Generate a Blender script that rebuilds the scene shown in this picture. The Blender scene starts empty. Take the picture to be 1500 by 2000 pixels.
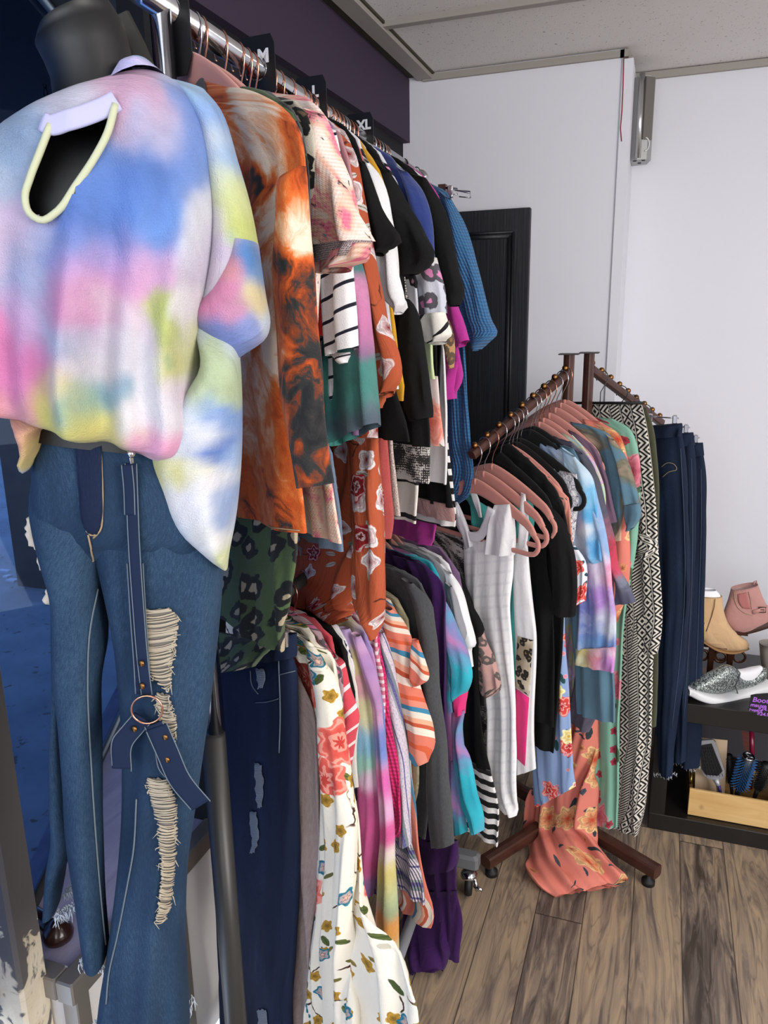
import bpy, math, random
import numpy as np
from mathutils import Vector, Matrix, noise as mnoise
from mathutils.bvhtree import BVHTree

C = bpy.context.scene.collection
sc = bpy.context.scene
PI = math.pi
random.seed(4)

# ------------------------------------------------------------------ camera
FPX = 1502.0
RC = np.array([[0.94177182, 0.06635994, -0.3296395],
               [0.33582557, -0.23501717, 0.91213383],
               [-0.0169418, -0.96972331, -0.24361791]])      # photo axes (right, down, forward) to room axes
CAM = np.array([0.0, 0.0, 1.6])
cd = bpy.data.cameras.new('camera'); cam = bpy.data.objects.new('camera', cd); C.objects.link(cam)
cd.sensor_fit = 'VERTICAL'; cd.sensor_height = 36.0; cd.lens = FPX * 36.0 / 2000.0
cd.clip_start = 0.05
_m = Matrix([[RC[0][0], -RC[0][1], -RC[0][2], 0], [RC[1][0], -RC[1][1], -RC[1][2], 0], [RC[2][0], -RC[2][1], -RC[2][2], 0], [0, 0, 0, 1]])
cam.matrix_world = Matrix.Translation(Vector(CAM)) @ _m
sc.camera = cam

# ------------------------------------------------------------------ world, lights, exposure
w = bpy.data.worlds.new('sky'); sc.world = w; w.use_nodes = True
bg = w.node_tree.nodes['Background']; bg.inputs[0].default_value = (0.62, 0.76, 1.0, 1); bg.inputs[1].default_value = 3.0
def area(name, loc, target, sx, sy, power, col):
    l = bpy.data.lights.new(name, 'AREA'); l.shape = 'RECTANGLE'; l.size = sx; l.size_y = sy; l.energy = power; l.color = col
    o = bpy.data.objects.new(name, l); C.objects.link(o); o.location = loc
    d = Vector(target) - Vector(loc); o.rotation_euler = d.to_track_quat('-Z', 'Y').to_euler()
    return o
area('shopfront_daylight', (2.3, -0.3, 1.55), (-0.5, 1.5, 1.0), 1.4, 1.5, 66, (1.0, 0.97, 0.93))
area('rear_shopfront_daylight', (0.1, -1.9, 1.75), (-0.3, 2.0, 1.1), 2.0, 1.4, 38, (0.93, 0.96, 1.0))
area('ceiling_lamp', (1.3, 1.3, 2.36), (1.3, 1.3, 0), 0.6, 1.2, 12, (1.0, 0.97, 0.92))
sc.view_settings.view_transform = 'Standard'
sc.view_settings.look = 'None'
sc.view_settings.exposure = 0.10
sc.view_settings.gamma = 1.0
sc.view_settings.use_curve_mapping = False
sc.cycles.use_denoising = True
sc.cycles.max_bounces = 8
sc.cycles.transparent_max_bounces = 12

# ------------------------------------------------------------------ geometry helpers
def ray(px, py):
    r = RC @ np.array([px - 750.0, py - 1000.0, FPX]); return r / np.linalg.norm(r)
def on(px, py, axis, val):
    r = ray(px, py); i = 'xyz'.index(axis); return CAM + (val - CAM[i]) / r[i] * r
class Plane:                                              # an upright plane through o (x, y) that runs along u
    def __init__(s, o, ang=None, u=None):
        s.o = np.array(o, float)
        s.u = np.array([math.cos(ang), math.sin(ang)]) if u is None else np.array(u, float)
        s.u /= np.linalg.norm(s.u); s.n = np.array([s.u[1], -s.u[0]])     # n looks towards the shopper
        s.U = np.array([s.u[0], s.u[1], 0.0]); s.N = np.array([s.n[0], s.n[1], 0.0])
    def pt(s, px, py):
        r = ray(px, py); t = s.n @ (s.o - CAM[:2]) / (s.n @ r[:2]); p = CAM + t * r
        if p[2] < 0.012:
            p = CAM + (0.012 - CAM[2]) / r[2] * r          # cloth that reaches the floor lies on it
        return p
    def uz(s, p): return np.array([(p[:2] - s.o) @ s.u, p[2]])
    def mirror(s, p):
        a = (p[:2] - s.o) @ s.u; q = p.copy(); q[:2] -= (a + min(a, 0.19)) * s.u; return q
    def at(s, u, z): return np.array([s.o[0] + s.u[0] * u, s.o[1] + s.u[1] * u, z])

def near(pl, x, y, d):                                     # the spot on the same line of sight, d metres nearer
    p = pl.pt(x, y); r = ray(x, y); return p - r * d
def tag(o, label=None, cat=None, group=None, kind=None):
    if label: o['label'] = label
    if cat: o['category'] = cat
    if group: o['group'] = group
    if kind: o['kind'] = kind
    return o
def empty(name, loc, label, cat, group=None):
    o = bpy.data.objects.new(name, None); C.objects.link(o); o.location = loc; o.empty_display_size = 0.05
    return tag(o, label, cat, group)
def base_of(parent):
    return np.array(parent['_org']) if parent is not None else None
def mk(name, V, F, mat, parent=None, org=None, smooth=True, uv=None, vcol=None):
    V = np.asarray(V, float)
    if parent is not None: org = ORG[parent]
    elif org is None: org = np.array([V[:, 0].mean(), V[:, 1].mean(), V[:, 2].min()])
    org = np.asarray(org, float)
    me = bpy.data.meshes.new(name); me.from_pydata((V - org).tolist(), [], F)
    if uv is not None:
        lay = me.uv_layers.new(name='UVMap'); idx = np.zeros(len(me.loops), dtype=np.int32); me.loops.foreach_get('vertex_index', idx)
        lay.data.foreach_set('uv', np.asarray(uv)[idx].astype(np.float32).ravel())
    if vcol is not None:
        a = me.color_attributes.new('dye', 'FLOAT_COLOR', 'POINT')
        a.data.foreach_set('color', np.c_[vcol, np.ones(len(vcol))].astype(np.float32).ravel())
    if smooth: me.polygons.foreach_set('use_smooth', [True] * len(me.polygons))
    if mat is not None: me.materials.append(mat)
    me.update()
    o = bpy.data.objects.new(name, me); C.objects.link(o)
    if parent is not None: o.parent = parent
    else: o.location = org
    ORG[o] = org
    return o
class _Org(dict):
    def __getitem__(s, o):
        k = o.name
        if k not in s: return np.array(o.location)
        return dict.__getitem__(s, k)
    def __setitem__(s, o, v): dict.__setitem__(s, o.name, v)
ORG = _Org()

def catmull(P, n):
    P = np.asarray(P, float)
    if len(P) == 1: return np.repeat(P, n, 0)
    d = np.r_[0, np.cumsum(np.maximum(1e-6, np.linalg.norm(np.diff(P, axis=0), axis=1)))]
    t = np.linspace(0, d[-1], n); out = np.zeros((n, P.shape[1]))
    # monotone-limited tangents keep outlines from overshooting
    s = np.diff(P, axis=0) / np.diff(d)[:, None]
    T = np.zeros_like(P); T[0] = s[0]; T[-1] = s[-1]
    for i in range(1, len(P) - 1):
        T[i] = (s[i - 1] * (d[i + 1] - d[i]) + s[i] * (d[i] - d[i - 1])) / (d[i + 1] - d[i - 1])
    for k, x in enumerate(t):
        i = min(len(P) - 2, max(0, np.searchsorted(d, x) - 1)); h = d[i + 1] - d[i]; q = (x - d[i]) / h
        out[k] = (2*q**3 - 3*q**2 + 1) * P[i] + (q**3 - 2*q**2 + q) * h * T[i] + (-2*q**3 + 3*q**2) * P[i + 1] + (q**3 - q**2) * h * T[i + 1]
    return out
def lin(c):
    if isinstance(c, str):
        c = c.lstrip('#'); c = [int(c[i:i + 2], 16) / 255 for i in (0, 2, 4)]
    return tuple(x / 12.92 if x <= 0.04045 else ((x + 0.055) / 1.055) ** 2.4 for x in c)

def dye_colours(V, pl, blobs, base, seed=0.0, warp=0.03, du=0.0):
    """soft dye spots: blobs = (px, py, radius px, colour) laid out on the garment's own plane"""
    uzs = np.c_[(V[:, :2] - pl.o) @ pl.u, V[:, 2]]
    ws = np.array([mnoise.noise_vector(Vector((a * 9, b * 9, seed)))[:2] for a, b in uzs]) * warp
    ws += np.array([mnoise.noise_vector(Vector((a * 30, b * 20, seed + 5)))[:2] for a, b in uzs]) * warp * 0.6
    ws += np.array([mnoise.noise_vector(Vector((a * 75, b * 55, seed + 8)))[:2] for a, b in uzs]) * warp * 0.22
    q = uzs + ws
    W = np.full(len(V), 0.02); col = np.outer(W, lin(base))
    for px, py, r, c in blobs:
        p = pl.pt(px, py); rr = r / FPX * np.linalg.norm(p - CAM); uz = pl.uz(p) + np.array([du, 0.0])
        g = np.exp(-((q - uz) ** 2).sum(1) / (0.62 * rr * rr)) * 1.0
        W = W + g; col = col + np.outer(g, lin(c))
    return col / W[:, None]

def strip(name, pl, rows, mat, parent=None, th=0.012, n=40, step=0.014, fold=0.0075, ffreq=5.0, seed=None, off=0.0,
          blobs=None, base=None, org=None, cap=True, capb=False, grow=True, sup=0.62, warp=0.03, cut=None, bulge=None, raw=False):
    """cloth tube: rows are (right x, right y) mirrored about the hanger or (left x, left y, right x, right y)"""
    if seed is None: seed = random.random() * 50
    L, R = [], []
    for r in rows:
        if len(r) == 2:
            b = pl.pt(*r); a = pl.mirror(b)
        else:
            a = pl.pt(r[0], r[1]); b = pl.pt(r[2], r[3])
        L.append(a); R.append(b)
    L, R = np.array(L), np.array(R)
    ths = np.array(th if hasattr(th, '__len__') else [th] * len(rows), float)
    if name not in FLUSH and len(rows) > 2: ths[0] *= 0.35
    P = np.c_[L, R]
    length = np.linalg.norm(np.diff((L + R) / 2, axis=0), axis=1).sum()
    m = int(max(6, min(160, length / step)))
    Q = catmull(np.c_[P, ths], m); L, R, ths = Q[:, :3], Q[:, 3:6], np.maximum(0.0008, Q[:, 6])
    mid = (L + R) / 2; half = (R - L) / 2; hw = np.maximum(1e-4, np.linalg.norm(half, axis=1))
    vlen = np.r_[0, np.cumsum(np.linalg.norm(np.diff(mid, axis=0), axis=1))]
    tang = np.gradient(mid, axis=0) if m > 1 else np.array([[0, 0, -1.0]])
    # the outline of a thick cloth seen at an angle stays where the flat outline would be
    dv = mid - CAM; dv /= np.linalg.norm(dv, axis=1)[:, None]; hd = half / hw[:, None]
    if name in NOCOMP: hd0 = 0.0
    else: hd0 = 1.0
    nn = np.array([pl.N] * m); cosn = np.maximum(0.2, -(dv * nn).sum(1)); sid = (dv * hd).sum(1) * hd0; tn = np.abs(sid) / cosn
    ths = np.minimum(ths, 0.85 * hw / np.maximum(tn, 1e-3))
    shr = np.sqrt(np.maximum(0.12, 1 - (ths * tn / hw) ** 2)); half = half * shr[:, None]; hw = hw * shr
    mid = mid + hd * (-(off / cosn) * sid)[:, None]
    du = float(np.mean(-((off + 0.7 * ths) / cosn) * sid))
    V, UV = [], []
    phi = np.linspace(0, 2 * PI, n, endpoint=False) + PI
    cs, sn = np.cos(phi), np.sin(phi)
    S = np.sign(cs) * np.abs(cs) ** sup; T = np.sign(sn) * np.abs(sn) ** 0.75
    for i in range(m):
        nrm = np.cross(half[i] / hw[i], tang[i]); l = np.linalg.norm(nrm)
        nrm = pl.N if l < 1e-9 else nrm / l
        if nrm @ (CAM - mid[i]) < 0: nrm = -nrm
        f = i / max(1, m - 1); amp = fold * (min(1.0, 0.15 + 1.5 * f) if grow else 1.0)
        lat = S * hw[i]
        wav = np.sin(lat * 2 * PI * ffreq / 0.25 + seed + 0.8 * math.sin(f * 3 + seed)) * 0.6 + np.sin(lat * 2 * PI * ffreq * 1.7 / 0.25 + seed * 2.3 + f * 2.2) * 0.4
        wav = wav * amp
        wav += amp * 0.45 * np.array([mnoise.noise(Vector((a * 26 + seed, vlen[i] * 11, seed + 9))) for a in lat])
        wav += amp * 0.8 * np.array([mnoise.noise(Vector((a * 9 + seed, vlen[i] * 5, seed))) for a in lat])
        bl = 0 if bulge is None else bulge(f, S)
        P3 = mid[i][None, :] + np.outer(S, half[i]) + np.outer(T * ths[i] + wav + off + bl, nrm)
        arc = np.r_[0, np.cumsum(np.linalg.norm(np.diff(P3, axis=0), axis=1))]; V.append(P3); UV.append(np.c_[arc - arc[(3 * n) // 4 if False else n // 4], np.full(n, -vlen[i])])
    V = np.concatenate(V); UV = np.concatenate(UV)
    V[:, 2] = np.maximum(V[:, 2], 0.004)
    F = []
    for i in range(m - 1):
        for k in range(n):
            k2 = (k + 1) % n; F.append((i * n + k, i * n + k2, (i + 1) * n + k2, (i + 1) * n + k))
    if cut is not None:
        F = [fc for fc in F if not cut(V[list(fc)].mean(0))]
    if cap: F.append(tuple(range(n)))
    if capb: F.append(tuple((m - 1) * n + k for k in reversed(range(n))))
    vc = dye_colours(V, pl, blobs, base, seed, warp, du) if blobs else None
    if parent is None and org is None: org = np.array([pl.o[0], pl.o[1], V[:, 2].min()])
    o = mk(name, V, F, mat, parent, org, True, UV, vc)
    BVH[o.name] = (V, F)
    return o
FLUSH = ('cuff', 'hem_band', 'striped_panel', 'floral_panel', 'waistband', 'leopard_sleeve', 'mesh_cuff', 'cuff_edge', 'mannequin_form', 'neck', 'tie_dye_top', 'ripped_jeans', 'cuff_panel', 'slip_on_shoe', 'insole', 'stuffing', 'trouser_leg', 'lace_trim', 'sole', 'upper', 'toe', 'tan_ankle_boot', 'pink_ankle_boot', 'grey_leather_boot')
NOCOMP = ('slip_on_shoe', 'insole', 'sole', 'upper', 'toe')
BVH = {}
def surf(o, px, py, lift=0.002):
    """the point of a built surface that lies under a spot of the photograph"""
    V, F = BVH[o.name]
    if not hasattr(surf, 'c'): surf.c = {}
    if o.name not in surf.c: surf.c[o.name] = BVHTree.FromPolygons([tuple(v) for v in V], F)
    r = ray(px, py); h = surf.c[o.name].ray_cast(Vector(CAM), Vector(r))
    if h[0] is None:
        h = surf.c[o.name].find_nearest(Vector(CAM + r * np.linalg.norm(np.mean(V, 0) - CAM)))
    p = np.array(h[0]); nn = np.array(h[1])
    if nn @ r > 0: nn = -nn
    return p + nn * lift * 0.7 - r * lift * 0.3
def patch(name, o, rows, mat, parent, nu=10, nv=14, lift=0.003, jag=0.0, seed=1):
    """a piece of cloth sewn onto a surface, rows (left x, left y, right x, right y)"""
    rnd = random.Random(seed)
    Q = catmull(np.array(rows, float), nv); top, bot, UV = [], [], []
    for j in range(nv):
        a, b = Q[j, :2], Q[j, 2:]
        for i in range(nu):
            t = i / (nu - 1); p = a * (1 - t) + b * t
            if i in (0, nu - 1): p = p + np.array([rnd.uniform(-jag, jag), 0])
            if j in (0, nv - 1): p = p + np.array([0, rnd.uniform(-jag, jag)])
            q = surf(o, p[0], p[1], lift); top.append(q)
            UV.append((t * 0.05, -j / nv * 0.1))
    top = np.array(top); d = np.linalg.norm(top - CAM, axis=1)[:, None]; bot = top + (top - CAM) / d * 0.0025
    V = np.r_[top, bot]; N = nu * nv; F = []
    for j in range(nv - 1):
        for i in range(nu - 1):
            a = j * nu + i; F.append((a, a + 1, a + nu + 1, a + nu)); F.append((N + a, N + a + nu, N + a + nu + 1, N + a + 1))
    ring = [i for i in range(nu)] + [j * nu + nu - 1 for j in range(1, nv)] + [(nv - 1) * nu + i for i in range(nu - 2, -1, -1)] + [j * nu for j in range(nv - 2, 0, -1)]
    for a, b in zip(ring, ring[1:] + ring[:1]): F.append((a, N + a, N + b, b))
    # true size for the pattern
    sx = np.linalg.norm(top[nu - 1] - top[0]) / 0.05; sy = np.linalg.norm(top[(nv - 1) * nu] - top[0]) / 0.1
    UV = np.array(UV + UV) * np.array([sx, sy])
    return mk(name, V, F, mat, parent, None, True, UV)

class MB:                                                  # gathers simple shapes into one mesh
    def __init__(s): s.V = []; s.F = []
    def add(s, V, F):
        k = len(s.V); s.V += [tuple(v) for v in V]; s.F += [tuple(i + k for i in f) for f in F]; return s
    def box(s, a, b, rz=0.0, bev=0.0):
        a, b = np.minimum(a, b), np.maximum(a, b); c = (a + b) / 2; h = (b - a) / 2
        if bev <= 0 or min(h) <= bev * 1.01:
            V = [c + h * np.array(q) for q in ((-1,-1,-1),(1,-1,-1),(1,1,-1),(-1,1,-1),(-1,-1,1),(1,-1,1),(1,1,1),(-1,1,1))]
            F = [(0,3,2,1),(4,5,6,7),(0,1,5,4),(1,2,6,5),(2,3,7,6),(3,0,4,7)]
        else:
            V = []; F = []; e = bev
            for z, ins in ((-h[2], e), (-h[2] + e, 0), (h[2] - e, 0), (h[2], e)):
                x, y = h[0] - ins, h[1] - ins
                for q in ((-x + e, -y), (x - e, -y), (x, -y + e), (x, y - e), (x - e, y), (-x + e, y), (-x, y - e), (-x, -y + e)):
                    V.append(c + np.array([q[0], q[1], z]))
            for k in range(3):
                for i in range(8): F.append((k*8 + i, k*8 + (i+1) % 8, k*8 + 8 + (i+1) % 8, k*8 + 8 + i))
            F.append(tuple(range(7, -1, -1))); F.append(tuple(range(24, 32)))
        V = np.array(V)
        if rz:
            d = V - c; V = c + np.c_[d[:, 0]*math.cos(rz) - d[:, 1]*math.sin(rz), d[:, 0]*math.sin(rz) + d[:, 1]*math.cos(rz), d[:, 2]]
        return s.add(V, F)
    def tube(s, pts, r, k=10, flat=None, up=None, closed=False):
        """round tube, or a band when flat = (half width, half thickness) per point or one pair"""
        P = np.array(pts, float); m = len(P)
        T = np.gradient(P, axis=0)
        if closed: T = np.roll(P, -1, 0) - np.roll(P, 1, 0)
        T /= np.maximum(1e-9, np.linalg.norm(T, axis=1))[:, None]
        ref = np.array([0, 0, 1.0]) if up is None else np.array(up, float)
        if up is None and abs(T[0] @ ref) > 0.95: ref = np.array([1.0, 0, 0])
        V = []; F = []
        a = None
        for i in range(m):
            if up is not None: b = ref - T[i] * (T[i] @ ref)
            else: b = (ref if a is None else a) - T[i] * (T[i] @ (ref if a is None else a))
            b /= max(1e-9, np.linalg.norm(b)); a = b; c = np.cross(T[i], b)
            ri = r[i] if hasattr(r, '__len__') else r
            fl = None if flat is None else (flat[i] if hasattr(flat[0], '__len__') else flat)
            for j in range(k):
                q = 2 * PI * j / k
                if fl is None: V.append(P[i] + ri * (math.cos(q) * b + math.sin(q) * c))
                else:
                    x, y = math.cos(q), math.sin(q)
                    V.append(P[i] + math.copysign(abs(x) ** 0.5, x) * fl[1] * b + math.copysign(abs(y) ** 0.5, y) * fl[0] * c)
        for i in range(m if closed else m - 1):
            i2 = (i + 1) % m
            for j in range(k): F.append((i*k + j, i*k + (j+1) % k, i2*k + (j+1) % k, i2*k + j))
        if not closed: F.append(tuple(range(k - 1, -1, -1))); F.append(tuple((m-1)*k + j for j in range(k)))
        return s.add(V, F)
    def lathe(s, prof, org, k=24, axis=(0, 0, 1)):
        ax = Vector(axis).normalized(); q = Vector((0, 0, 1)).rotation_difference(ax)
        V = []; F = []; m = len(prof)
        for r, z in prof:
            for j in range(k):
                a = 2 * PI * j / k; v = q @ Vector((r * math.cos(a), r * math.sin(a), z)); V.append(np.array(org) + np.array(v))
        for i in range(m - 1):
            for j in range(k): F.append((i*k + j, i*k + (j+1) % k, (i+1)*k + (j+1) % k, (i+1)*k + j))
        if prof[0][0] > 1e-6: F.append(tuple(range(k - 1, -1, -1)))
        if prof[-1][0] > 1e-6: F.append(tuple((m-1)*k + j for j in range(k)))
        return s.add(V, F)
    def ball(s, c, r, k=14, sc_=(1, 1, 1)):
        prof = [(max(0.0, r * math.sin(PI * i / 8)), -r * math.cos(PI * i / 8)) for i in range(9)]
        n0 = len(s.V); s.lathe(prof, (0, 0, 0), k)
        for i in range(n0, len(s.V)): s.V[i] = tuple(np.array(c) + np.array(s.V[i]) * np.array(sc_))
        return s
    def prism(s, poly, d):                                 # closed outline of 3D points pushed along d
        n = len(poly); V = [np.array(p) for p in poly] + [np.array(p) + np.array(d) for p in poly]
        F = [tuple(range(n)), tuple(range(2*n - 1, n - 1, -1))] + [(i, n + i, n + (i+1) % n, (i+1) % n) for i in range(n)]
        return s.add(V, F)
    def build(s, name, mat, parent=None, org=None, smooth=False, uv=None):
        o = mk(name, np.array(s.V), s.F, mat, parent, org, smooth, uv)
        if smooth == 'auto':
            pass
        return o
def autosmooth(o, deg=40):
    me = o.data; me.polygons.foreach_set('use_smooth', [True] * len(me.polygons))
    me.set_sharp_from_angle(angle=math.radians(deg)) if hasattr(me, 'set_sharp_from_angle') else None
    return o
# ------------------------------------------------------------------ materials
class M:
    def __init__(s, name):
        s.m = bpy.data.materials.new(name); s.m.use_nodes = True; s.t = s.m.node_tree
        s.b = s.t.nodes['Principled BSDF']
        s.tc = s.t.nodes.new('ShaderNodeTexCoord')
    def n(s, ty, **k):
        q = s.t.nodes.new(ty)
        for a, v in k.items(): setattr(q, a, v)
        return q
    def put(s, sock, v):
        if hasattr(v, 'is_linked') or isinstance(v, bpy.types.NodeSocket): s.t.links.new(v, sock)
        elif isinstance(v, str): sock.default_value = (*lin(v), 1)
        elif isinstance(v, (tuple, list)) and len(v) == 3 and sock.type == 'RGBA': sock.default_value = (*v, 1)
        else: sock.default_value = v
    def f(s, op, a, b=None, c=None):
        q = s.n('ShaderNodeMath', operation=op); s.put(q.inputs[0], a)
        if b is not None: s.put(q.inputs[1], b)
        if c is not None: s.put(q.inputs[2], c)
        return q.outputs[0]
    def v(s, op, a, b=None):
        q = s.n('ShaderNodeVectorMath', operation=op); s.put(q.inputs[0], a)
        if b is not None: s.put(q.inputs[1], b)
        return q.outputs[0]
    def uv(s, sx=1.0, sy=None, ox=0.0, oy=0.0, rot=0.0, src='UV'):
        q = s.n('ShaderNodeMapping'); s.t.links.new(s.tc.outputs[src], q.inputs[0])
        q.inputs[1].default_value = (ox, oy, 0); q.inputs[2].default_value = (0, 0, rot)
        q.inputs[3].default_value = (sx, sx if sy is None else sy, sx); return q.outputs[0]
    def xy(s, vec):
        q = s.n('ShaderNodeSeparateXYZ'); s.t.links.new(vec, q.inputs[0]); return q.outputs[0], q.outputs[1], q.outputs[2]
    def comb(s, x, y, z=0.0):
        q = s.n('ShaderNodeCombineXYZ'); s.put(q.inputs[0], x); s.put(q.inputs[1], y); s.put(q.inputs[2], z); return q.outputs[0]
    def noise(s, vec, scale=5.0, detail=3.0, dist=0.0, rough=0.5, col=False):
        q = s.n('ShaderNodeTexNoise'); s.t.links.new(vec, q.inputs['Vector']); q.inputs['Scale'].default_value = scale
        q.inputs['Detail'].default_value = detail; q.inputs['Distortion'].default_value = dist; q.inputs['Roughness'].default_value = rough
        return q.outputs['Color'] if col else q.outputs[0]
    def vor(s, vec, scale=1.0, feature='F1', rand=1.0):
        q = s.n('ShaderNodeTexVoronoi', feature=feature, voronoi_dimensions='2D'); s.t.links.new(vec, q.inputs['Vector'])
        q.inputs['Scale'].default_value = scale; q.inputs['Randomness'].default_value = rand; return q
    def ramp(s, fac, stops, interp='LINEAR'):
        q = s.n('ShaderNodeValToRGB'); s.put(q.inputs[0], fac); r = q.color_ramp; r.interpolation = interp
        while len(r.elements) < len(stops): r.elements.new(0.5)
        for e, (p, c) in zip(r.elements, stops): e.position = p; e.color = (*lin(c), 1) if isinstance(c, str) else (c, c, c, 1)
        return q.outputs[0]
    def mix(s, fac, a, b, mode='MIX'):
        q = s.n('ShaderNodeMix', data_type='RGBA', blend_type=mode); s.put(q.inputs[0], fac); s.put(q.inputs[6], a); s.put(q.inputs[7], b); return q.outputs[2]
    def warp(s, vec, scale, amt):
        nn = s.noise(vec, scale, 3.0, col=True); d = s.v('SUBTRACT', nn, (0.5, 0.5, 0.5))
        q = s.n('ShaderNodeVectorMath', operation='SCALE'); s.t.links.new(d, q.inputs[0]); q.inputs['Scale'].default_value = amt
        return s.v('ADD', vec, q.outputs[0])
    def step(s, a, edge, soft=0.02):                       # 1 where a > edge
        q = s.n('ShaderNodeMapRange', interpolation_type='SMOOTHSTEP'); s.put(q.inputs[0], a)
        q.inputs[1].default_value = edge - soft; q.inputs[2].default_value = edge + soft; return q.outputs[0]
    def done(s, col=None, rough=0.85, metal=0.0, bump=None, bs=0.3, bd=0.004, sheen=0.0, spec=0.5, **k):
        if col is not None: s.put(s.b.inputs['Base Color'], col)
        s.put(s.b.inputs['Roughness'], rough); s.b.inputs['Metallic'].default_value = metal
        s.b.inputs['Specular IOR Level'].default_value = spec
        if sheen: s.b.inputs['Sheen Weight'].default_value = sheen; s.b.inputs['Sheen Roughness'].default_value = 0.5
        if bump is not None:
            q = s.n('ShaderNodeBump'); q.inputs['Strength'].default_value = bs; q.inputs['Distance'].default_value = bd
            s.t.links.new(bump, q.inputs['Height']); s.t.links.new(q.outputs[0], s.b.inputs['Normal'])
        for a, v in k.items(): s.b.inputs[a].default_value = v
        return s.m
    def wrinkle(s, sc_=1.0, weave=700.0):                  # soft creases running down the cloth plus its weave
        a = s.noise(s.uv(14 * sc_, 4.5 * sc_), 1.0, 3.0, 0.6); b = s.noise(s.uv(weave, weave), 1.0, 1.0)
        return s.f('ADD', a, s.f('MULTIPLY', b, 0.12))

def plain(name, c, rough=0.85, metal=0.0, spec=0.5, **k):
    return M(name).done(c, rough, metal, spec=spec, **k)
def cloth(name, c, c2=None, vary=0.35, rough=0.9, sheen=0.15, sc_=1.0, weave=700.0, bs=0.8):
    m = M(name); n = m.noise(m.uv(weave * 0.5, weave * 0.12), 1.0, 2.0)
    m.put(m.b.inputs['Base Color'], m.mix(m.f('MULTIPLY', n, vary), c, c2 or c))
    return m.done(None, rough, sheen=sheen, bump=m.wrinkle(sc_, weave), bs=bs, bd=0.012, spec=0.3)
def dyed(name, sc_=1.0, detail=None, amt=0.0, rough=0.85, weave=600.0, slub=0.12, scale=40.0, sheen=0.1, dim=1.0):
    """cloth whose dye sits in the 'dye' attribute; detail = colour bleeding into it in a fine marbled vein"""
    m = M(name); a = m.n('ShaderNodeAttribute', attribute_name='dye'); col = a.outputs['Color']
    if detail:
        n = m.noise(m.warp(m.uv(scale), 1.4, 1.2), 1.0, 5.0, 0.8, 0.6)
        col = m.mix(m.f('MULTIPLY', m.step(n, 0.56, 0.09), amt), col, detail)
    if dim < 1: col = m.mix(1.0, col, (dim, dim, dim), 'MULTIPLY')
    th = m.noise(m.uv(60, 900), 1.0, 2.0)
    bl = m.noise(m.uv(26, 22), 1.0, 5.0, 0.6, 0.6); col = m.mix(0.5, col, m.ramp(bl, [(0.25, 0.55), (0.75, 1.0)]), 'MULTIPLY')
    col = m.mix(m.f('MULTIPLY', th, slub), col, '#ffffff', 'OVERLAY')
    return m.done(col, rough, bump=m.wrinkle(sc_, weave), bs=0.7, bd=0.012, sheen=sheen, spec=0.3)
def tiedye(name, stops, scale=9.0, dist=1.5, seed=0.0, rough=0.9, second=None):
    m = M(name); n = m.noise(m.warp(m.uv(scale, scale * 0.7, seed, seed * 0.7), 0.9, 1.3), 1.0, 4.0, dist, 0.5)
    k = m.step(n, 0.5, 0.3); col = m.ramp(k, stops)
    if second:
        n2 = m.noise(m.uv(scale * 0.5, scale * 0.4, seed + 9, seed), 1.0, 3.0, 0.8)
        col = m.mix(m.step(n2, 0.55, 0.07), col, second)
    return m.done(col, rough, bump=m.wrinkle(), bs=0.7, bd=0.012, sheen=0.1, spec=0.3)
def leopard(name, bg, spot, mid, scale=26.0, bg2=None, seed=0.0, fat=0.34, rough=0.9, midk=0.42):
    m = M(name); vec = m.warp(m.uv(scale, scale, seed, seed), 2.2, 0.45); vo = m.vor(vec, 1.0, 'F1', 0.85)
    d = vo.outputs['Distance']; g = m.noise(m.uv(scale * 1.3, scale * 1.3, seed + 3, seed), 1.0, 2.0)
    d2 = m.f('ADD', d, m.f('MULTIPLY', m.f('SUBTRACT', g, 0.5), 0.5))
    base = m.mix(m.step(m.noise(m.uv(scale * 0.3), 1.0, 2.0), 0.5, 0.1), bg, bg2 or bg)
    c = m.mix(m.step(d2, fat, 0.02), spot, base)
    c = m.mix(m.step(d2, fat * midk, 0.02), mid, c)
    return m.done(c, rough, bump=m.wrinkle(), bs=0.7, bd=0.012, sheen=0.1, spec=0.3)
def striped(name, stops, period, axis='v', ang=0.0, knit=None, rough=0.9, warpa=0.004, interp='CONSTANT', fleck=None):
    """stops over one repeat; period in metres; axis v = bands across the garment"""
    m = M(name); u = m.uv(1, 1, 0, 0, ang); u = m.warp(u, 9.0, warpa); x, y, _ = m.xy(u)
    t = m.f('FRACT', m.f('DIVIDE', y if axis == 'v' else x, period)); col = m.ramp(t, stops, interp)
    if fleck: col = m.mix(m.f('MULTIPLY', m.step(m.noise(m.uv(500, 160), 1.0, 1.0), 0.55, 0.06), 0.5), col, fleck)
    b = m.wrinkle()
    if knit: b = m.f('ADD', b, m.f('MULTIPLY', m.f('SINE', m.f('MULTIPLY', x, knit)), 0.25))
    return m.done(col, rough, bump=b, bs=0.7, bd=0.012, sheen=0.1, spec=0.3)
def denim(name, dark, mid, light, fade=0.5, scale=1.0, seed=0.0):
    m = M(name); a = m.noise(m.uv(520, 120, seed), 1.0, 3.0); b = m.noise(m.uv(9 * scale, 3 * scale, seed + 2), 1.0, 3.0, 0.5); g = m.noise(m.uv(1100, 1100), 1.0, 1.0)
    t = m.f('ADD', m.f('MULTIPLY', a, 0.28), m.f('ADD', m.f('MULTIPLY', b, fade), m.f('MULTIPLY', g, 0.3)))
    col = m.ramp(t, [(0.3, dark), (0.58, mid), (0.95, light)])
    return m.done(col, 0.85, bump=m.f('ADD', m.wrinkle(0.8, 900.0), m.f('MULTIPLY', a, 0.2)), bs=0.5, bd=0.005, spec=0.25)
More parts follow.
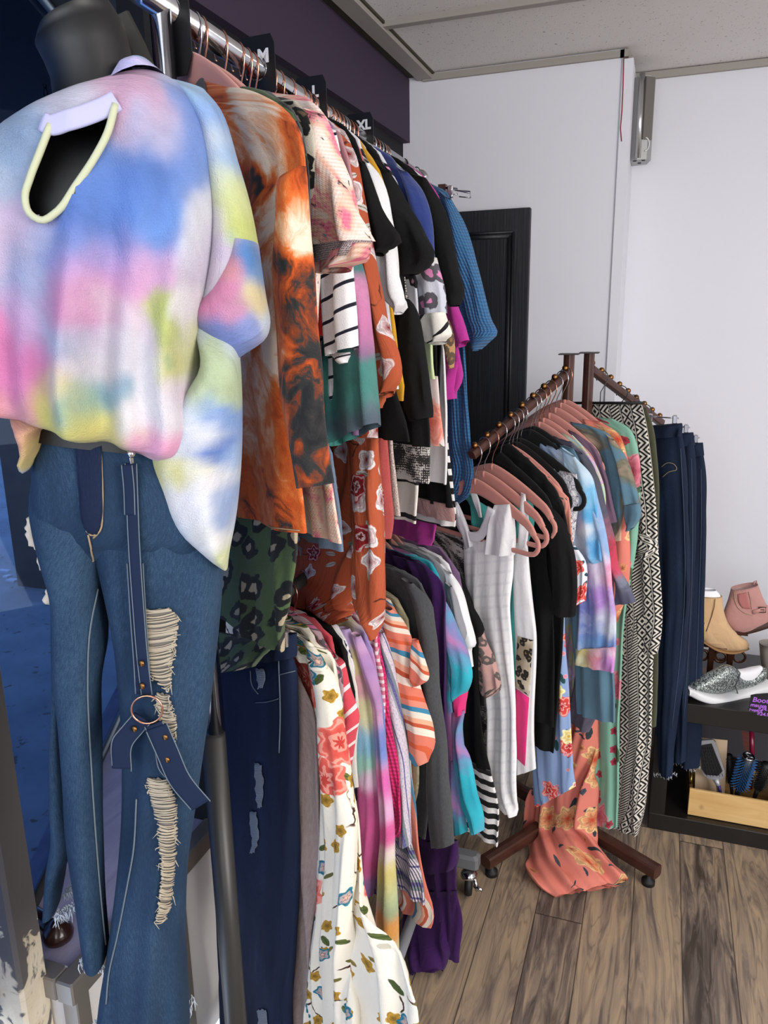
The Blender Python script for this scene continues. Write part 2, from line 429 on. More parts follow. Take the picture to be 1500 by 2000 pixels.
def flowers(m, vec, R0, inner, outer, n=5.0, gate=0.4, seed=0.0, shade='#000000', rough_edge=0.13, rings=20.0):
    """one layer of blossoms: returns (colour, mask)"""
    vv = m.v('ADD', vec, (seed, seed * 1.7, 0)); vv = m.warp(vv, 5.0, 0.12); vo = m.vor(vv, 1.0, 'F1', 0.9)
    lx, ly, _ = m.xy(m.v('SUBTRACT', vv, vo.outputs['Position'])); cr, cg, cb = m.xy(vo.outputs['Color'])
    r = m.f('SQRT', m.f('ADD', m.f('MULTIPLY', lx, lx), m.f('MULTIPLY', ly, ly))); an = m.f('ARCTAN2', ly, lx)
    R = m.f('MULTIPLY', m.f('ADD', 1.0 - rough_edge, m.f('MULTIPLY', m.f('COSINE', m.f('ADD', m.f('MULTIPLY', an, n), m.f('MULTIPLY', cg, 6.0))), rough_edge)), R0)
    q = m.f('DIVIDE', r, R); mask = m.f('MULTIPLY', m.f('SUBTRACT', 1.0, m.step(q, 1.0, 0.06)), m.step(cr, gate, 0.001))
    sw = m.f('SINE', m.f('ADD', m.f('MULTIPLY', q, rings * 0.6), m.f('ADD', m.f('MULTIPLY', m.f('SINE', m.f('ADD', m.f('MULTIPLY', an, n), m.f('MULTIPLY', q, 5.0))), 0.9), m.f('MULTIPLY', m.noise(vv, 5.0, 3.0), 9.0))))
    col = m.ramp(m.f('ADD', q, m.f('MULTIPLY', sw, 0.12)), [(0.05, inner), (0.85, outer)])
    col = m.mix(m.f('MULTIPLY', m.step(sw, 0.55, 0.15), 0.45), col, shade)
    return col, mask
def leaves(m, vec, a, b, c1, c2, gate=0.3, seed=0.0):
    vv = m.v('ADD', vec, (seed, seed * 1.3, 0)); vv = m.warp(vv, 6.0, 0.08); vo = m.vor(vv, 1.0, 'F1', 1.0)
    lx, ly, _ = m.xy(m.v('SUBTRACT', vv, vo.outputs['Position'])); cr, cg, cb = m.xy(vo.outputs['Color'])
    an = m.f('MULTIPLY', cg, 6.28); co, si = m.f('COSINE', an), m.f('SINE', an)
    x = m.f('DIVIDE', m.f('ADD', m.f('MULTIPLY', lx, co), m.f('MULTIPLY', ly, si)), a)
    y = m.f('DIVIDE', m.f('SUBTRACT', m.f('MULTIPLY', ly, co), m.f('MULTIPLY', lx, si)), b)
    q = m.f('ADD', m.f('MULTIPLY', x, x), m.f('MULTIPLY', y, y))
    mask = m.f('MULTIPLY', m.f('SUBTRACT', 1.0, m.step(q, 1.0, 0.15)), m.step(cr, gate, 0.001))
    vein = m.step(m.f('ABSOLUTE', y), 0.16, 0.05)
    return m.mix(vein, c2, m.mix(cb, c1, c2)), mask
def twigs(m, vec, seed, width=0.03, gate=0.5):
    vv = m.warp(m.v('ADD', vec, (seed, seed, 0)), 2.0, 0.5); e = m.vor(vv, 1.0, 'DISTANCE_TO_EDGE', 1.0).outputs['Distance']
    return m.f('MULTIPLY', m.f('SUBTRACT', 1.0, m.step(e, width, width * 0.3)), m.step(m.noise(vec, 1.3, 1.0), gate, 0.03))
def floral(name, bg, scale, layers, lv=(), tw=None, bg2=None, rough=0.88, crinkle=0.0):
    m = M(name); vec = m.uv(scale); col = bg if bg2 is None else m.mix(m.noise(m.uv(300, 60), 1.0, 2.0), bg, bg2)
    if tw: col = m.mix(twigs(m, m.uv(scale * tw[1]), tw[2], tw[3], tw[4]), col, tw[0])
    for (sc_, a, b, c1, c2, gate, seed) in lv:
        c, k = leaves(m, m.uv(scale * sc_), a, b, c1, c2, gate, seed); col = m.mix(k, col, c)
    for (sc_, R0, inner, outer, n, gate, seed, shade) in layers:
        c, k = flowers(m, m.uv(scale * sc_), R0, inner, outer, n, gate, seed, shade); col = m.mix(k, col, c)
    b = m.wrinkle()
    if crinkle: b = m.f('ADD', b, m.f('MULTIPLY', m.noise(m.uv(160, 14), 1.0, 2.0), crinkle))
    return m.done(col, rough, bump=b, bs=0.5, bd=0.012, spec=0.3)

MT = {}
MT['black'] = cloth('black_jersey', '#060607', '#0f0f11', 0.5, sheen=0.0)
MT['black2'] = cloth('black_soft_jersey', '#070808', '#131415', 0.5, sheen=0.0)
MT['white'] = cloth('white_cotton', '#efeeee', '#dcdce2', 0.5)
MT['offwhite'] = cloth('off_white_cotton', '#e9e5dc', '#d8d4ca', 0.5)
MT['charcoal'] = cloth('charcoal_heather', '#333538', '#5a5c5e', 0.9, weave=900.0)
MT['purple'] = cloth('deep_purple_jersey', '#34104a', '#421a58', 0.5, sheen=0.05)
MT['taupe'] = cloth('taupe_heather', '#b3a09b', '#806e6b', 0.9, weave=420.0)
MT['rust'] = cloth('rust_crinkle', '#a9502f', '#b65c38', 0.5)
MT['coral'] = cloth('coral_jersey', '#b04d4a', '#bd5a55', 0.5)
MT['scarlet'] = cloth('scarlet_jersey', '#e2301f', '#d82a1c', 0.4)
MT['mustard'] = cloth('mustard_jersey', '#d6a022', '#c58f1c', 0.5)
MT['magenta'] = cloth('magenta_jersey', '#b62f90', '#c23c9c', 0.5)
MT['lilac'] = cloth('lilac_jersey', '#a98bb5', '#9d80aa', 0.5)
MT['slate'] = cloth('slate_blue_jersey', '#6b7d92', '#5d6e84', 0.5)
MT['slateteal'] = cloth('slate_teal_jersey', '#5a7d90', '#4f7184', 0.5)
MT['teal'] = cloth('teal_jersey', '#4fb3ad', '#43a39f', 0.5)
MT['grey'] = cloth('grey_heather', '#98999f', '#85868c', 0.8)
MT['olive'] = cloth('olive_twill', '#4c4d3a', '#42432f', 0.5)
MT['mauve'] = cloth('mauve_jersey', '#75596f', '#684f66', 0.6)
MT['hotpink'] = cloth('hot_pink_jersey', '#e0307a', '#d72a73', 0.4)
MT['velvet'] = cloth('navy_velvet', '#1f2f6a', '#2c4186', 0.9, weave=60.0, sheen=0.35)
MT['beige_knit'] = M('beige_knit'); _m = MT['beige_knit']
_n = _m.noise(_m.uv(420, 300), 1.0, 2.0); MT['beige_knit'] = _m.done(_m.ramp(_n, [(0.35, '#a88f86'), (0.6, '#d9cdc4')]), 0.95, bump=_n, bs=0.6, bd=0.004)
def knit_dye(name):
    m = M(name); x, y, _ = m.xy(m.uv(1))
    big = m.noise(m.uv(18, 14, 3.0), 1.0, 4.0, 0.8); sp = m.noise(m.uv(60, 60), 1.0, 3.0, 0.5, 0.6); sp2 = m.noise(m.uv(44, 44, 5.0), 1.0, 3.0, 0.5, 0.6)
    col = m.ramp(big, [(0.30, '#efe6dc'), (0.46, '#f0d9cd'), (0.54, '#f0bfa6'), (0.60, '#e76f90'), (0.66, '#eeb08c'), (0.74, '#dfe3d6')])
    col = m.mix(m.step(sp, 0.66, 0.02), col, '#4d3f46'); col = m.mix(m.step(sp2, 0.69, 0.02), col, '#3fa894')
    row = m.f('MULTIPLY', m.f('SINE', m.f('MULTIPLY', y, 1200.0)), m.f('ABSOLUTE', m.f('SINE', m.f('MULTIPLY', x, 620.0))))
    col = m.mix(m.f('MULTIPLY', m.step(row, 0.15, 0.3), 0.07), col, '#fff6ee')
    return m.done(col, 0.9, bump=row, bs=0.3, bd=0.002)
MT['pink_knit'] = knit_dye('sequin_knit')
_m = M('grey_mesh'); _v = _m.vor(_m.uv(330), 1.0, 'F1', 0.3).outputs['Distance']
MT['mesh'] = _m.done(_m.mix(_m.step(_v, 0.33, 0.1), '#4e474b', '#b3a3a3'), 0.8, bump=_v, bs=0.4, bd=0.002)
_m = M('orange_tie_dye'); _a = _m.n('ShaderNodeAttribute', attribute_name='dye'); _l = _m.n('ShaderNodeRGBToBW'); _m.put(_l.inputs[0], _a.outputs['Color'])
_n1 = _m.noise(_m.warp(_m.uv(16, 11), 1.2, 1.1), 1.0, 6.0, 1.2, 0.62); _n2 = _m.noise(_m.uv(7, 5, 3.0), 1.0, 3.0, 0.6)
_t = _m.f('ADD', _m.f('POWER', _l.outputs[0], 0.5), _m.f('ADD', _m.f('MULTIPLY', _m.f('SUBTRACT', _n1, 0.47), 1.25), _m.f('MULTIPLY', _m.f('SUBTRACT', _n2, 0.5), 0.25)))
MT['orange'] = _m.done(_m.ramp(_t, [(0.12, '#15171a'), (0.24, '#2b2a29'), (0.32, '#7a3412'), (0.42, '#bd4f18'), (0.56, '#cf6a2c'), (0.68, '#dca27a'), (0.82, '#e8d3bd')]), 0.85, bump=_m.wrinkle(), bs=0.7, bd=0.012, sheen=0.1, spec=0.3)
MT['shirt'] = dyed('pastel_tie_dye', detail=None, slub=0.15, dim=0.80)
MT['rainbow'] = dyed('rainbow_tie_dye')
MT['bluedye'] = dyed('blue_pink_tie_dye', detail='#e7eef8', amt=0.25, scale=12.0)
MT['greydye'] = dyed('charcoal_tie_dye', detail='#3c3a46', amt=0.4, scale=16.0)
MT['tealdye'] = dyed('teal_tie_dye', detail='#3c5560', amt=0.2, scale=12.0)
MT['charcoal_dye'] = tiedye('charcoal_smoke_dye', [(0.2, '#24262a'), (0.6, '#4a4d50'), (0.9, '#2e3234')], 12.0)
MT['aqua_dye'] = tiedye('aqua_pink_dye', [(0.0, '#1f98ae'), (0.4, '#35b5c8'), (0.62, '#7d86b8'), (0.85, '#d678ae'), (1.0, '#9a7fb5')], 5.0, 0.5, seed=2.0)
MT['pastel_dye'] = tiedye('lavender_lime_dye', [(0.1, '#9fc3df'), (0.4, '#c8d59a'), (0.7, '#c9a6cf'), (1.0, '#eceaf4')], 10.0, seed=4.0)
MT['mauve_dye'] = tiedye('plum_dye', [(0.1, '#5c4a66'), (0.6, '#86658a'), (1.0, '#4b4a66')], 10.0, seed=6.0)
MT['camo'] = leopard('green_camo_leopard', '#51663f', '#15191a', '#b5a587', 19.0, '#475a37', 1.0, 0.42)
MT['leo_beige'] = leopard('beige_leopard', '#a79c88', '#101010', '#5b4a35', 30.0, '#d4ccbd', 2.0, 0.36)
MT['leo_pink'] = leopard('pink_grey_leopard', '#d9d3c4', '#55535a', '#d987b5', 24.0, '#c9cbd8', 3.0, 0.40)
MT['leo_white'] = leopard('white_pink_leopard', '#eceaf0', '#141418', '#e39ac0', 21.0, '#e6e6ee', 4.0, 0.30)
MT['leo_brown'] = leopard('brown_leopard', '#b08a5f', '#5a4a3c', '#8a6a46', 36.0, None, 5.0, 0.42)
MT['leo_dusty'] = leopard('dusty_pink_leopard', '#c39c93', '#5b5350', '#a9867e', 28.0, '#b98f88', 6.0, 0.36, midk=0.3)
MT['leo_mauve'] = leopard('mauve_leopard', '#b99aa0', '#5a4f58', '#d8689a', 30.0, None, 7.0, 0.38)
MT['leo_classic'] = leopard('cream_leopard', '#c9bea8', '#221d18', '#7d6a4c', 48.0, '#a3937a', 8.0, 0.38, midk=0.2)
MT['leo_peach'] = leopard('peach_leopard', '#d58c7b', '#4f4a49', '#6a5f5c', 34.0, None, 9.0, 0.20)
MT['dots'] = leopard('navy_dots', '#e9e7ea', '#33354a', '#33354a', 24.0, None, 10.0, 0.30)
MT['camo_tan'] = tiedye('tan_camo', [(0.1, '#8b8468'), (0.5, '#b5a98b'), (0.8, '#6d6a55'), (1.0, '#c9bfa6')], 22.0, 0.6, 3.0)
MT['camo_teal'] = tiedye('teal_camo', [(0.0, '#557283'), (0.5, '#5b7e90'), (0.66, '#6d6a5a'), (0.85, '#c9ad93'), (1.0, '#d9b89e')], 9.0, 0.5, 8.0)
MT['tee_stripe'] = striped('navy_white_stripe', [(0.0, '#efedf0'), (0.84, '#1c1c2c')], 0.030, ang=0.22)
MT['wide_stripe'] = striped('wide_white_stripe', [(0.0, '#e6e2d8'), (0.86, '#17171f')], 0.075)
MT['coral_stripe'] = striped('coral_white_stripe', [(0.0, '#d64a58'), (0.80, '#f1dcdc')], 0.036, ang=0.35)
MT['pink_stripe'] = striped('pink_rib_stripe', [(0.0, '#d77a92'), (0.55, '#efdbe0')], 0.015)
MT['bw_stripe'] = striped('black_white_stripe', [(0.0, '#e9e6e3'), (0.5, '#101012')], 0.030)
MT['bw_cuff'] = striped('white_cuff_stripe', [(0.0, '#e8e4db'), (0.87, '#15151a')], 0.045, ang=0.5)
MT['serape'] = striped('serape_stripe', [(0.0, '#e07c66'), (0.2, '#efe0d0'), (0.34, '#c65a3c'), (0.42, '#f0b08f'), (0.52, '#e8dccb'), (0.66, '#3e86a8'), (0.76, '#e58e78'), (0.9, '#d9623f')], 0.105, ang=-0.55)
MT['serape_v'] = striped('serape_stripe_lengthwise', [(0.0, '#e07c66'), (0.25, '#efe0d0'), (0.4, '#c65a3c'), (0.5, '#eeb199'), (0.62, '#e8dccb'), (0.78, '#4f86a6'), (0.88, '#e58e78')], 0.085, 'u')
MT['lav_stripe'] = striped('lavender_knit_stripe', [(0.0, '#d9cfd9'), (0.28, '#5a5490'), (0.34, '#d9cfd9'), (0.55, '#7c8a8c'), (0.68, '#5c5590'), (0.82, '#9aa3a2'), (0.9, '#d6ccd6')], 0.075, 'v', knit=900, fleck='#8f8fa6')
MT['lav_stripe_v'] = striped('lavender_knit_lengthwise', [(0.0, '#d9cfd9'), (0.28, '#5a5490'), (0.33, '#d9cfd9'), (0.55, '#7c8a8c'), (0.68, '#5c5590'), (0.82, '#9aa3a2'), (0.9, '#d6ccd6')], 0.055, 'u', ang=0.12, fleck='#8f8fa6')
def waffle(name, c, c2, size=0.006):
    m = M(name); x, y, _ = m.xy(m.uv(1)); k = 2 * PI / size
    h = m.f('MULTIPLY', m.f('SINE', m.f('MULTIPLY', x, k)), m.f('SINE', m.f('MULTIPLY', y, k)))
    g = m.f('ADD', m.f('SINE', m.f('MULTIPLY', x, k)), m.f('SINE', m.f('MULTIPLY', y, k)))
    return m.done(m.mix(m.step(g, 0.0, 0.9), c, c2), 0.92, bump=g, bs=0.6, bd=0.002, sheen=0.1)
MT['waffle'] = waffle('blue_waffle_knit', '#2c5f8e', '#3b74a3', 0.0085)
MT['cable'] = waffle('magenta_cable_knit', '#c3155c', '#e6327c', 0.009)
def grid_texture(name):
    m = M(name); x, y, _ = m.xy(m.uv(1)); a = m.f('FRACT', m.f('DIVIDE', x, 0.026)); b = m.f('FRACT', m.f('DIVIDE', y, 0.030))
    h = m.f('MULTIPLY', m.step(a, 0.2, 0.05), m.step(b, 0.25, 0.05))
    return m.done(m.mix(h, '#e9e9eb', '#f4f3f3'), 0.9, bump=m.f('ADD', m.f('MULTIPLY', h, 0.15), m.noise(m.uv(300), 1.0, 1.0)), bs=0.12, bd=0.002)
MT['white_grid'] = grid_texture('white_checked_weave')
_m = M('snake_print'); _vv = _m.warp(_m.uv(240, 210), 1.0, 0.5); _d = _m.vor(_vv, 1.0, 'F1', 0.35).outputs['Distance']; _g = _m.noise(_m.uv(26, 20), 1.0, 3.0, 1.0)
MT['snake'] = _m.done(_m.mix(_m.step(_m.f('ADD', _d, _m.f('MULTIPLY', _m.f('SUBTRACT', _g, 0.5), 2.6)), 0.42, 0.08), '#cfcac4', '#2b292b'), 0.9, bump=_m.wrinkle(), bs=0.4, bd=0.012)
_m = M('lace'); _n = _m.noise(_m.warp(_m.uv(120), 1.0, 1.4), 1.0, 4.0, 2.0)
MT['lace'] = _m.done(_m.ramp(_n, [(0.36, '#5a5a66'), (0.5, '#c9c9d2'), (0.6, '#f2f2f4')]), 0.9, bump=_n, bs=0.8, bd=0.004)
MT['lace_pink'] = cloth('pink_lace', '#c9a09b', '#8e6a68', 0.9, weave=180.0)
MT['cream_floral'] = floral('cream_floral', '#ece4d2', 7.0,
    [(2.3, 0.24, '#7a5a1c', '#c79a3c', 5.0, 0.45, 3.1, '#4e3512'), (1.8, 0.24, '#f0b8a0', '#2b7f95', 5.0, 0.62, 7.7, '#15414f'), (1.0, 0.34, '#b83a34', '#e86a5c', 7.0, 0.62, 1.3, '#f6c2ae')],
    [(2.4, 0.26, 0.10, '#6f7a3c', '#3f4a26', 0.60, 2.2), (2.7, 0.22, 0.08, '#a8863a', '#4f5a35', 0.66, 5.1)], ('#4a2a1e', 1.6, 2.0, 0.022, 0.56))
MT['rust_floral'] = floral('rust_floral', '#a64c2c', 9.0,
    [(1.7, 0.34, '#8a1f22', '#e6dcdc', 4.0, 0.45, 2.4, '#5a1a1c'), (1.4, 0.32, '#5a1015', '#9c1f28', 5.0, 0.62, 6.6, '#e8dede')],
    [(2.2, 0.30, 0.11, '#ded6d4', '#6f6a50', 0.6, 3.3)], ('#5a2a1a', 1.3, 4.0, 0.02, 0.6), '#b4593a', crinkle=0.35)
MT['mauve_floral'] = floral('mauve_floral', '#b98488', 9.0, [(1.2, 0.36, '#cfb4b4', '#d9c6c6', 5.0, 0.5, 1.0, '#a07a7e')], [(1.9, 0.3, 0.12, '#8d8a84', '#6f7470', 0.6, 2.0)])
MT['coral_floral'] = floral('coral_floral', '#dc8070', 6.5, [(1.25, 0.40, '#c8402c', '#eec48c', 7.0, 0.35, 2.2, '#7a3a26'), (2.4, 0.2, '#8a3a2a', '#e8a070', 5.0, 0.75, 4.2, '#6a3626')],
    [(1.8, 0.30, 0.10, '#4d5560', '#2f3a40', 0.55, 1.4), (2.8, 0.26, 0.08, '#4a5058', '#39424a', 0.72, 6.0)])
MT['blue_floral'] = floral('blue_floral', '#8ea6cf', 11.0, [(1.0, 0.38, '#b81e2a', '#e85a50', 6.0, 0.4, 5.2, '#fbe3d6'), (1.2, 0.34, '#d9b23a', '#f2e6a8', 6.0, 0.66, 8.2, '#fdf6da'), (2.6, 0.2, '#c0304a', '#e88a9a', 5.0, 0.6, 1.2, '#ffffff')],
    [(1.6, 0.30, 0.12, '#2f5a5c', '#1f4148', 0.45, 3.0)])
MT['green_floral'] = floral('green_floral', '#7fb09a', 8.0, [(1.0, 0.40, '#a83a52', '#dc8f9c', 6.0, 0.42, 3.7, '#7a2438'), (2.2, 0.24, '#7a1f2c', '#b8485a', 5.0, 0.72, 6.1, '#5a1420')],
    [(1.5, 0.34, 0.14, '#4d6a48', '#35503a', 0.4, 2.6)])
MT['peach_floral'] = floral('peach_floral', '#e3d0cd', 9.0, [(1.0, 0.46, '#d9604e', '#f0a898', 5.0, 0.2, 1.9, '#c84a3c')], [(1.6, 0.3, 0.13, '#5f8060', '#486a4c', 0.5, 2.9)])
MT['lime'] = cloth('pale_lime_jersey', '#d3e3ac', '#c9dba0', 0.5)
MT['red_floral'] = floral('red_blossom', '#dfe4ee', 16.0, [(1.0, 0.42, '#a81c24', '#e2483e', 6.0, 0.15, 1.9, '#f6b8a8')], [(1.6, 0.3, 0.13, '#2f5a66', '#233f4c', 0.3, 2.9)])
def tribal(name):
    m = M(name); x, y, _ = m.xy(m.warp(m.uv(1), 14.0, 0.004)); bw = 0.034
    b = m.f('FLOOR', m.f('DIVIDE', x, bw)); u = m.f('FRACT', m.f('DIVIDE', x, bw)); v = m.f('DIVIDE', y, 0.036)
    tri = m.f('ABSOLUTE', m.f('SUBTRACT', m.f('FRACT', v), 0.5)); ce = m.f('ABSOLUTE', m.f('SUBTRACT', u, 0.5))
    zig = m.step(m.f('FRACT', m.f('MULTIPLY', m.f('ADD', u, m.f('MULTIPLY', tri, 1.3)), 2.2)), 0.5, 0.03)
    dia = m.step(m.f('FRACT', m.f('MULTIPLY', m.f('ADD', ce, tri), 2.6)), 0.48, 0.03)
    sl = m.step(m.f('FRACT', m.f('ADD', m.f('MULTIPLY', v, 4.0), m.f('MULTIPLY', u, 2.0))), 0.5, 0.05)
    k = m.f('FRACT', m.f('MULTIPLY', b, 0.3334)); k = m.f('ABSOLUTE', k)
    c = m.mix(m.step(k, 0.2, 0.01), zig, m.mix(m.step(k, 0.5, 0.01), dia, sl))
    line = m.f('MULTIPLY', m.step(u, 0.10, 0.02), m.f('SUBTRACT', 1.0, m.step(u, 0.93, 0.02)))
    c = m.mix(line, m.mix(m.step(m.f('ABSOLUTE', m.f('SUBTRACT', u, 0.03)), 0.025, 0.01), '#e4ddd2', '#121212'), m.mix(c, '#141312', '#ddd6cb'))
    return m.done(c, 0.9, bump=m.wrinkle(), bs=0.7, bd=0.012)
MT['tribal'] = tribal('tribal_print')
MT['jeans'] = denim('mid_blue_denim', '#101f31', '#1f364e', '#4b6883', 0.55, 1.0)
MT['jeans_dark'] = denim('dark_blue_denim', '#0a1124', '#111e38', '#2c4366', 0.5, 1.3, 3.0)
MT['jeans_blue'] = denim('indigo_denim', '#0a1220', '#111f35', '#2d4562', 0.5, 1.2, 7.0)
_m = M('frayed_thread'); _x, _y, _ = _m.xy(_m.warp(_m.uv(1), 45.0, 0.006)); _t = _m.f('SINE', _m.f('MULTIPLY', _y, 3800.0))
MT['fray'] = _m.done(_m.mix(_m.step(_t, -0.3, 0.7), '#7f786f', '#d2c8b6'), 0.95, bump=_t, bs=0.8, bd=0.003)
_m = M('pale_fray'); _x, _y, _ = _m.xy(_m.warp(_m.uv(1), 60.0, 0.004)); _t = _m.f('SINE', _m.f('MULTIPLY', _y, 3800.0))
MT['fray_blue'] = _m.done(_m.mix(_m.step(_t, -0.2, 0.6), '#5b7390', '#c3cbd2'), 0.95, bump=_t, bs=0.8, bd=0.003)
MT['fray_gap'] = plain('worn_backing', '#6f6a63', 0.95)
MT['fray_yarn'] = plain('undyed_yarn', '#aca18e', 0.95)
MT['thread'] = plain('pale_stitching', '#626d76', 0.8)
MT['thread_tan'] = plain('tan_stitching', '#9a8468', 0.8)
MT['thread_dark'] = plain('dull_blue_stitching', '#3f4c60', 0.8)
MT['rib_white'] = cloth('white_rib', '#e9e9ec', '#d3d3da', 0.6)
MT['chrome'] = plain('chrome', '#c9c9cc', 0.14, 1.0)
MT['rose'] = plain('rose_gold_wire', '#d79b82', 0.2, 1.0)
MT['bronze'] = plain('bronze_ball', '#8a6238', 0.3, 1.0)
_m = M('brown_painted_steel'); MT['brown_steel'] = _m.done(_m.ramp(_m.noise(_m.uv(30, 30, src='Object'), 1.0, 2.0), [(0.3, '#3f241c'), (0.7, '#4c2e24')]), 0.35, spec=0.5)
MT['pink_velvet'] = cloth('pink_velvet_flock', '#c48478', '#cf9084', 0.5, sheen=0.3)
MT['black_velvet'] = cloth('black_velvet_flock', '#08080a', '#141417', 0.5, sheen=0.1)
MT['black_plastic'] = plain('black_plastic', '#050507', 0.45)
MT['form_black'] = plain('black_form_plastic', '#060707', 0.45)
MT['letter'] = plain('white_print', '#d6d6dc', 0.6)
MT['dark_grey_steel'] = plain('dark_grey_steel', '#3a3937', 0.4, 0.3)
MT['grey_plastic'] = plain('grey_plastic', '#6d6f72', 0.5)
MT['rubber'] = plain('black_rubber', '#0d0d0d', 0.6)
# room surfaces
_m = M('white_wall_paint'); MT['wall'] = _m.done('#dddde4', 0.75, bump=_m.noise(_m.uv(120, src='Object'), 1.0, 2.0), bs=0.08, bd=0.002)
_m = M('ceiling_tile'); _o = _m.uv(1, src='Object'); _p = _m.noise(_m.uv(110, src='Object'), 1.0, 2.0, 0.4); _q = _m.noise(_m.uv(45, src='Object'), 1.0, 1.0)
_h = _m.f('MULTIPLY', _m.step(_p, 0.66, 0.02), _m.step(_q, 0.5, 0.1))
MT['ceiling'] = _m.done(_m.mix(_h, '#e2deda', '#a09a92'), 0.95, bump=_m.f('SUBTRACT', _m.noise(_m.uv(200, src='Object'), 1.0, 3.0), _h), bs=0.4, bd=0.003)
MT['tbar'] = plain('ceiling_grid_metal', '#9a948c', 0.6)
_m = M('purple_paint'); MT['soffit'] = _m.done('#35273d', 0.8, bump=_m.noise(_m.uv(60, src='Object'), 1.0, 3.0), bs=0.1, bd=0.002)
MT['navy'] = plain('dark_navy_paint', '#05060f', 0.8)
MT['gap'] = plain('bare_ceiling_edge', '#3a3526', 0.9)  # shade of the ceiling gap put into the colour
def floor_mat():
    m = M('wood_plank_vinyl'); o = m.tc.outputs['Object']; x, y, _ = m.xy(o); W = 0.1265; Lp = 1.25
    c = m.f('FLOOR', m.f('DIVIDE', m.f('ADD', x, 0.242), W)); fx = m.f('FRACT', m.f('DIVIDE', m.f('ADD', x, 0.242), W))
    wn = m.n('ShaderNodeTexWhiteNoise', noise_dimensions='1D'); m.t.links.new(c, wn.inputs['W']); offs = m.f('MULTIPLY', wn.outputs['Value'], Lp)
    ry = m.f('DIVIDE', m.f('ADD', y, offs), Lp); rr = m.f('FLOOR', ry); fy = m.f('FRACT', ry)
    wn2 = m.n('ShaderNodeTexWhiteNoise', noise_dimensions='2D'); m.t.links.new(m.comb(c, rr), wn2.inputs['Vector']); r1 = wn2.outputs['Value']
    sh = m.f('MULTIPLY', r1, 37.0)
    g = m.comb(m.f('ADD', m.f('MULTIPLY', x, 17.0), sh), m.f('ADD', m.f('MULTIPLY', y, 1.7), sh), 0.0); g = m.warp(g, 0.7, 1.9)
    n1 = m.noise(g, 1.4, 6.0, 1.6, 0.6)
    g2 = m.comb(m.f('ADD', m.f('MULTIPLY', x, 90.0), sh), m.f('MULTIPLY', y, 5.0), 0.0); n2 = m.noise(g2, 1.0, 3.0)
    wv = m.f('FRACT', m.f('MULTIPLY', m.noise(g, 0.9, 2.0, 0.8), 7.0))
    ring = m.f('SUBTRACT', 1.0, m.step(m.f('ABSOLUTE', m.f('SUBTRACT', wv, 0.5)), 0.08, 0.08))
    t = m.f('ADD', m.f('MULTIPLY', m.f('ADD', m.f('MULTIPLY', m.f('SUBTRACT', n1, 0.5), 1.1), 0.46), 0.95), m.f('ADD', m.f('MULTIPLY', n2, 0.12), m.f('MULTIPLY', m.f('SUBTRACT', r1, 0.5), 0.22)))
    col = m.ramp(t, [(0.26, '#40372f'), (0.40, '#70635a'), (0.52, '#96836f'), (0.66, '#ad9579'), (0.82, '#8f7e6e')])
    col = m.mix(m.f('MULTIPLY', ring, 0.38), col, '#4e423a')
    kn = m.noise(m.comb(m.f('ADD', m.f('MULTIPLY', x, 6.0), sh), m.f('MULTIPLY', y, 3.2), 0.0), 1.0, 2.0, 0.6); col = m.mix(m.f('MULTIPLY', m.step(kn, 0.70, 0.06), 0.7), col, '#3f352f')
    e1 = m.f('SUBTRACT', 1.0, m.step(m.f('ABSOLUTE', m.f('SUBTRACT', fx, 0.5)), 0.489, 0.005)); e2 = m.f('SUBTRACT', 1.0, m.step(m.f('ABSOLUTE', m.f('SUBTRACT', fy, 0.5)), 0.4985, 0.001))
    seam = m.f('MULTIPLY', e1, e2); col = m.mix(m.f('MULTIPLY', m.f('SUBTRACT', 1.0, seam), 0.8), col, '#2a2320')
    return m.done(col, m.f('ADD', 0.42, m.f('MULTIPLY', n2, 0.15)), bump=m.f('ADD', m.f('MULTIPLY', seam, 0.6), m.f('MULTIPLY', n2, 0.25)), bs=0.25, bd=0.003)
MT['floor'] = floor_mat()
_m = M('black_wood_grain'); _g = _m.noise(_m.comb(*[_m.f('MULTIPLY', a, k) for a, k in zip(_m.xy(_m.tc.outputs['Object']), (160.0, 160.0, 7.0))]), 1.0, 3.0)
MT['door'] = _m.done(_m.ramp(_g, [(0.3, '#07090e'), (0.7, '#12161d')]), 0.5, bump=_g, bs=0.35, bd=0.002)
MT['cab'] = plain('black_brown_laminate', '#171412', 0.4)
def wood(name, a, b, k=(3.0, 60.0, 60.0), knot=None):
    m = M(name); x, y, z = m.xy(m.tc.outputs['Object']); v = m.comb(m.f('MULTIPLY', x, k[0]), m.f('MULTIPLY', y, k[1]), m.f('MULTIPLY', z, k[2])); n = m.noise(v, 1.0, 4.0, 0.8)
    col = m.ramp(n, [(0.3, a), (0.7, b)])
    if knot:
        d = m.v('SUBTRACT', m.tc.outputs['Object'], knot); q = m.n('ShaderNodeVectorMath', operation='LENGTH'); m.t.links.new(m.warp(d, 40.0, 0.012), q.inputs[0])
        col = m.mix(m.f('MULTIPLY', m.f('SUBTRACT', 1.0, m.step(q.outputs['Value'], 0.008, 0.007)), 0.75), col, '#5f3d1e')
    return m.done(col, 0.6, bump=n, bs=0.1, bd=0.002)
MT['alu'] = plain('brushed_aluminium', '#8e8880', 0.42, 0.6)
MT['panel'] = plain('white_sill_panel', '#d3d0cc', 0.7)
_m = M('peeling_grey_paint'); _n = _m.noise(_m.warp(_m.uv(7, 7, src='Object'), 1.2, 0.8), 1.0, 5.0, 0.8, 0.6); _z = _m.xy(_m.tc.outputs['Object'])[2]
_t = _m.f('ADD', _n, _m.f('MULTIPLY', _m.f('SUBTRACT', 0.72, _z), 0.35))
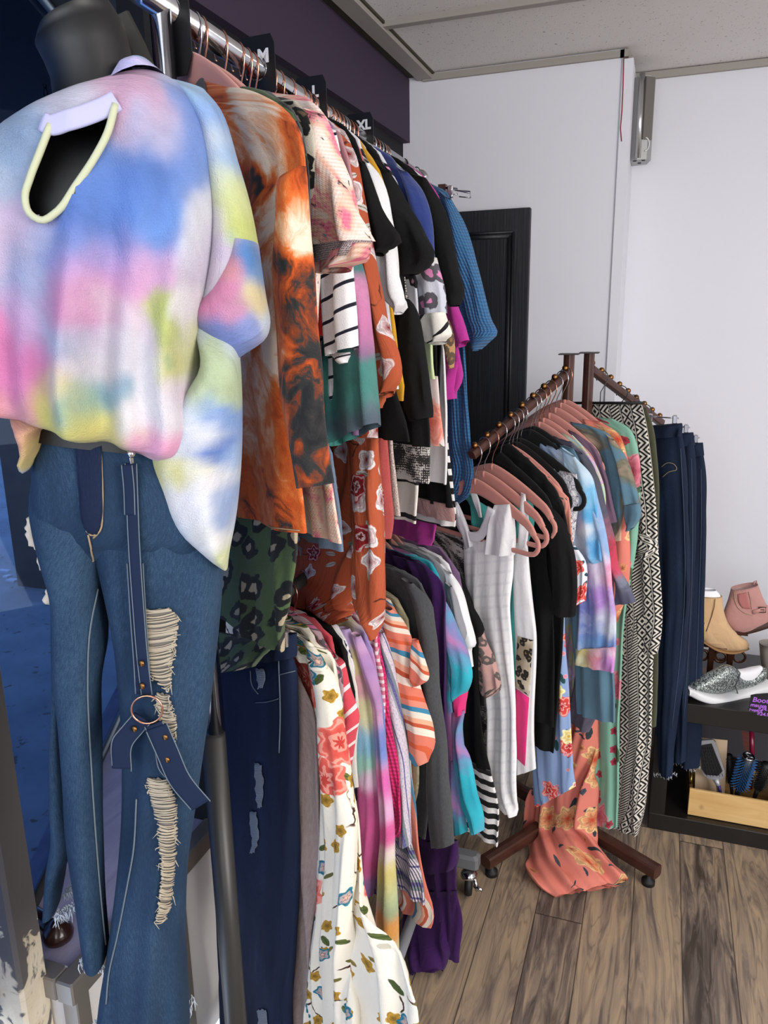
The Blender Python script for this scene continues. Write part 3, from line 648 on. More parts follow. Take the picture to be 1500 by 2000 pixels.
MT['peel'] = _m.done(_m.ramp(_t, [(0.0, '#54504f'), (0.58, '#5a5654'), (0.60, '#cdbfa6'), (0.66, '#d6cbb4'), (0.70, '#77706a'), (0.8, '#7d746c'), (0.84, '#8b6a4c')], 'LINEAR'), 0.8, bump=_t, bs=0.3, bd=0.004)
_m = M('pavement'); _p = _m.noise(_m.uv(3, src='Object'), 1.0, 6.0, 0.4, 0.65); _c = _m.noise(_m.uv(22, src='Object'), 1.0, 3.0)
MT['street'] = _m.done(_m.mix(_m.step(_c, 0.66, 0.03), _m.ramp(_p, [(0.3, '#82868c'), (0.7, '#a6aab0')]), '#6a6258'), 0.9, bump=_p, bs=0.4, bd=0.01)
_m = M('canopy_boards'); _x, _y, _ = _m.xy(_m.uv(1, 1, 0, 0, 0.3, src='Object')); _f = _m.f('FRACT', _m.f('DIVIDE', _y, 0.19))
MT['canopy'] = _m.done(_m.mix(_m.step(_f, 0.08, 0.03), '#1e1e26', '#6d6c7c'), 0.8)
MT['post'] = plain('dark_post_paint', '#15151b', 0.7)
MT['ledge'] = wood('window_ledge_boards', '#8a84a0', '#a9a3bc', (26.0, 3.0, 3.0))
def glass():
    m = M('blue_tinted_glass'); t = m.t; t.nodes.remove(m.b); out = [q for q in t.nodes if q.type == 'OUTPUT_MATERIAL'][0]
    tr = m.n('ShaderNodeBsdfTransparent'); tr.inputs[0].default_value = (0.28, 0.39, 0.56, 1); gl = m.n('ShaderNodeBsdfGlossy'); gl.inputs['Roughness'].default_value = 0.02
    mx = m.n('ShaderNodeMixShader'); mx.inputs[0].default_value = 0.03; t.links.new(tr.outputs[0], mx.inputs[1]); t.links.new(gl.outputs[0], mx.inputs[2]); t.links.new(mx.outputs[0], out.inputs[0])
    return m.m
MT['glass'] = glass()
# ------------------------------------------------------------------ the setting
def struct(name, mb, mat, smooth=False):
    o = mb.build(name, mat, None, None, smooth); o['kind'] = 'structure'; return o
struct('floor', MB().box((-0.86, -2.4, -0.05), (2.9, 3.3, 0.0)), MT['floor'])
struct('ceiling', MB().box((-0.80, -2.4, 2.40), (2.9, 3.3, 2.46)), MT['ceiling'])
struct('wall_back', MB().box((-0.92, 2.765, 0.0), (-0.178, 3.3, 2.44)), MT['wall'])
struct('wall_recess', MB().box((-0.178, 3.045, 0.0), (2.9, 3.2, 2.385)), MT['wall'])
struct('wall_right', MB().box((2.75, -2.4, 0.0), (2.9, 3.05, 2.4)), MT['wall'])
struct('wall_rear', MB().box((-2.2, -2.5, 0.0), (2.9, -2.35, 2.4)), MT['wall'])
struct('trim_1', MB().box((-0.182, 2.758, 0.0), (-0.150, 3.046, 2.37)), MT['wall'])                       # corner post edge
struct('wall_soffit', MB().box((-0.96, -0.6, 2.19), (-0.88, 2.766, 2.39)), MT['soffit'])
struct('trim_2', MB().box((-0.96, -0.6, 2.393), (-0.79, 2.80, 2.46)), MT['gap'])                          # dark-coloured box standing in for the shaded gap above the purple boxing
g = MB().box((-0.848, -2.0, 2.380), (-0.796, 2.766, 2.402)).box((-0.805, 2.262, 2.386), (2.7, 2.288, 2.402)).box((-0.805, 1.65, 2.386), (2.7, 1.676, 2.402))
g.box((-0.178, 2.752, 2.375), (-0.83, 2.768, 2.395)).box((-0.178, 3.03, 2.375), (2.7, 3.046, 2.397)).box((-0.190, 2.752, 2.375), (-0.165, 3.046, 2.395))
struct('trim_3', g, MT['tbar'])
struct('wall_left', MB().box((-0.96, 1.30, 0.0), (-0.905, 2.766, 2.19)), MT['navy'])
struct('trim_4', MB().box((-2.6, -0.6, 2.345), (-0.95, 2.766, 2.40)), MT['navy'])                           # dark boxing over the window bay
# knee wall with aluminium capping, display ledge behind it
kz = 0.505
struct('wall_sill', MB().box((-0.905, 0.842, 0.0), (-0.888, 1.30, kz - 0.04)).box((-1.25, 0.842, 0.0), (-0.905, 0.86, kz - 0.04)), MT['panel'])
a = MB().box((-0.917, 0.826, kz - 0.045), (-0.880, 1.30, kz), bev=0.003).box((-1.25, 0.826, kz - 0.045), (-0.917, 0.862, kz), bev=0.003)
a.box((-0.917, 0.836, 0.0), (-0.884, 0.868, kz - 0.04), bev=0.002).box((-0.917, 1.13, 0.0), (-0.884, 1.16, kz - 0.04), bev=0.002)
struct('trim_5', a, MT['alu'])
struct('trim_6', MB().prism([(-1.10, 0.862, kz - 0.05), (-0.917, 0.862, kz - 0.05), (-0.917, 2.76, kz - 0.05), (-2.02, 2.76, kz - 0.05)], (0, 0, 0.04)), MT['ledge'])
gd = np.array([-0.43, 0.90, 0]); gd /= np.linalg.norm(gd); g0 = np.array([-1.085, 0.94, 0]); gn = np.array([gd[1], -gd[0], 0])
A, B = g0 - gd * 0.75, g0 + gd * 2.1
win = MB().prism([(*A[:2], kz - 0.05), (*B[:2], kz - 0.05), (*B[:2], 2.34), (*A[:2], 2.34)], -gn * 0.006)
o = struct('window_1', win, MT['glass'])
f = MB()
f.tube([(*(A + gn * 0.006)[:2], kz + 0.0), (*(B + gn * 0.006)[:2], kz + 0.0)], 0.011, 8).tube([(*(A + gn * 0.01)[:2], 2.33), (*(B + gn * 0.01)[:2], 2.33)], 0.012, 8)
o2 = f.build('window_frame', MT['dark_grey_steel'], o, None, True)
# weathered post in front of the window bay
pp = on(48, 1850, 'y', 0.80)
struct('trim_7', MB().box((pp[0] - 0.09, 0.78, 0.0), (pp[0], 0.84, 2.2), bev=0.006), MT['peel'])
# outside: pavement, dark canopy of boards, canopy post
struct('ground', MB().box((-14, -3, -0.12), (-1.5, 12, -0.10)), MT['street'])
struct('trim_8', MB().box((-4.6, -1.0, 2.75), (-1.25, 6.0, 2.82)), MT['canopy'])
po = on(98, 1152, 'z', -0.10)
struct('trim_9', MB().box((po[0] - 0.27, po[1], -0.1), (po[0], po[1] + 0.27, 2.75)), MT['post'])
struct('wall_across', MB().box((-13.9, -3, -0.1), (-13.6, 12, 3.4)), plain('pale_facade', '#8f98a4', 0.9))

# black panelled door leaning in the corner
pd = Plane((-0.5, 2.745), 0.0)
DW0, DW1, DT = -0.80, -0.452, 1.952
d = MB().box((DW0, 2.735, 0.0), (DW1, 2.762, DT), bev=0.002)
door = d.build('panel_door', MT['door'], None, (-0.62, 2.75, 0)); tag(door, 'black panelled door leaning against the white wall behind the racks', 'door')
def molding(x0, x1, z0, z1):
    mb = MB(); y = 2.733
    for i, (ins, h, wd) in enumerate(((0.0, 0.012, 0.010), (0.012, 0.006, 0.016))):
        for p, q in (((x0+ins, z0+ins), (x1-ins, z0+ins)), ((x1-ins, z0+ins), (x1-ins, z1-ins)), ((x1-ins, z1-ins), (x0+ins, z1-ins)), ((x0+ins, z1-ins), (x0+ins, z0+ins))):
            mb.tube([(p[0], y, p[1]), (q[0], y, q[1])], 0.0, 8, flat=(wd/2, h/2), up=(0, 1, 0))
    return mb
molding(DW0 + 0.055, DW1 - 0.055, 1.0, DT - 0.075).build('panel_molding', MT['door'], door, None, True)
molding(DW0 + 0.055, DW1 - 0.055, 0.12, 0.92).build('panel_molding', MT['door'], door, None, True)

# silver loudspeaker on the corner of the recess
sp = empty('wall_speaker', (-0.14, 2.95, 2.21), 'silver wall speaker mounted high in the white corner', 'speaker')
q = lambda x, y, yy: on(x, y, 'y', yy)
z0, z1 = 2.095, 2.345
poly = [(-0.176, 2.90), (-0.128, 2.865), (-0.098, 2.875), (-0.085, 2.90), (-0.10, 2.97), (-0.176, 2.99)]
MB().prism([(x, y, z0) for x, y in poly], (0, 0, z1 - z0)).build('cabinet', plain('silver_plastic', '#9b9c9a', 0.42, 0.3), sp)
MB().tube([(-0.126, 2.866, z0 + 0.004), (-0.126, 2.866, z1 + 0.006)], 0.010, 10).build('front_rib', plain('polished_silver', '#b9b9b8', 0.25, 0.9), sp, None, True)
MB().prism([(-0.112, 2.862, z0 + 0.06), (-0.086, 2.886, z0 + 0.06), (-0.086, 2.886, z1 - 0.004), (-0.112, 2.862, z1 - 0.004)], (-0.004, 0.004, 0)).build('grille', plain('speaker_grille', '#6f6c66', 0.6, 0.4), sp)
MB().tube([(-0.104 + 0.012 * math.sin(t), 2.868 + 0.009 * math.sin(t), z0 + 0.045 + 0.02 * math.cos(t)) for t in np.linspace(0, PI, 8)], 0.002, 6).build('badge', plain('white_badge', '#d9d9d9', 0.4), sp, None, True)
for x, y in ((-0.160, 2.91), (-0.135, 2.885), (-0.108, 2.885), (-0.122, 2.93), (-0.155, 2.95)): MB().lathe([(0.006, z0 - 0.002), (0.006, z0 + 0.002)], (x, y, 0), 10).build('screw', MT['rubber'], sp)
wr = [q(x, y, 2.757) for x, y in ((1219, 95), (1218, 130), (1217, 170), (1215, 215), (1212, 250), (1214, 276))]
tag(MB().tube(wr, 0.0016, 6).build('speaker_wire', plain('red_wire', '#8e2430', 0.5), None, None, True), 'thin red wire running down the wall edge beside the silver speaker', 'wire')

# ------------------------------------------------------------------ double rail clothes rack
ZR = 1.975
def rx(y): return -0.6057 - 0.04464 * (y - 0.925)
RD = np.array([-0.04464, 1, 0]); RD /= np.linalg.norm(RD)
ZL = 1.12
rack = empty('clothes_rack', (rx(1.4), 1.4, 0), 'long rolling double-rail rack with shiny chrome top rail and grey feet', 'clothes rack')
def rp(y, z): return np.array([rx(y), y, z])
MB().tube([rp(0.86, ZR), rp(2.0, ZR)], 0.0150, 20).build('top_rail', MT['chrome'], rack, None, True)
MB().tube([rp(2.0, ZR), rp(2.172, ZR)], 0.0125, 20).lathe([(0.0, -0.006), (0.019, -0.004), (0.019, 0.012), (0.012, 0.018), (0, 0.018)], rp(2.172, ZR), 18, RD).build('rail_extension', MT['chrome'], rack, None, True)
MB().tube([rp(0.995, ZL), rp(2.1, ZL)], 0.0115, 16).build('lower_rail', MT['dark_grey_steel'], rack, None, True)
MB().tube([rp(0.905, 0.98), rp(0.905, ZR + 0.04)], 0.0135, 16).build('chrome_post', MT['chrome'], rack, None, True)
MB().tube([rp(0.895, 0.09), rp(0.895, 0.995)], 0.0185, 16).ball((rx(.895) + 0.004, 0.878, 0.42), 0.006).build('grey_post', MT['dark_grey_steel'], rack, None, True)
MB().tube([rp(1.80, 0.98), rp(1.80, ZR)], 0.0125, 16).tube([rp(1.80, ZR - 0.055), rp(1.80, ZR - 0.01)], 0.0165, 16).build('chrome_post', MT['chrome'], rack, None, True)
MB().tube([rp(1.82, 0.09), rp(1.82, 0.995)], 0.0185, 16).build('grey_post', MT['dark_grey_steel'], rack, None, True)
MB().tube([rp(0.9, 0.10) + np.array([0.12, 0, 0]), rp(1.80, 0.10) + np.array([0.12, 0, 0])], 0.014, 14).build('base_tube', MT['grey'], rack, None, True)
MB().tube([rp(0.9, 0.10) + np.array([-0.16, 0, 0]), rp(1.80, 0.10) + np.array([-0.16, 0, 0])], 0.018, 14).build('base_tube', MT['grey'], rack, None, True)
for yy in (0.90, 1.84):
    MB().box(rp(yy, 0.085) + np.array([-0.24, -0.022, 0]), rp(yy, 0.13) + np.array([0.25, 0.022, 0]), bev=0.008).build('foot', MT['grey_plastic'], rack)
    for sx in (-0.215, 0.222):
        p = rp(yy, 0.0) + np.array([sx, -0.01, 0])
        c = MB().lathe([(0.0, -0.012), (0.03, -0.010), (0.034, 0.0), (0.03, 0.010), (0.0, 0.012)], p + np.array([0, 0, 0.036]), 18, (1, 0.15, 0)).build('caster', MT['rubber'], rack, None, True)
        MB().ball(p + np.array([0, 0.0, 0.066]), 0.024, 14, (1, 1, 0.7)).tube([p + np.array([0.014, 0, 0.07]), p + np.array([0.03, -0.02, 0.035])], 0.006, 8).tube([p + np.array([0.02, -0.02, 0.05]), p + np.array([0.045, -0.03, 0.05])], 0.005, 8).build('caster_fork', MT['chrome'], c, None, True)

# ------------------------------------------------------------------ four-way rack
FC = np.array([-0.214, 2.203]); A1 = np.array([-0.522, -0.853]); A1 /= np.linalg.norm(A1); A2 = np.array([-A1[1], A1[0]])
def fp(s_, t_, z): return np.array([FC[0] + A1[0]*s_ + A2[0]*t_, FC[1] + A1[1]*s_ + A2[1]*t_, z])
def az(s_): return 1.478 - 0.5 * abs(s_)
four = empty('four_way_rack', (*FC, 0), 'brown four-way garment rack with sloping arms studded with bronze balls', 'clothes rack')
def sqbar(p, q_, hw, up=(0, 0, 1)): return MB().tube([p, q_], 0, 12, flat=(hw, hw), up=up)
for s_, lab in ((0.052, 1), (-0.036, -1)):
    post = sqbar(fp(s_, 0, 0.07), fp(s_, 0, 1.498), 0.0125, (*A1, 0)).build('post', MT['brown_steel'], four)
    MB().box(fp(s_, 0, 1.498) - np.array([0.026, 0.026, 0]), fp(s_, 0, 1.498) + np.array([0.026, 0.026, 0.003])).build('end_plate', plain('dark_end_plate', '#241812', 0.5), post)
    s1 = 0.42 if lab > 0 else -0.42
    arm = sqbar(fp(s_ + 0.01 * lab, 0, az(s_ + 0.01 * lab)), fp(s1, 0, az(s1)), 0.0115).build('arm', MT['brown_steel'], four)
    for k in range(9):
        t = s_ + (s1 - s_) * (k + 0.35) / 8.6
        if abs(t) > 0.42: continue
        MB().ball(fp(t, 0, az(t) + 0.0185), 0.0085).tube([fp(t, 0, az(t) + 0.008), fp(t, 0, az(t) + 0.014)], 0.0035, 8).build('ball_stop', MT['bronze'], arm, None, True)
for d_ in ((1, 0), (-1, 0), (0, 1), (0, -1)):
    lg = sqbar(fp(0.02 * d_[0], 0.02 * d_[1], 0.055), fp(0.345 * d_[0], 0.345 * d_[1], 0.055), 0.0195).build('base_leg', MT['brown_steel'], four)
    MB().lathe([(0.0, 0.0), (0.019, 0.0), (0.019, 0.014), (0.008, 0.022), (0.008, 0.036), (0, 0.036)], fp(0.318 * d_[0], 0.318 * d_[1], 0), 16).build('leveling_foot', MT['rubber'], lg, None, True)

# ------------------------------------------------------------------ hangers
def hanger_meshes(half, kind, drop=0.088):
    """body and hook about the rail centre: x across, z up"""
    b = MB()
    path, wid = [], []
    for t in np.linspace(-1, 1, 33):
        a = abs(t); z = -drop - 0.078 * (a ** 1.35) - 0.012 * math.exp(-((a - 0.3) / 0.12) ** 2) * 0 + 0.0
        if a > 0.86: z -= 0.012 * ((a - 0.86) / 0.14) ** 2
        path.append((t * half, 0, z)); wid.append((0.0035, 0.0125 * (1 - a) ** 0.6 + 0.0075))
    b.tube(path, 0, 10, flat=wid, up=(0, 0, 1))
    zt = path[-1][2]
    loop = [(half - 0.004, 0, zt + 0.002), (half + 0.010, 0, zt - 0.012), (half + 0.012, 0, zt - 0.030), (half + 0.002, 0, zt - 0.044), (half - 0.018, 0, zt - 0.049)]
    bar = catmull(loop, 10).tolist(); allb = bar + [(-p[0], 0, p[2]) for p in reversed(bar)]
    b.tube(allb, 0, 8, flat=(0.0035, 0.0062), up=(0, 0.0, 1) if False else None)
    b.lathe([(0.0055, -drop + 0.004), (0.0055, -drop + 0.018), (0.0, -drop + 0.019)], (0, 0, 0), 10)
    h = MB(); r = 0.0205; pts = [(0, 0, -drop + 0.012), (0, 0, min(-0.046, -drop + 0.03)), (0.004, 0, -0.042), (0.0165, 0, -0.020)]
    pts += [(r * math.cos(t), 0, r * math.sin(t) - 0.004) for t in np.linspace(-0.35, PI + 0.75, 18)]
    h.tube(pts, 0.0015, 6)
    return b, h
HP = {}
def hanger(o, ang, z, kind, wire, label, group, half=0.19, drop=0.088):
    key = (kind, wire, round(half, 3), drop)
    if key not in HP:
        b, h = hanger_meshes(half, kind, drop); HP[key] = (b, h)
        r = empty('hanger', (*o, z), label, 'hanger', group)
        bo = b.build('hanger_body', MT[kind], r, None, True); ho = h.build('hook', MT[wire], r, None, True)
        for c in (bo, ho):                                 # built about the rail centre, so no offset to its empty
            me = c.data; cc = np.zeros(len(me.vertices) * 3, np.float32); me.vertices.foreach_get('co', cc)
            cc = cc.reshape(-1, 3) + np.array([*o, z], np.float32); me.vertices.foreach_set('co', cc.ravel()); me.update()
        HP[key] = r
    else:
        src = HP[key]; r = src.copy(); C.objects.link(r)
        for c in src.children:
            d = c.copy(); C.objects.link(d); d.parent = r
        r['label'] = label; r['group'] = group
    r.location = (*o, z); r.rotation_euler = (0, 0, ang)
    return r
YAW = math.radians(-32)
def PU(y, yaw=None): return Plane((rx(y), y), YAW if yaw is None else math.radians(-yaw))
def PF(s_): return Plane(FC + A1 * s_, u=A2)
# ------------------------------------------------------------------ garments
UPG, LOG, FWG = 'hangers along the chrome top rail', 'hangers along the lower rail', 'hangers on the four-way rack'
def G(name, cat, label, pl, body, mat, th=0.010, **k):
    o = strip(name, pl, body, MT[mat] if isinstance(mat, str) else mat, None, th, **k); tag(o, label, cat); return o
def SL(o, pl, rows, mat, name='sleeve', th=0.012, off=0.012, **k):
    return strip(name, pl, rows, MT[mat], o, th, off=off, **k)
def hang(y, what, wire='rose', kind='pink_velvet', lower=False, half=0.16):
    col = 'pink' if kind == 'pink_velvet' else 'black'; wn = 'rose gold' if wire == 'rose' else 'chrome'
    hanger((rx(y), y), YAW, ZL if lower else ZR, kind, wire, f'{col} velvet hanger with {wn} hook holding the {what}', LOG if lower else UPG, half, 0.058 if (y < 1.02 and not lower) else 0.088)

# --- mannequin form at the end of the rack
PM = Plane((-0.505, 0.69), math.radians(26))
form = strip('mannequin_form', PM, [(70, 250, 300, 205), (-10, 330, 390, 300), (-20, 450, 400, 420), (10, 600, 380, 600), (40, 740, 360, 760), (60, 850, 350, 880)], MT['form_black'], None, [0.03, 0.05, 0.058, 0.055, 0.05, 0.05], fold=0, sup=0.8)
tag(form, 'black headless torso form wearing the pastel tie-dye top', 'mannequin')
strip('neck', PM, [(88, 78, 222, 18), (80, 100, 238, 40), (92, 130, 252, 90), (110, 180, 262, 150), (112, 240, 275, 215)], MT['form_black'], form, [0.040, 0.046, 0.046, 0.045, 0.05], fold=0, sup=0.95, off=0.01)
MB().tube([PM.pt(150, 40), PM.pt(146, 5), PM.pt(140, -30), PM.pt(165, -60), PM.pt(200, -40)], 0.0022, 8).build('hook', MT['chrome'], form, None, True)
MB().tube([PM.pt(204, -6) - PM.N * 0.05, PM.pt(238, 60) - PM.N * 0.05, PM.pt(272, 140) - PM.N * 0.05], 0, 8, flat=(0.004, 0.014), up=(0, 0, 1)).build('back_strap', plain('dark_olive_strap', '#1d1b14', 0.6), form)

KEY = [(97, 238), (68, 325), (52, 375), (57, 412), (84, 430), (110, 416), (150, 362), (188, 305), (212, 258), (226, 196), (160, 218)]
def in_poly(x, y, P):
    c = False; n = len(P)
    for i in range(n):
        x1, y1 = P[i]; x2, y2 = P[(i + 1) % n]
        if (y1 > y) != (y2 > y) and x < (x2 - x1) * (y - y1) / (y2 - y1) + x1: c = not c
    return c
def prj(p):
    v = RC.T @ (np.asarray(p) - CAM); return 750 + FPX * v[0] / v[2], 1000 + FPX * v[1] / v[2]
def key_cut(c):
    if (c[:2] - PM.o) @ PM.n < 0.02: return False
    x, y = prj(c); return in_poly(x, y, KEY)
dye = [(330, 330, 60, '#6f8fd0'), (230, 400, 62, '#5f86cf'), (170, 440, 55, '#5b7cc6'), (260, 340, 34, '#5274b8'), (300, 430, 45, '#6c95d6'), (200, 510, 48, '#7d97d2'), (340, 250, 40, '#6f8dd0'), (410, 320, 35, '#7ba0dc'),
       (250, 215, 34, '#cfa3bd'), (290, 260, 36, '#bcb6cf'), (390, 430, 45, '#d9d9e4'), (420, 480, 30, '#cfc0da'), (60, 470, 42, '#c9b5cf'), (40, 300, 40, '#8fa7c4'), (20, 370, 45, '#aab9cf'), (100, 540, 50, '#9ca6c9'), (60, 600, 40, '#bfa3c9'),
       (30, 690, 60, '#db7fb2'), (170, 590, 42, '#cf86b4'), (230, 540, 50, '#e39cc4'), (290, 500, 42, '#d9a9cc'), (250, 600, 46, '#dccbd6'), (310, 600, 34, '#b5c062'), (300, 570, 22, '#c3ca76'), (320, 690, 34, '#c9c87a'), (320, 670, 12, '#8fae8a'), (380, 600, 30, '#e6e0e6'),
       (200, 690, 55, '#d6d0d8'), (270, 700, 40, '#dfdbe0'), (130, 650, 40, '#a9b0cc'), (180, 780, 34, '#8db0a6'), (210, 770, 26, '#7fa5bd'), (90, 770, 48, '#d6c96e'), (150, 820, 40, '#cfcb6a'), (220, 830, 38, '#d9d17c'), (40, 780, 36, '#e79ab0'), (300, 790, 50, '#e0dbe0'), (350, 740, 40, '#e6d9e6'),
       (380, 760, 28, '#e48fb8'), (330, 850, 40, '#ea9fc0'), (390, 850, 34, '#b6b5d6'), (260, 860, 30, '#ddcf8a'), (400, 640, 30, '#d8d48e')]
shirt = strip('tie_dye_top', PM, [(86, 238, 262, 168), (55, 246, 318, 158), (10, 270, 372, 190), (-22, 330, 412, 260), (-32, 420, 428, 370), (-34, 520, 424, 480), (-32, 610, 408, 580), (-26, 700, 396, 680), (-18, 755, 398, 760), (-6, 776, 406, 820), (2, 791, 396, 868), (30, 803, 366, 890)],
              MT['shirt'], None, [0.04, 0.055, 0.066, 0.074, 0.078, 0.08, 0.08, 0.082, 0.086, 0.088, 0.08, 0.05], n=230, step=0.005, fold=0.0085, ffreq=3.0, seed=3.3, off=0.008, blobs=dye, base='#c9c6d6', bulge=lambda f, S: (0.010 * np.sin(S * 7.5 + 1.2 + 1.5 * f) + 0.006 * np.sin(S * 15 + 3 * f)) * min(1.0, max(0.0, 2.0 * f - 0.5)), cut=key_cut, cap=False, sup=0.8, warp=0.03)
tag(shirt, 'pastel blue and pink tie-dye top with keyhole neck on the black torso form', 'top')
trim_dye = MT['shirt_trim'] = plain('keyhole_binding', '#bfc2a2', 0.85)
kp = [surf(shirt, x, y, 0.0) if False else None for x, y in KEY]
# binding around the keyhole follows the cut cloth
front = [v for v in np.array(BVH[shirt.name][0])]
def shirt_pt(x, y):
    """point on the uncut front of the top"""
    V, F = BVH['full_shirt']; r = ray(x, y)
    h = FULL.ray_cast(Vector(CAM), Vector(r))
    if h[0] is None: return CAM + r * 0.8
    return np.array(h[0])
full = strip('tmp', PM, [(86, 238, 262, 168), (55, 246, 318, 158), (10, 270, 372, 190), (-22, 330, 412, 260), (-32, 420, 428, 370), (-34, 520, 424, 480)], None, None, [0.04, 0.055, 0.066, 0.074, 0.078, 0.08], n=90, step=0.012, fold=0.0, off=0.008, cap=False, sup=0.8)
BVH['full_shirt'] = BVH[full.name]; FULL = BVHTree.FromPolygons([tuple(v) for v in BVH[full.name][0]], BVH[full.name][1]); bpy.data.objects.remove(full)
bind = catmull(np.array([(100, 244), (80, 296), (60, 348), (50, 385), (58, 416), (84, 431), (110, 416), (150, 362), (188, 305), (212, 258), (226, 205)], float), 46)
MB().tube([shirt_pt(x, y) + PM.N * 0.002 for x, y in bind], 0.0033, 8).build('keyhole_binding', trim_dye, shirt, None, True)
col_m = MT['collar'] = tiedye('pale_collar_dye', [(0.1, '#a9b6d6'), (0.5, '#bcb2d8'), (0.9, '#8fb3d6')], 14.0)
cp = catmull(np.array([(84, 238), (95, 244), (130, 236), (180, 220), (216, 204), (228, 197)], float), 24)
MB().tube([near(PM, x, y, 0.088 - 0.012 * abs(i / 23 - 0.35)) for i, (x, y) in enumerate(cp)], 0, 12, flat=(0.0035, 0.0085), up=(0, 0, 1)).build('collar_band', col_m, shirt, None, True)
strip('collar_fold', PM, [(252, 140, 290, 136), (238, 165, 312, 152), (226, 190, 330, 166)], col_m, shirt, [0.03, 0.045, 0.05], n=30, step=0.008, fold=0.004, off=0.02)
strip('collar_fold', PM, [(112, 200, 128, 188), (92, 226, 124, 205), (78, 246, 112, 226)], col_m, shirt, [0.02, 0.03, 0.04], n=30, step=0.008, fold=0.003, off=0.01)
strip('sleeve', PM, [(300, 152, 400, 176), (345, 190, 440, 228), (385, 260, 466, 312), (402, 350, 488, 390), (412, 430, 502, 460), (410, 500, 508, 505), (398, 570, 500, 545), (380, 612, 470, 590)], MT['shirt'], shirt,
      [0.035, 0.042, 0.045, 0.046, 0.045, 0.044, 0.040, 0.034], n=64, step=0.007, fold=0.006, ffreq=2, off=0.0, sup=0.8, warp=0.012, base='#d3d5e0', cap=False,
      blobs=[(360, 180, 40, '#9fc0e0'), (420, 230, 40, '#86a9de'), (450, 300, 40, '#94b6e2'), (420, 290, 26, '#d3d9dc'), (430, 360, 30, '#d9dfca'), (470, 380, 34, '#cdd494'), (480, 440, 34, '#c9d17a'), (420, 440, 30, '#dcd6e0'), (400, 520, 26, '#d6c8d6'), (440, 480, 20, '#cfc0d8'), (462, 470, 10, '#b9cfb0')])
strip('cuff_panel', PM, [(452, 472, 506, 480), (440, 510, 512, 525), (412, 562, 520, 580), (376, 622, 528, 632), (404, 668, 520, 660), (438, 712, 470, 697)], MT['shirt'], shirt,
      [0.046, 0.047, 0.047, 0.046, 0.038, 0.014], n=64, step=0.006, fold=0.004, ffreq=2, off=0.003, sup=0.8, warp=0.012, base='#c9b9c9', cap=False,
      blobs=[(450, 530, 20, '#d9949c'), (430, 570, 20, '#d98aae'), (485, 520, 24, '#4a7fba'), (505, 560, 20, '#6890c0'), (490, 590, 20, '#d3c295'), (512, 622, 16, '#c3cddb'), (400, 600, 22, '#d184aa'), (440, 610, 20, '#cf8fae'), (420, 650, 30, '#7384c6'), (450, 680, 30, '#7086c8'), (470, 640, 20, '#8797ce')])
strip('side_drape', PM, [(380, 640, 462, 640), (392, 720, 470, 722), (330, 800, 472, 800), (292, 880, 471, 880), (312, 950, 466, 950), (350, 1022, 458, 1020), (402, 1068, 450, 1066), (436, 1098, 446, 1096)], MT['shirt'], shirt, [0.05, 0.055, 0.06, 0.06, 0.05, 0.045, 0.035, 0.012],
      n=60, step=0.008, fold=0.012, ffreq=3.2, off=0.012, sup=0.75, base='#ccd6e6', cap=False, blobs=[(420, 720, 40, '#b9c9a0'), (440, 800, 40, '#7fa0d8'), (400, 830, 30, '#e3e4ea'), (420, 880, 34, '#5f80c6'), (380, 930, 30, '#e9e6d0'), (450, 900, 26, '#9fb9e0'), (330, 940, 30, '#d2cf8a'), (400, 980, 34, '#e6e4e8'), (440, 1000, 26, '#93a9d4'), (410, 1040, 24, '#eceae6'), (430, 1075, 18, '#d3d9a6')])
strip('front_tail', PM, [(20, 805, 110, 808), (33, 840, 100, 835), (40, 875, 84, 870), (33, 905, 68, 895), (48, 928, 60, 918)], MT['shirt'], shirt, [0.05, 0.05, 0.045, 0.035, 0.01], n=40, step=0.008, fold=0.006, off=0.03, base='#d6b58e', cap=False,
      blobs=[(50, 830, 26, '#e0a28e'), (80, 840, 22, '#d6c56a'), (60, 870, 18, '#cfc27a'), (45, 900, 16, '#a9b3c9'), (55, 915, 12, '#cfa8b4')])
# --- ripped jeans hanging below it
PJ = Plane((-0.512, 0.70), math.radians(26))
jeans = strip('ripped_jeans', PJ, [(95, 800, 430, 850), (72, 880, 446, 930), (66, 960, 446, 1010), (70, 1020, 440, 1060), (110, 1070, 400, 1100)], MT['jeans'], None, [0.055, 0.063, 0.064, 0.056, 0.03], n=60, fold=0.003, sup=0.75)
tag(jeans, 'mid-blue ripped flare jeans hanging under the pastel tie-dye top', 'jeans')
lgL = strip('leg', PJ, [(62, 930, 270, 935), (60, 990, 236, 1000), (80, 1080, 212, 1090), (100, 1150, 206, 1160), (106, 1230, 208, 1250), (108, 1320, 196, 1330), (116, 1420, 196, 1430), (122, 1520, 199, 1520), (128, 1620, 201, 1620), (146, 1740, 205, 1740), (168, 1852, 210, 1860)], MT['jeans'], jeans, [0.03, 0.05, 0.05, 0.043, 0.036, 0.033, 0.03, 0.03, 0.03, 0.032, 0.035], n=44, fold=0.005, ffreq=4, sup=0.8)
lgB = strip('leg_back', PJ, [(100, 1250, 150, 1250), (103, 1380, 142, 1380), (98, 1480, 140, 1480), (97, 1600, 148, 1600), (96, 1700, 152, 1700), (97, 1770, 158, 1745), (98, 1815, 150, 1790)], MT['jeans'], jeans, [0.03, 0.03, 0.03, 0.03, 0.03, 0.03, 0.03], n=36, fold=0.006, ffreq=5, off=-0.045)
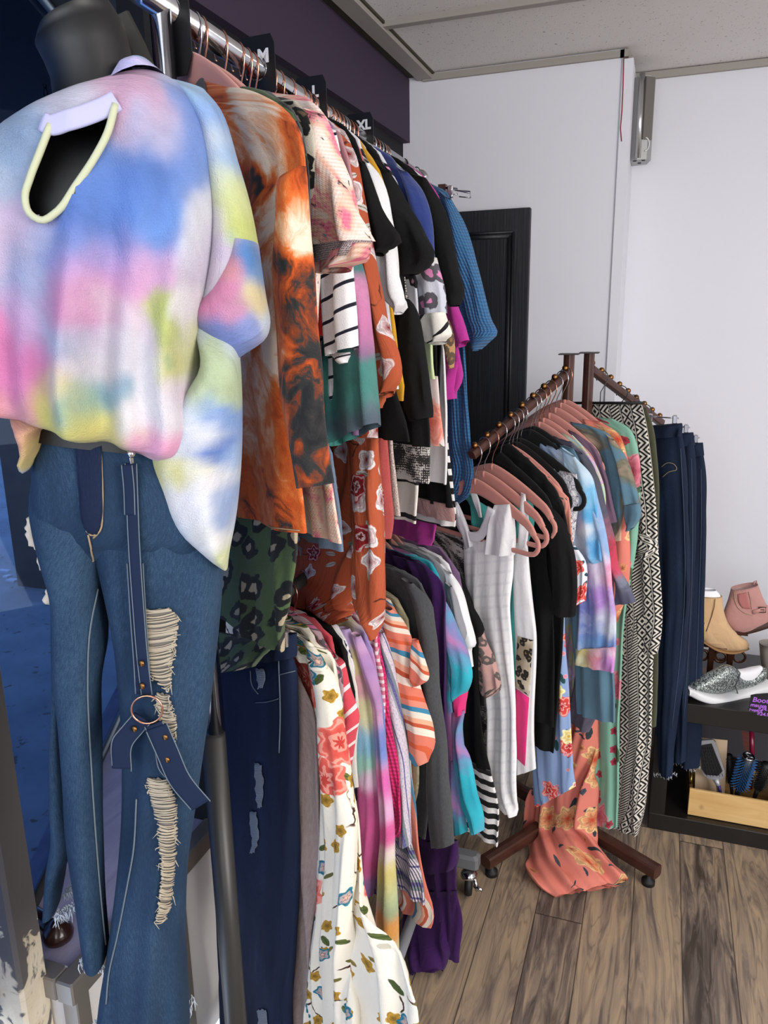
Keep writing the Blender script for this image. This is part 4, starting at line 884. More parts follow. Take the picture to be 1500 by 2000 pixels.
lgR = strip('leg', PJ, [(130, 930, 448, 960), (166, 1000, 446, 1040), (186, 1070, 438, 1100), (205, 1150, 432, 1180), (226, 1260, 424, 1270), (236, 1360, 414, 1360), (240, 1460, 400, 1460), (240, 1560, 386, 1560), (232, 1680, 368, 1680), (222, 1780, 362, 1790), (208, 1880, 364, 1890), (194, 1965, 370, 2010)], MT['jeans'], jeans, [0.03, 0.05, 0.056, 0.054, 0.05, 0.048, 0.046, 0.045, 0.045, 0.05, 0.055, 0.06], n=60, fold=0.007, ffreq=4.5, sup=0.8, seed=7.0)
def stitch(o, pts, par, r=0.0011, mat='thread', n=20, lift=0.0015, name='seam'):
    P = catmull(np.array(pts, float), n); MB().tube([surf(o, x, y, lift) for x, y in P], r, 5).build(name, MT[mat], par, None, True)
flyp = patch('fly', jeans, [(148, 850, 200, 868), (150, 900, 200, 905), (156, 960, 200, 960), (163, 1020, 199, 1015), (172, 1040, 190, 1042)], MT['jeans_dark'], jeans, 8, 14, 0.003)
stitch(jeans, [(189, 870), (192, 930), (196, 980), (194, 1025), (180, 1046), (170, 1036)], jeans, mat='thread_tan'); stitch(jeans, [(197, 872), (200, 935), (200, 1000), (196, 1035), (182, 1050)], jeans, mat='thread_tan')
stitch(jeans, [(172, 1044), (180, 1080), (184, 1100)], jeans, mat='thread_tan')
stitch(lgL, [(190, 1150), (176, 1220), (170, 1330), (176, 1480), (186, 1640), (200, 1800), (205, 1845)], jeans, 0.0011, 'thread', 30); stitch(lgR, [(268, 1560), (262, 1660), (248, 1740), (230, 1830), (214, 1900), (208, 1960)], jeans, 0.0011, 'thread', 30)
def rip(o, rows, jag=2.5, seed=1):
    b = patch('frayed_rip', o, rows, MT['fray_gap'], jeans, 10, 18, 0.003, jag, seed)
    rnd = random.Random(seed + 50); H = sum(abs(q[1] - p[1]) for p, q in zip(rows, rows[1:])); n = int(H / 3.1); Q = catmull(np.array(rows, float), n); y = MB()
    for r in Q:
        if rnd.random() < 0.08: continue
        dy0, dy1, sag = rnd.uniform(-1.5, 1.5), rnd.uniform(-1.5, 1.5), rnd.uniform(0.5, 6.0)
        ex = rnd.uniform(-4, 1), rnd.uniform(-1, 4); y.tube([surf(o, r[0] + ex[0] + (r[2] + ex[1] - r[0] - ex[0]) * t, r[1] + dy0 + (r[3] + dy1 - r[1] - dy0) * t + sag * 4 * t * (1 - t), 0.005) for t in np.linspace(0, 1, 7)], rnd.uniform(0.0005, 0.0011), 5)
    for k in range(26):                                    # loose tufts along both edges
        r = Q[rnd.randrange(n)]; e = rnd.choice((0, 2)); a = surf(o, r[e], r[e + 1], 0.005); y.tube([a, a + np.array([rnd.uniform(-.005, .005), -.002, rnd.uniform(-.006, .002)]), a + np.array([rnd.uniform(-.008, .008), -.003, rnd.uniform(-.012, 0)])], [0.0008, 0.0007, 0.0003], 4)
    tag(y.build('frayed_yarn', MT['fray_yarn'], b, None, True), kind='stuff')
rip(lgR, [(276, 1190, 330, 1186), (280, 1210, 344, 1200), (284, 1250, 342, 1240), (288, 1290, 338, 1280), (300, 1320, 334, 1318), (326, 1345, 332, 1340)], jag=2.5, seed=2)
rip(lgR, [(306, 1350, 330, 1356), (310, 1385, 338, 1390), (318, 1420, 342, 1418), (328, 1450, 338, 1445)], jag=2.5, seed=3)
rip(lgR, [(290, 1515, 326, 1520), (296, 1560, 338, 1560), (310, 1600, 340, 1600), (314, 1660, 338, 1660), (314, 1730, 332, 1730), (308, 1770, 326, 1770), (304, 1800, 316, 1795)], jag=2.5, seed=5)
MB().tube([near(PJ, x, y, 0.02) for x, y in catmull(np.array([(64, 1010), (60, 1040), (66, 1060), (78, 1068), (84, 1085), (82, 1100), (92, 1110), (100, 1130), (102, 1150), (96, 1165), (92, 1178)], float), 34)], [0.004 + 0.003 * math.sin(i * 1.9) ** 2 for i in range(34)], 7).build('frayed_edge', MT['fray'], jeans, None, True)
def fringe(par, pl, pts, n, ln, mat, off=0.0, seed=1, name='frayed_hem', th=0.02):
    rnd = random.Random(seed); P = catmull(np.array(pts, float), n); mb = MB()
    for x, y in P:
        for side in (-1, 1):
            a = pl.pt(x + rnd.uniform(-2, 2), y) + pl.N * (off + side * th * rnd.uniform(0.4, 1.0)); d = np.array([rnd.uniform(-0.006, 0.006), rnd.uniform(-0.004, 0.004), -ln * rnd.uniform(0.5, 1.0)])
            mb.tube([a, a + d * 0.5 + np.array([rnd.uniform(-.003, .003), 0, 0]), a + d], [0.0009, 0.0008, 0.0004], 4)
    return mb.build(name, MT[mat], par, None, True)
fringe(jeans, PJ, [(190, 1955), (240, 1968), (300, 1985), (370, 2010)], 170, 0.022, 'fray_blue', 0.0, 3, th=0.055); fringe(jeans, PJ, [(97, 1812), (125, 1800), (152, 1782)], 90, 0.016, 'fray_blue', -0.045, 4, th=0.03); fringe(jeans, PJ, [(166, 1848), (210, 1858)], 50, 0.012, 'fray_blue', 0, 5, th=0.03)
# dangling strap, ring and clip
stp = MT['jeans_dark']
def band(pts, wd, name, mat=stp, th=0.002, lift=0.0):
    P = catmull(np.array(pts, float), 26); c = [near(PJ, x, y, 0.072 + lift) for x, y in P]
    up = np.cross(np.array(c[-1]) - c[0], PJ.N); b = MB().tube(c, 0, 10, flat=(th, wd), up=up / np.linalg.norm(up)).build(name, mat, jeans, None, True)
    e = MB()
    for s_ in (-1, 1):
        u_ = up / np.linalg.norm(up); e.tube([np.array(q_) + u_ * s_ * wd + PJ.N * 0.001 for q_ in c], 0.0007, 5)
    e.build('stitched_edge', MT['thread'], b, None, True); return b
band([(256, 905), (258, 960), (262, 1060), (270, 1180), (280, 1300), (287, 1356)], 0.0055, 'strap'); band([(248, 908), (252, 950), (254, 1005)], 0.005, 'strap', lift=0.002)
band([(264, 1100), (270, 1200), (277, 1300), (280, 1354)], 0.008, 'strap', lift=-0.003); band([(278, 1402), (258, 1425), (240, 1448), (238, 1500)], 0.011, 'strap'); band([(300, 1414), (318, 1450), (330, 1500), (340, 1512)], 0.010, 'strap', lift=0.001); band([(306, 1420), (328, 1470), (350, 1520), (392, 1572)], 0.012, 'strap', lift=0.004)
MB().tube([near(PJ, 256, 874, .078), near(PJ, 255, 890, .078), near(PJ, 258, 905, .078)], 0.0028, 8).ball(near(PJ, 256, 886, .08), 0.0045).build('swivel_clip', MT['chrome'], jeans, None, True)
c0 = near(PJ, 287, 1386, 0.078)
MB().tube([c0 + PJ.U * 0.0165 * math.cos(t) + np.array([0, 0, 0.0165 * math.sin(t)]) for t in np.linspace(0, 2 * PI, 30, endpoint=False)], 0.0012, 8, closed=True).build('metal_ring', MT['rose'], jeans, None, True)
for x, y in ((276, 1296), (277, 1340), (262, 1424), (322, 1440), (326, 1484)):
    MB().ball(near(PJ, x, y, 0.078), 0.0038, 10, (1, 0.5, 1)).build('rivet', MT['bronze'], jeans, None, True)

# --- top rail, front to back
pl = PU(0.95)
og = G('orange_tie_dye_shirt', 'shirt', 'burnt orange and black tie-dye long-sleeve shirt, foremost on the top rail', pl, [(398, 156), (440, 166), (500, 180), (545, 206), (578, 250), (594, 310), (596, 350), (580, 400), (556, 520), (552, 640), (562, 760), (572, 880), (582, 970), (590, 1044)], 'orange', th=0.012, n=70, step=0.009, fold=0.006, ffreq=3.0, base='#c0541c',
       blobs=[(475, 228, 44, '#e4c6a8'), (505, 285, 42, '#e2c0a0'), (440, 250, 40, '#cf7a44'), (440, 380, 40, '#b84c18'), (495, 352, 20, '#15171a'), (512, 372, 14, '#1a1a1a'), (450, 300, 30, '#c2682e'), (535, 440, 42, '#e6cdb2'), (515, 510, 36, '#dca27a'), (575, 300, 26, '#c55a1e'), (560, 225, 24, '#bd4f18'), (430, 172, 24, '#bd4f18'), (480, 660, 40, '#e0a880'), (520, 700, 46, '#e4bc98'), (470, 760, 50, '#d9905e'), (540, 790, 40, '#bd4f18'), (480, 850, 46, '#cf7038'), (510, 960, 50, '#bd4f18'), (560, 1000, 46, '#c45a1c'), (500, 1000, 16, '#4a2a12'), (455, 940, 22, '#5a2f14'), (545, 620, 30, '#d08a58')])
SL(og, pl, [(550, 366, 597, 341), (544, 390, 598, 368), (540, 430, 602, 430), (536, 530, 610, 520), (541, 630, 618, 620), (548, 740, 628, 720), (560, 840, 636, 822), (574, 905, 645, 892), (581, 951, 652, 943)], 'orange', th=0.02, off=0.018, n=44, fold=0.005, ffreq=3, base='#c9561a', step=0.008,
   blobs=[(575, 372, 50, '#c25418'), (575, 440, 30, '#cf6a2c'), (558, 480, 26, '#e0b088'), (605, 470, 26, '#c9602a'), (580, 540, 34, '#38342f'), (612, 580, 46, '#232526'), (605, 650, 44, '#1b1d1f'), (548, 640, 20, '#cf6a2c'), (560, 700, 20, '#2a221c'), (558, 750, 20, '#c2561e'), (620, 730, 50, '#1a1c1e'), (566, 795, 20, '#bd4f18'), (625, 815, 48, '#1c1d1e'), (595, 880, 36, '#1b1c1d'), (572, 840, 20, '#a8461a'), (640, 925, 50, '#1d2124'), (600, 925, 40, '#222222'), (630, 870, 20, '#7a4a22'), (590, 690, 18, '#6a3c1e'), (600, 780, 18, '#7a4a22'), (645, 770, 14, '#6a4526'), (620, 935, 14, '#8a5a34')])
stitch(og, [(470, 1020), (530, 1030), (586, 1036)], og, 0.0009, 'thread_tan', 16)
patch('neckband', og, [(386, 152, 402, 156), (386, 180, 408, 184)], MT['charcoal_dye'], og, 5, 5, 0.004)
pl = PU(1.00); g = G('charcoal_dye_shirt', 'shirt', 'smoky charcoal dyed shirt just behind the burnt orange tie-dye shirt', pl, [(430, 160), (490, 170), (545, 190), (580, 232), (597, 300), (604, 420), (606, 600), (600, 800), (590, 950)], 'charcoal_dye', step=0.02)
pl = PU(0.985); g = G('camo_leopard_shirt', 'shirt', 'green camouflage leopard shirt whose hem hangs below the burnt orange one', pl, [(450, 165), (520, 180), (570, 215), (592, 290), (594, 500), (590, 800), (588, 1000), (575, 1110), (562, 1190), (547, 1276)], 'camo', n=50, fold=0.007)
strip('under_hem', pl, [(424, 1240, 545, 1262), (424, 1290, 520, 1286), (426, 1316, 498, 1304)], MT['camo'], g, 0.008, off=-0.012)
pl = PU(1.055); G('beige_leopard_shirt', 'shirt', 'beige shirt with black leopard spots, a sliver beside the pink sequin sweater', pl, [(480, 172), (545, 188), (588, 205), (606, 242), (614, 300), (612, 420), (605, 700), (600, 860)], 'leo_beige', step=0.02)
pl = PU(1.105); pk = G('sequin_sweater', 'sweater', 'pink and peach speckled knit sweater with a mesh cuff', pl, [(510, 178), (560, 184), (606, 194), (632, 220), (646, 270), (640, 400), (622, 560), (620, 760), (648, 930), (668, 1062)], 'pink_knit', n=54, fold=0.006)
SL(pk, pl, [(598, 205, 632, 220), (596, 280, 652, 275), (596, 360, 674, 345), (602, 440, 704, 430), (609, 488, 720, 474)], 'pink_knit', th=0.022, off=0.02, n=44)
s2 = SL(pk, pl, [(608, 486, 720, 473), (611, 510, 716, 488), (617, 528, 706, 505)], 'mesh', 'mesh_cuff', 0.021, 0.021, cap=False, n=44); SL(pk, pl, [(616, 527, 722, 484), (622, 542, 716, 505), (645, 552, 690, 530)], 'pink_knit', 'cuff_edge', 0.020, 0.022, n=44, step=0.006)
pl = PU(1.13); G('slate_tee', 'tee', 'slate blue tee with only its hem showing under the pink speckled knit sweater', pl, [(520, 186), (580, 192), (625, 225), (640, 300), (620, 560), (622, 800), (652, 930), (666, 1010), (671, 1078)], 'slate', step=0.02)
pl = PU(1.15); G('scarlet_tee', 'tee', 'bright scarlet tee, a strip left of the navy striped white tee', pl, [(525, 190), (585, 198), (618, 225), (634, 280), (642, 400), (645, 520), (645, 600), (641, 656)], 'scarlet', step=0.02)
pl = PU(1.185); st = G('striped_white_tee', 'tee', 'white tee with thin navy stripes, its rolled sleeve under the pink speckled knit sweater', pl, [(540, 195), (600, 205), (640, 240), (658, 310), (658, 500), (652, 650), (656, 780)], 'tee_stripe')
SL(st, pl, [(628, 240, 655, 250), (634, 330, 668, 330), (638, 440, 684, 430), (640, 540, 692, 510), (641, 610, 698, 585), (643, 665, 701, 648), (647, 702, 702, 682)], 'tee_stripe', th=0.016, off=0.016)
SL(st, pl, [(650, 690, 683, 688), (652, 708, 682, 700), (662, 716, 677, 712)], 'tee_stripe', 'rolled_cuff', 0.012, 0.02, step=0.004)
pl = PU(1.215); td = G('teal_dye_tee', 'tee', 'teal and plum tie-dye tee with wide sleeve below the navy striped white tee', pl, [(545, 200), (610, 212), (645, 240), (660, 300), (672, 420), (694, 600), (700, 760), (704, 850)], 'mauve_dye')
SL(td, pl, [(648, 480, 690, 470), (640, 560, 710, 540), (640, 660, 718, 640), (643, 760, 728, 730), (652, 878, 738, 830)], 'tealdye', th=0.02, off=0.014, n=44, base='#3f7a78', step=0.008, blobs=[(660, 760, 46, '#3c8078'), (690, 720, 40, '#4a8a82'), (700, 620, 30, '#c67aa6'), (712, 660, 26, '#8d6a8e'), (680, 810, 40, '#4d5a68'), (720, 780, 30, '#6d5a74'), (650, 860, 40, '#3f8a7e'), (700, 560, 26, '#d98ab4')])
stitch(td, [(655, 862), (690, 848), (730, 822)], td, 0.0009, 'thread', 14) if False else None
pl = PU(1.245); G('dusty_pink_floral_top', 'top', 'dusty pink floral top, a strip between the teal tie-dye tee and the rust floral dress', pl, [(560, 204), (620, 218), (655, 245), (680, 310), (700, 420), (712, 540), (722, 650), (729, 750), (730, 820)], 'mauve_floral', step=0.02)
pl = PU(1.29); rf = G('rust_floral_dress', 'dress', 'long rust dress with white and red flowers draped over the lower rail', pl, [(580, 214), (625, 228), (668, 255), (692, 300), (694, 420), (700, 560), (712, 700), (730, 850)], 'rust_floral')
SL(rf, pl, [(650, 248, 668, 258), (672, 310, 693, 305), (680, 390, 708, 380), (690, 470, 722, 460), (704, 530, 738, 530), (716, 590, 752, 590), (722, 650, 766, 645), (732, 720, 780, 705), (736, 770, 780, 748), (738, 792, 770, 768)], 'rust_floral', th=0.015, off=0.016)
SL(rf, pl, [(734, 765, 752, 768), (734, 785, 750, 785), (737, 801, 746, 799)], 'rust', 'sleeve_tie', 0.006, 0.02, step=0.005)
SL(rf, pl, [(640, 800, 738, 800), (650, 870, 737, 860), (640, 950, 740, 945), (600, 1020, 743, 1020), (566, 1080, 730, 1080), (552, 1140, 705, 1150), (558, 1172, 692, 1175), (600, 1207, 690, 1192), (640, 1226, 686, 1200)], 'rust_floral', 'skirt_panel', 0.02, 0.0, n=60, fold=0.014, ffreq=3)
SL(rf, pl, [(682, 850, 737, 852), (686, 960, 741, 950), (690, 1080, 748, 1080), (690, 1150, 751, 1150), (700, 1195, 750, 1190), (722, 1235, 747, 1222), (734, 1254, 741, 1250)], 'rust_floral', 'skirt_panel', 0.018, 0.026, fold=0.008, ffreq=6)
pl = PU(1.335); bt = G('black_fitted_tee', 'tee', 'black tee with pointed sleeve right of the rust floral dress', pl, [(600, 218), (645, 230), (690, 265), (706, 320), (716, 400), (730, 520), (752, 640), (772, 760), (790, 828), (798, 864)], 'black')
SL(bt, pl, [(700, 300, 714, 312), (710, 370, 734, 375), (716, 440, 758, 440), (722, 488, 774, 477), (736, 514, 752, 500)], 'black', th=0.013, off=0.014)
pl = PU(1.36); G('coral_dress', 'dress', 'plain coral dress hanging beside the rust floral one', pl, [(610, 224), (650, 236), (695, 275), (720, 380), (742, 600), (754, 850), (758, 950), (760, 1030), (757, 1054)], 'coral', n=44)
pl = PU(1.385); wl = G('pink_spot_white_tee', 'tee', 'white tee with pink and black leopard spots beside the pointed black sleeve', pl, [(615, 228), (660, 240), (705, 280), (722, 330), (732, 400), (744, 500), (760, 600), (772, 680), (780, 760)], 'leo_white')
SL(wl, pl, [(704, 290, 722, 310), (720, 340, 746, 355), (736, 400, 764, 430), (746, 500, 782, 520), (748, 560, 792, 575), (766, 606, 797, 599), (768, 624, 786, 613)], 'white', th=0.014, off=0.014)
pl = PU(1.415); G('mustard_tee', 'tee', 'mustard yellow tee, a thin strip between black garments on the top rail', pl, [(625, 234), (668, 246), (712, 285), (738, 330), (752, 440), (764, 560), (775, 640), (781, 700), (792, 768), (790, 783)], 'mustard', step=0.02)
pl = PU(1.44); G('beige_knit_cardigan', 'cardigan', 'beige and white open-knit cardigan hem beside the coral dress', pl, [(632, 238), (676, 250), (715, 290), (738, 380), (750, 600), (764, 800), (769, 860), (776, 940), (784, 1008)], 'beige_knit', step=0.02)
pl = PU(1.475); b2 = G('black_flutter_tee', 'tee', 'black tee with wide fluted sleeve under the XL size divider', pl, [(650, 248), (690, 262), (735, 300), (756, 350), (766, 440), (778, 540), (786, 640), (790, 760), (792, 830)], 'black2')
SL(b2, pl, [(738, 302, 762, 328), (755, 380, 794, 398), (766, 455, 824, 452), (777, 512, 848, 500), (788, 547, 815, 538)], 'black2', th=0.02, off=0.016, n=44)
pl = PU(1.50); b3 = G('black_long_cardigan', 'cardigan', 'black cardigan with a long loose sleeve in front of the pink leopard sleeve', pl, [(655, 250), (700, 266), (745, 310), (770, 380), (790, 560), (805, 700), (822, 780), (836, 826), (839, 874)], 'black2')
SL(b3, pl, [(786, 575, 800, 582), (784, 640, 819, 625), (782, 720, 828, 700), (786, 780, 837, 778), (804, 824, 841, 816)], 'black2', th=0.016, off=0.014)
pl = PU(1.525); G('snake_print_blouse', 'top', 'grey snake print top showing below the black cardigan', pl, [(665, 256), (708, 272), (750, 320), (775, 420), (800, 600), (818, 750), (833, 860), (834, 946)], 'snake', step=0.02)
pl = PU(1.545); G('spotted_white_tank', 'top', 'white top with pink-centred black spots, framed by two black sleeves', pl, [(670, 258), (715, 275), (758, 320), (785, 400), (806, 500), (817, 580), (820, 660), (824, 760)], 'leo_white', step=0.02)
pl = PU(1.56); G('wide_stripe_tee', 'tee', 'white tee with widely spaced black stripes hanging below the snake print top', pl, [(675, 260), (720, 278), (760, 330), (790, 500), (812, 750), (822, 860), (822, 945), (818, 1022)], 'wide_stripe', step=0.02)
pl = PU(1.585); nv = G('raglan_tee', 'tee', 'navy velvet shouldered tee with pink leopard sleeve and white cuff', pl, [(680, 264), (728, 282), (776, 318), (800, 360), (812, 430), (818, 530), (822, 640), (826, 740)], 'velvet')
SL(nv, pl, [(776, 318, 796, 332), (796, 370, 826, 378), (812, 440, 843, 440), (826, 518, 851, 508)], 'velvet', th=0.014, off=0.014); SL(nv, pl, [(812, 520, 851, 506), (815, 570, 860, 560), (821, 622, 867, 613)], 'leo_pink', 'leopard_sleeve', 0.014, 0.014)
SL(nv, pl, [(820, 620, 868, 611), (822, 646, 875, 632), (828, 662, 882, 652), (842, 682, 872, 668)], 'bw_cuff', 'cuff', 0.018, 0.016, step=0.006)
pl = PU(1.61); pf = G('peach_floral_top', 'top', 'pale lime top with a peach floral lower half beside the black cardigan', pl, [(690, 268), (738, 288), (785, 330), (815, 420), (830, 550), (846, 660), (856, 740)], 'lime', step=0.02)
strip('floral_panel', pl, [(855, 735), (860, 790), (864, 840), (866, 872)], MT['peach_floral'], pf, 0.010)
pl = PU(1.825); G('purple_tee', 'tee', 'magenta purple tee with its hem draped onto the lower hangers', pl, [(800, 338), (825, 350), (842, 380), (846, 550), (846, 850), (850, 960), (858, 1010), (852, 1045), (842, 1066)], 'magenta', step=0.018)
pl = PU(1.68); bk = G('black_wide_sleeve_tee', 'tee', 'black tee with rolled wide sleeve left of the blue waffle top', pl, [(710, 280), (760, 300), (806, 334), (832, 380), (842, 450), (850, 560), (854, 680), (856, 760)], 'black')
SL(bk, pl, [(806, 336, 832, 346), (824, 390, 864, 405), (838, 460, 882, 470), (852, 535, 899, 542), (866, 580, 907, 574), (880, 604, 900, 598)], 'black', th=0.020, off=0.016, n=44)
pl = PU(1.73); lb = G('leopard_sleeve_tee', 'tee', 'black tee with a brown leopard sleeve below the rolled black sleeve', pl, [(725, 290), (775, 310), (825, 350), (850, 450), (862, 600), (866, 700), (862, 760), (856, 800)], 'black', step=0.02)
SL(lb, pl, [(862, 640, 878, 630), (868, 672, 886, 660), (877, 706, 891, 700), (880, 724, 888, 720)], 'leo_brown', th=0.010, off=0.012)
pl = PU(1.76); G('white_tunic', 'tunic', 'long white tunic hanging right of the peach floral panel', pl, [(732, 294), (782, 314), (830, 355), (855, 460), (866, 600), (873, 760), (877, 860), (876, 946)], 'white', step=0.018)
pl = PU(1.785); lc = G('lace_hem_top', 'top', 'black top edged with pink lace at its hem', pl, [(740, 298), (790, 318), (835, 360), (858, 480), (868, 700), (876, 880), (882, 950), (885, 992)], 'black', step=0.018)
strip('lace_trim', pl, [(884, 986), (886, 1006), (886, 1020)], MT['lace_pink'], lc, 0.012)
pl = PU(1.81); G('striped_hem_tee', 'tee', 'black and white striped tee, only its hem showing under the pink lace', pl, [(745, 302), (795, 322), (840, 370), (862, 500), (872, 800), (884, 980), (888, 1010), (887, 1032)], 'bw_stripe', step=0.02)
pl = PU(1.84); mg = G('magenta_top', 'top', 'bright magenta top with short ruched sleeve left of the blue waffle top', pl, [(755, 306), (805, 326), (848, 370), (868, 450), (878, 560), (890, 640), (899, 700), (902, 740), (890, 775)], 'magenta')
SL(mg, pl, [(868, 560, 880, 566), (873, 600, 892, 592), (879, 645, 905, 628), (893, 685, 917, 668)], 'magenta', th=0.012, off=0.014); SL(mg, pl, [(872, 712, 893, 706), (871, 750, 890, 745), (870, 782, 887, 779)], 'magenta', 'sleeve', 0.010, 0.010)
pl = PU(2.0); wf = G('waffle_top', 'top', 'blue waffle-knit top with three-quarter sleeves, hindmost on the top rail', pl, [(800, 342), (845, 360), (872, 376), (892, 420), (898, 540), (905, 650), (911, 760), (917, 860), (924, 938), (917, 968), (896, 984)], 'waffle', n=54)
SL(wf, pl, [(860, 366, 882, 384), (880, 420, 908, 440), (887, 500, 928, 512), (894, 560, 944, 572), (901, 610, 956, 622), (912, 654, 966, 652), (926, 690, 942, 684)], 'waffle', th=0.020, off=0.018, n=44)

for y, what, wire in ((0.95, 'burnt orange tie-dye shirt', 'rose'), (1.0, 'smoky charcoal shirt', 'rose'), (0.985, 'green camouflage leopard shirt', 'chrome'), (1.055, 'beige leopard shirt', 'rose'), (1.105, 'pink speckled knit sweater', 'rose'), (1.13, 'slate blue tee', 'rose'), (1.15, 'scarlet tee', 'rose'), (1.185, 'navy striped white tee', 'chrome'),
                     (1.215, 'teal and plum tie-dye tee', 'rose'), (1.245, 'dusty pink floral top', 'rose'), (1.29, 'rust floral dress', 'rose'), (1.335, 'black tee with pointed sleeve', 'rose'), (1.36, 'plain coral dress', 'rose'), (1.385, 'pink-spotted white tee', 'rose'), (1.415, 'mustard tee', 'rose'), (1.44, 'beige open-knit cardigan', 'rose'),
                     (1.475, 'black fluted-sleeve tee', 'rose'), (1.50, 'black long-sleeved cardigan', 'rose'), (1.525, 'snake print top', 'rose'), (1.545, 'white top with pink-centred spots', 'chrome'), (1.56, 'widely striped white tee', 'chrome'), (1.585, 'navy velvet and leopard tee', 'rose'), (1.61, 'lime and peach floral top', 'rose'), (1.825, 'magenta purple tee', 'rose'),
                     (1.68, 'black tee with rolled sleeve', 'chrome'), (1.73, 'black tee with leopard sleeve', 'chrome'), (1.76, 'long white tunic', 'rose'), (1.785, 'lace-edged black top', 'chrome'), (1.81, 'striped-hem tee', 'chrome'), (1.84, 'bright magenta top', 'chrome'), (2.0, 'blue waffle top', 'chrome')):
    hang(y, what, wire)
# --- lower rail, front to back
pl = PU(1.05); dj = strip('dark_jeans', pl, [(420, 1268, 560, 1262), (418, 1300, 574, 1296), (418, 1380, 580, 1380), (420, 1500, 583, 1500), (424, 1700, 582, 1700), (430, 1850, 576, 1850), (434, 2000, 570, 2000), (438, 2120, 566, 2120)], MT['jeans_dark'], None, [0.012, 0.018, 0.02, 0.02, 0.018, 0.018, 0.018, 0.018], n=54, fold=0.004)
tag(dj, 'dark ripped jeans clipped below the green camouflage shirt on the lower rail', 'jeans')
strip('waistband', pl, [(486, 1246, 577, 1238), (486, 1272, 579, 1262), (486, 1292, 580, 1282)], MT['jeans_dark'], dj, 0.02, off=0.004)
stitch(dj, [(545, 1290), (548, 1400), (546, 1470)], dj, 0.0010); stitch(dj, [(490, 1310), (494, 1340), (505, 1355)], dj, 0.0010); stitch(dj, [(545, 1318), (560, 1314), (576, 1310)], dj, 0.0008); stitch(dj, [(500, 1372), (525, 1370), (545, 1364)], dj, 0.0008)
patch('worn_patch', dj, [(502, 1305, 516, 1308), (504, 1325, 520, 1325), (506, 1345, 514, 1342)], MT['fray_blue'], dj, 7, 8, 0.003, 2.0, 3)
patch('frayed_rip', dj, [(500, 1490, 512, 1492), (500, 1530, 516, 1525), (502, 1560, 514, 1560), (506, 1578, 512, 1575)], MT['fray_blue'], dj, 7, 12, 0.003, 2.0, 4)
patch('frayed_rip', dj, [(488, 1585, 502, 1585), (490, 1615, 506, 1615), (494, 1640, 506, 1640), (490, 1666, 500, 1664)], MT['fray_blue'], dj, 7, 12, 0.003, 2.0, 6)
patch('frayed_rip', dj, [(504, 1972, 522, 1970), (506, 2000, 526, 2000), (506, 2030, 524, 2030)], MT['fray_blue'], dj, 7, 10, 0.003, 2.0, 8)
for x in (500, 566):
    p = pl.pt(x, 1240); MB().box(p - np.array([0.007, 0.024, 0.012]), p + np.array([0.007, -0.016, 0.016]), bev=0.002).build('hanger_clip', MT['chrome'], dj)
pl = PU(1.085); G('taupe_cardigan', 'cardigan', 'long taupe heather cardigan between the dark jeans and the cream floral dress', pl, [(490, 1262), (540, 1285), (572, 1310), (592, 1340), (606, 1390), (616, 1450), (622, 1550), (620, 1700), (612, 1850), (606, 2000), (603, 2130)], 'taupe', n=60, fold=0.010, ffreq=4)
pl = PU(1.12); cf = G('cream_floral_dress', 'dress', 'long cream dress printed with coral roses and teal flowers', pl, [(500, 1200), (565, 1216), (605, 1236), (638, 1272), (654, 1320), (662, 1400), (674, 1490), (685, 1560), (693, 1620), (700, 1690), (726, 1780), (755, 1840), (785, 1900), (806, 1965), (812, 2020), (816, 2130)], 'cream_floral', n=110, step=0.012, fold=0.014, ffreq=3.4, seed=2.0)
SL(cf, pl, [(600, 1240, 636, 1275), (612, 1300, 655, 1325), (620, 1420, 668, 1420), (624, 1540, 684, 1540), (622, 1660, 694, 1650), (616, 1780, 690, 1780), (606, 1880, 688, 1880), (600, 1990, 700, 1985), (596, 2060, 690, 2060)], 'cream_floral', th=0.02, off=0.022, n=60, fold=0.009, ffreq=5)
SL(cf, pl, [(566, 1214, 604, 1234), (572, 1236, 634, 1274), (590, 1262, 640, 1290)], 'cream_floral', 'lace_yoke', 0.012, 0.02, n=30)
pl = PU(1.155); G('mauve_leopard_top', 'top', 'mauve leopard top, a sliver behind the cream floral dress shoulder', pl, [(545, 1195), (590, 1212), (632, 1246), (656, 1292), (662, 1340), (662, 1420), (664, 1500)], 'leo_mauve', step=0.02)
pl = PU(1.2); cs = G('coral_stripe_tee', 'tee', 'coral tee with slim white stripes right of the cream floral dress', pl, [(545, 1188), (592, 1204), (632, 1230), (656, 1274), (662, 1350), (668, 1450), (676, 1540), (682, 1600)], 'coral_stripe')
SL(cs, pl, [(632, 1232, 656, 1268), (652, 1290, 672, 1290), (660, 1350, 684, 1345), (664, 1410, 699, 1394), (669, 1470, 694, 1450), (672, 1515, 688, 1492), (676, 1545, 682, 1530)], 'coral_stripe', th=0.014, off=0.014, fold=0.006)
pl = PU(1.26); G('black_piped_jacket', 'jacket', 'black jacket with white piping next to the coral striped tee', pl, [(570, 1185), (612, 1205), (652, 1234), (676, 1278), (688, 1335), (690, 1390), (686, 1470), (690, 1540)], 'black', step=0.02)
pl = PU(1.285); G('cream_piped_tee', 'tee', 'off-white tee edging the black piped jacket', pl, [(585, 1183), (625, 1206), (660, 1236), (684, 1280), (695, 1340), (697, 1400), (694, 1470), (696, 1540)], 'offwhite', step=0.02)
pl = PU(1.31); nd = G('navy_dot_dress', 'dress', 'white dress with navy dots below the coral striped tee', pl, [(590, 1180), (632, 1206), (668, 1240), (688, 1300), (694, 1400), (698, 1500), (703, 1600), (708, 1720)], 'dots', step=0.02)
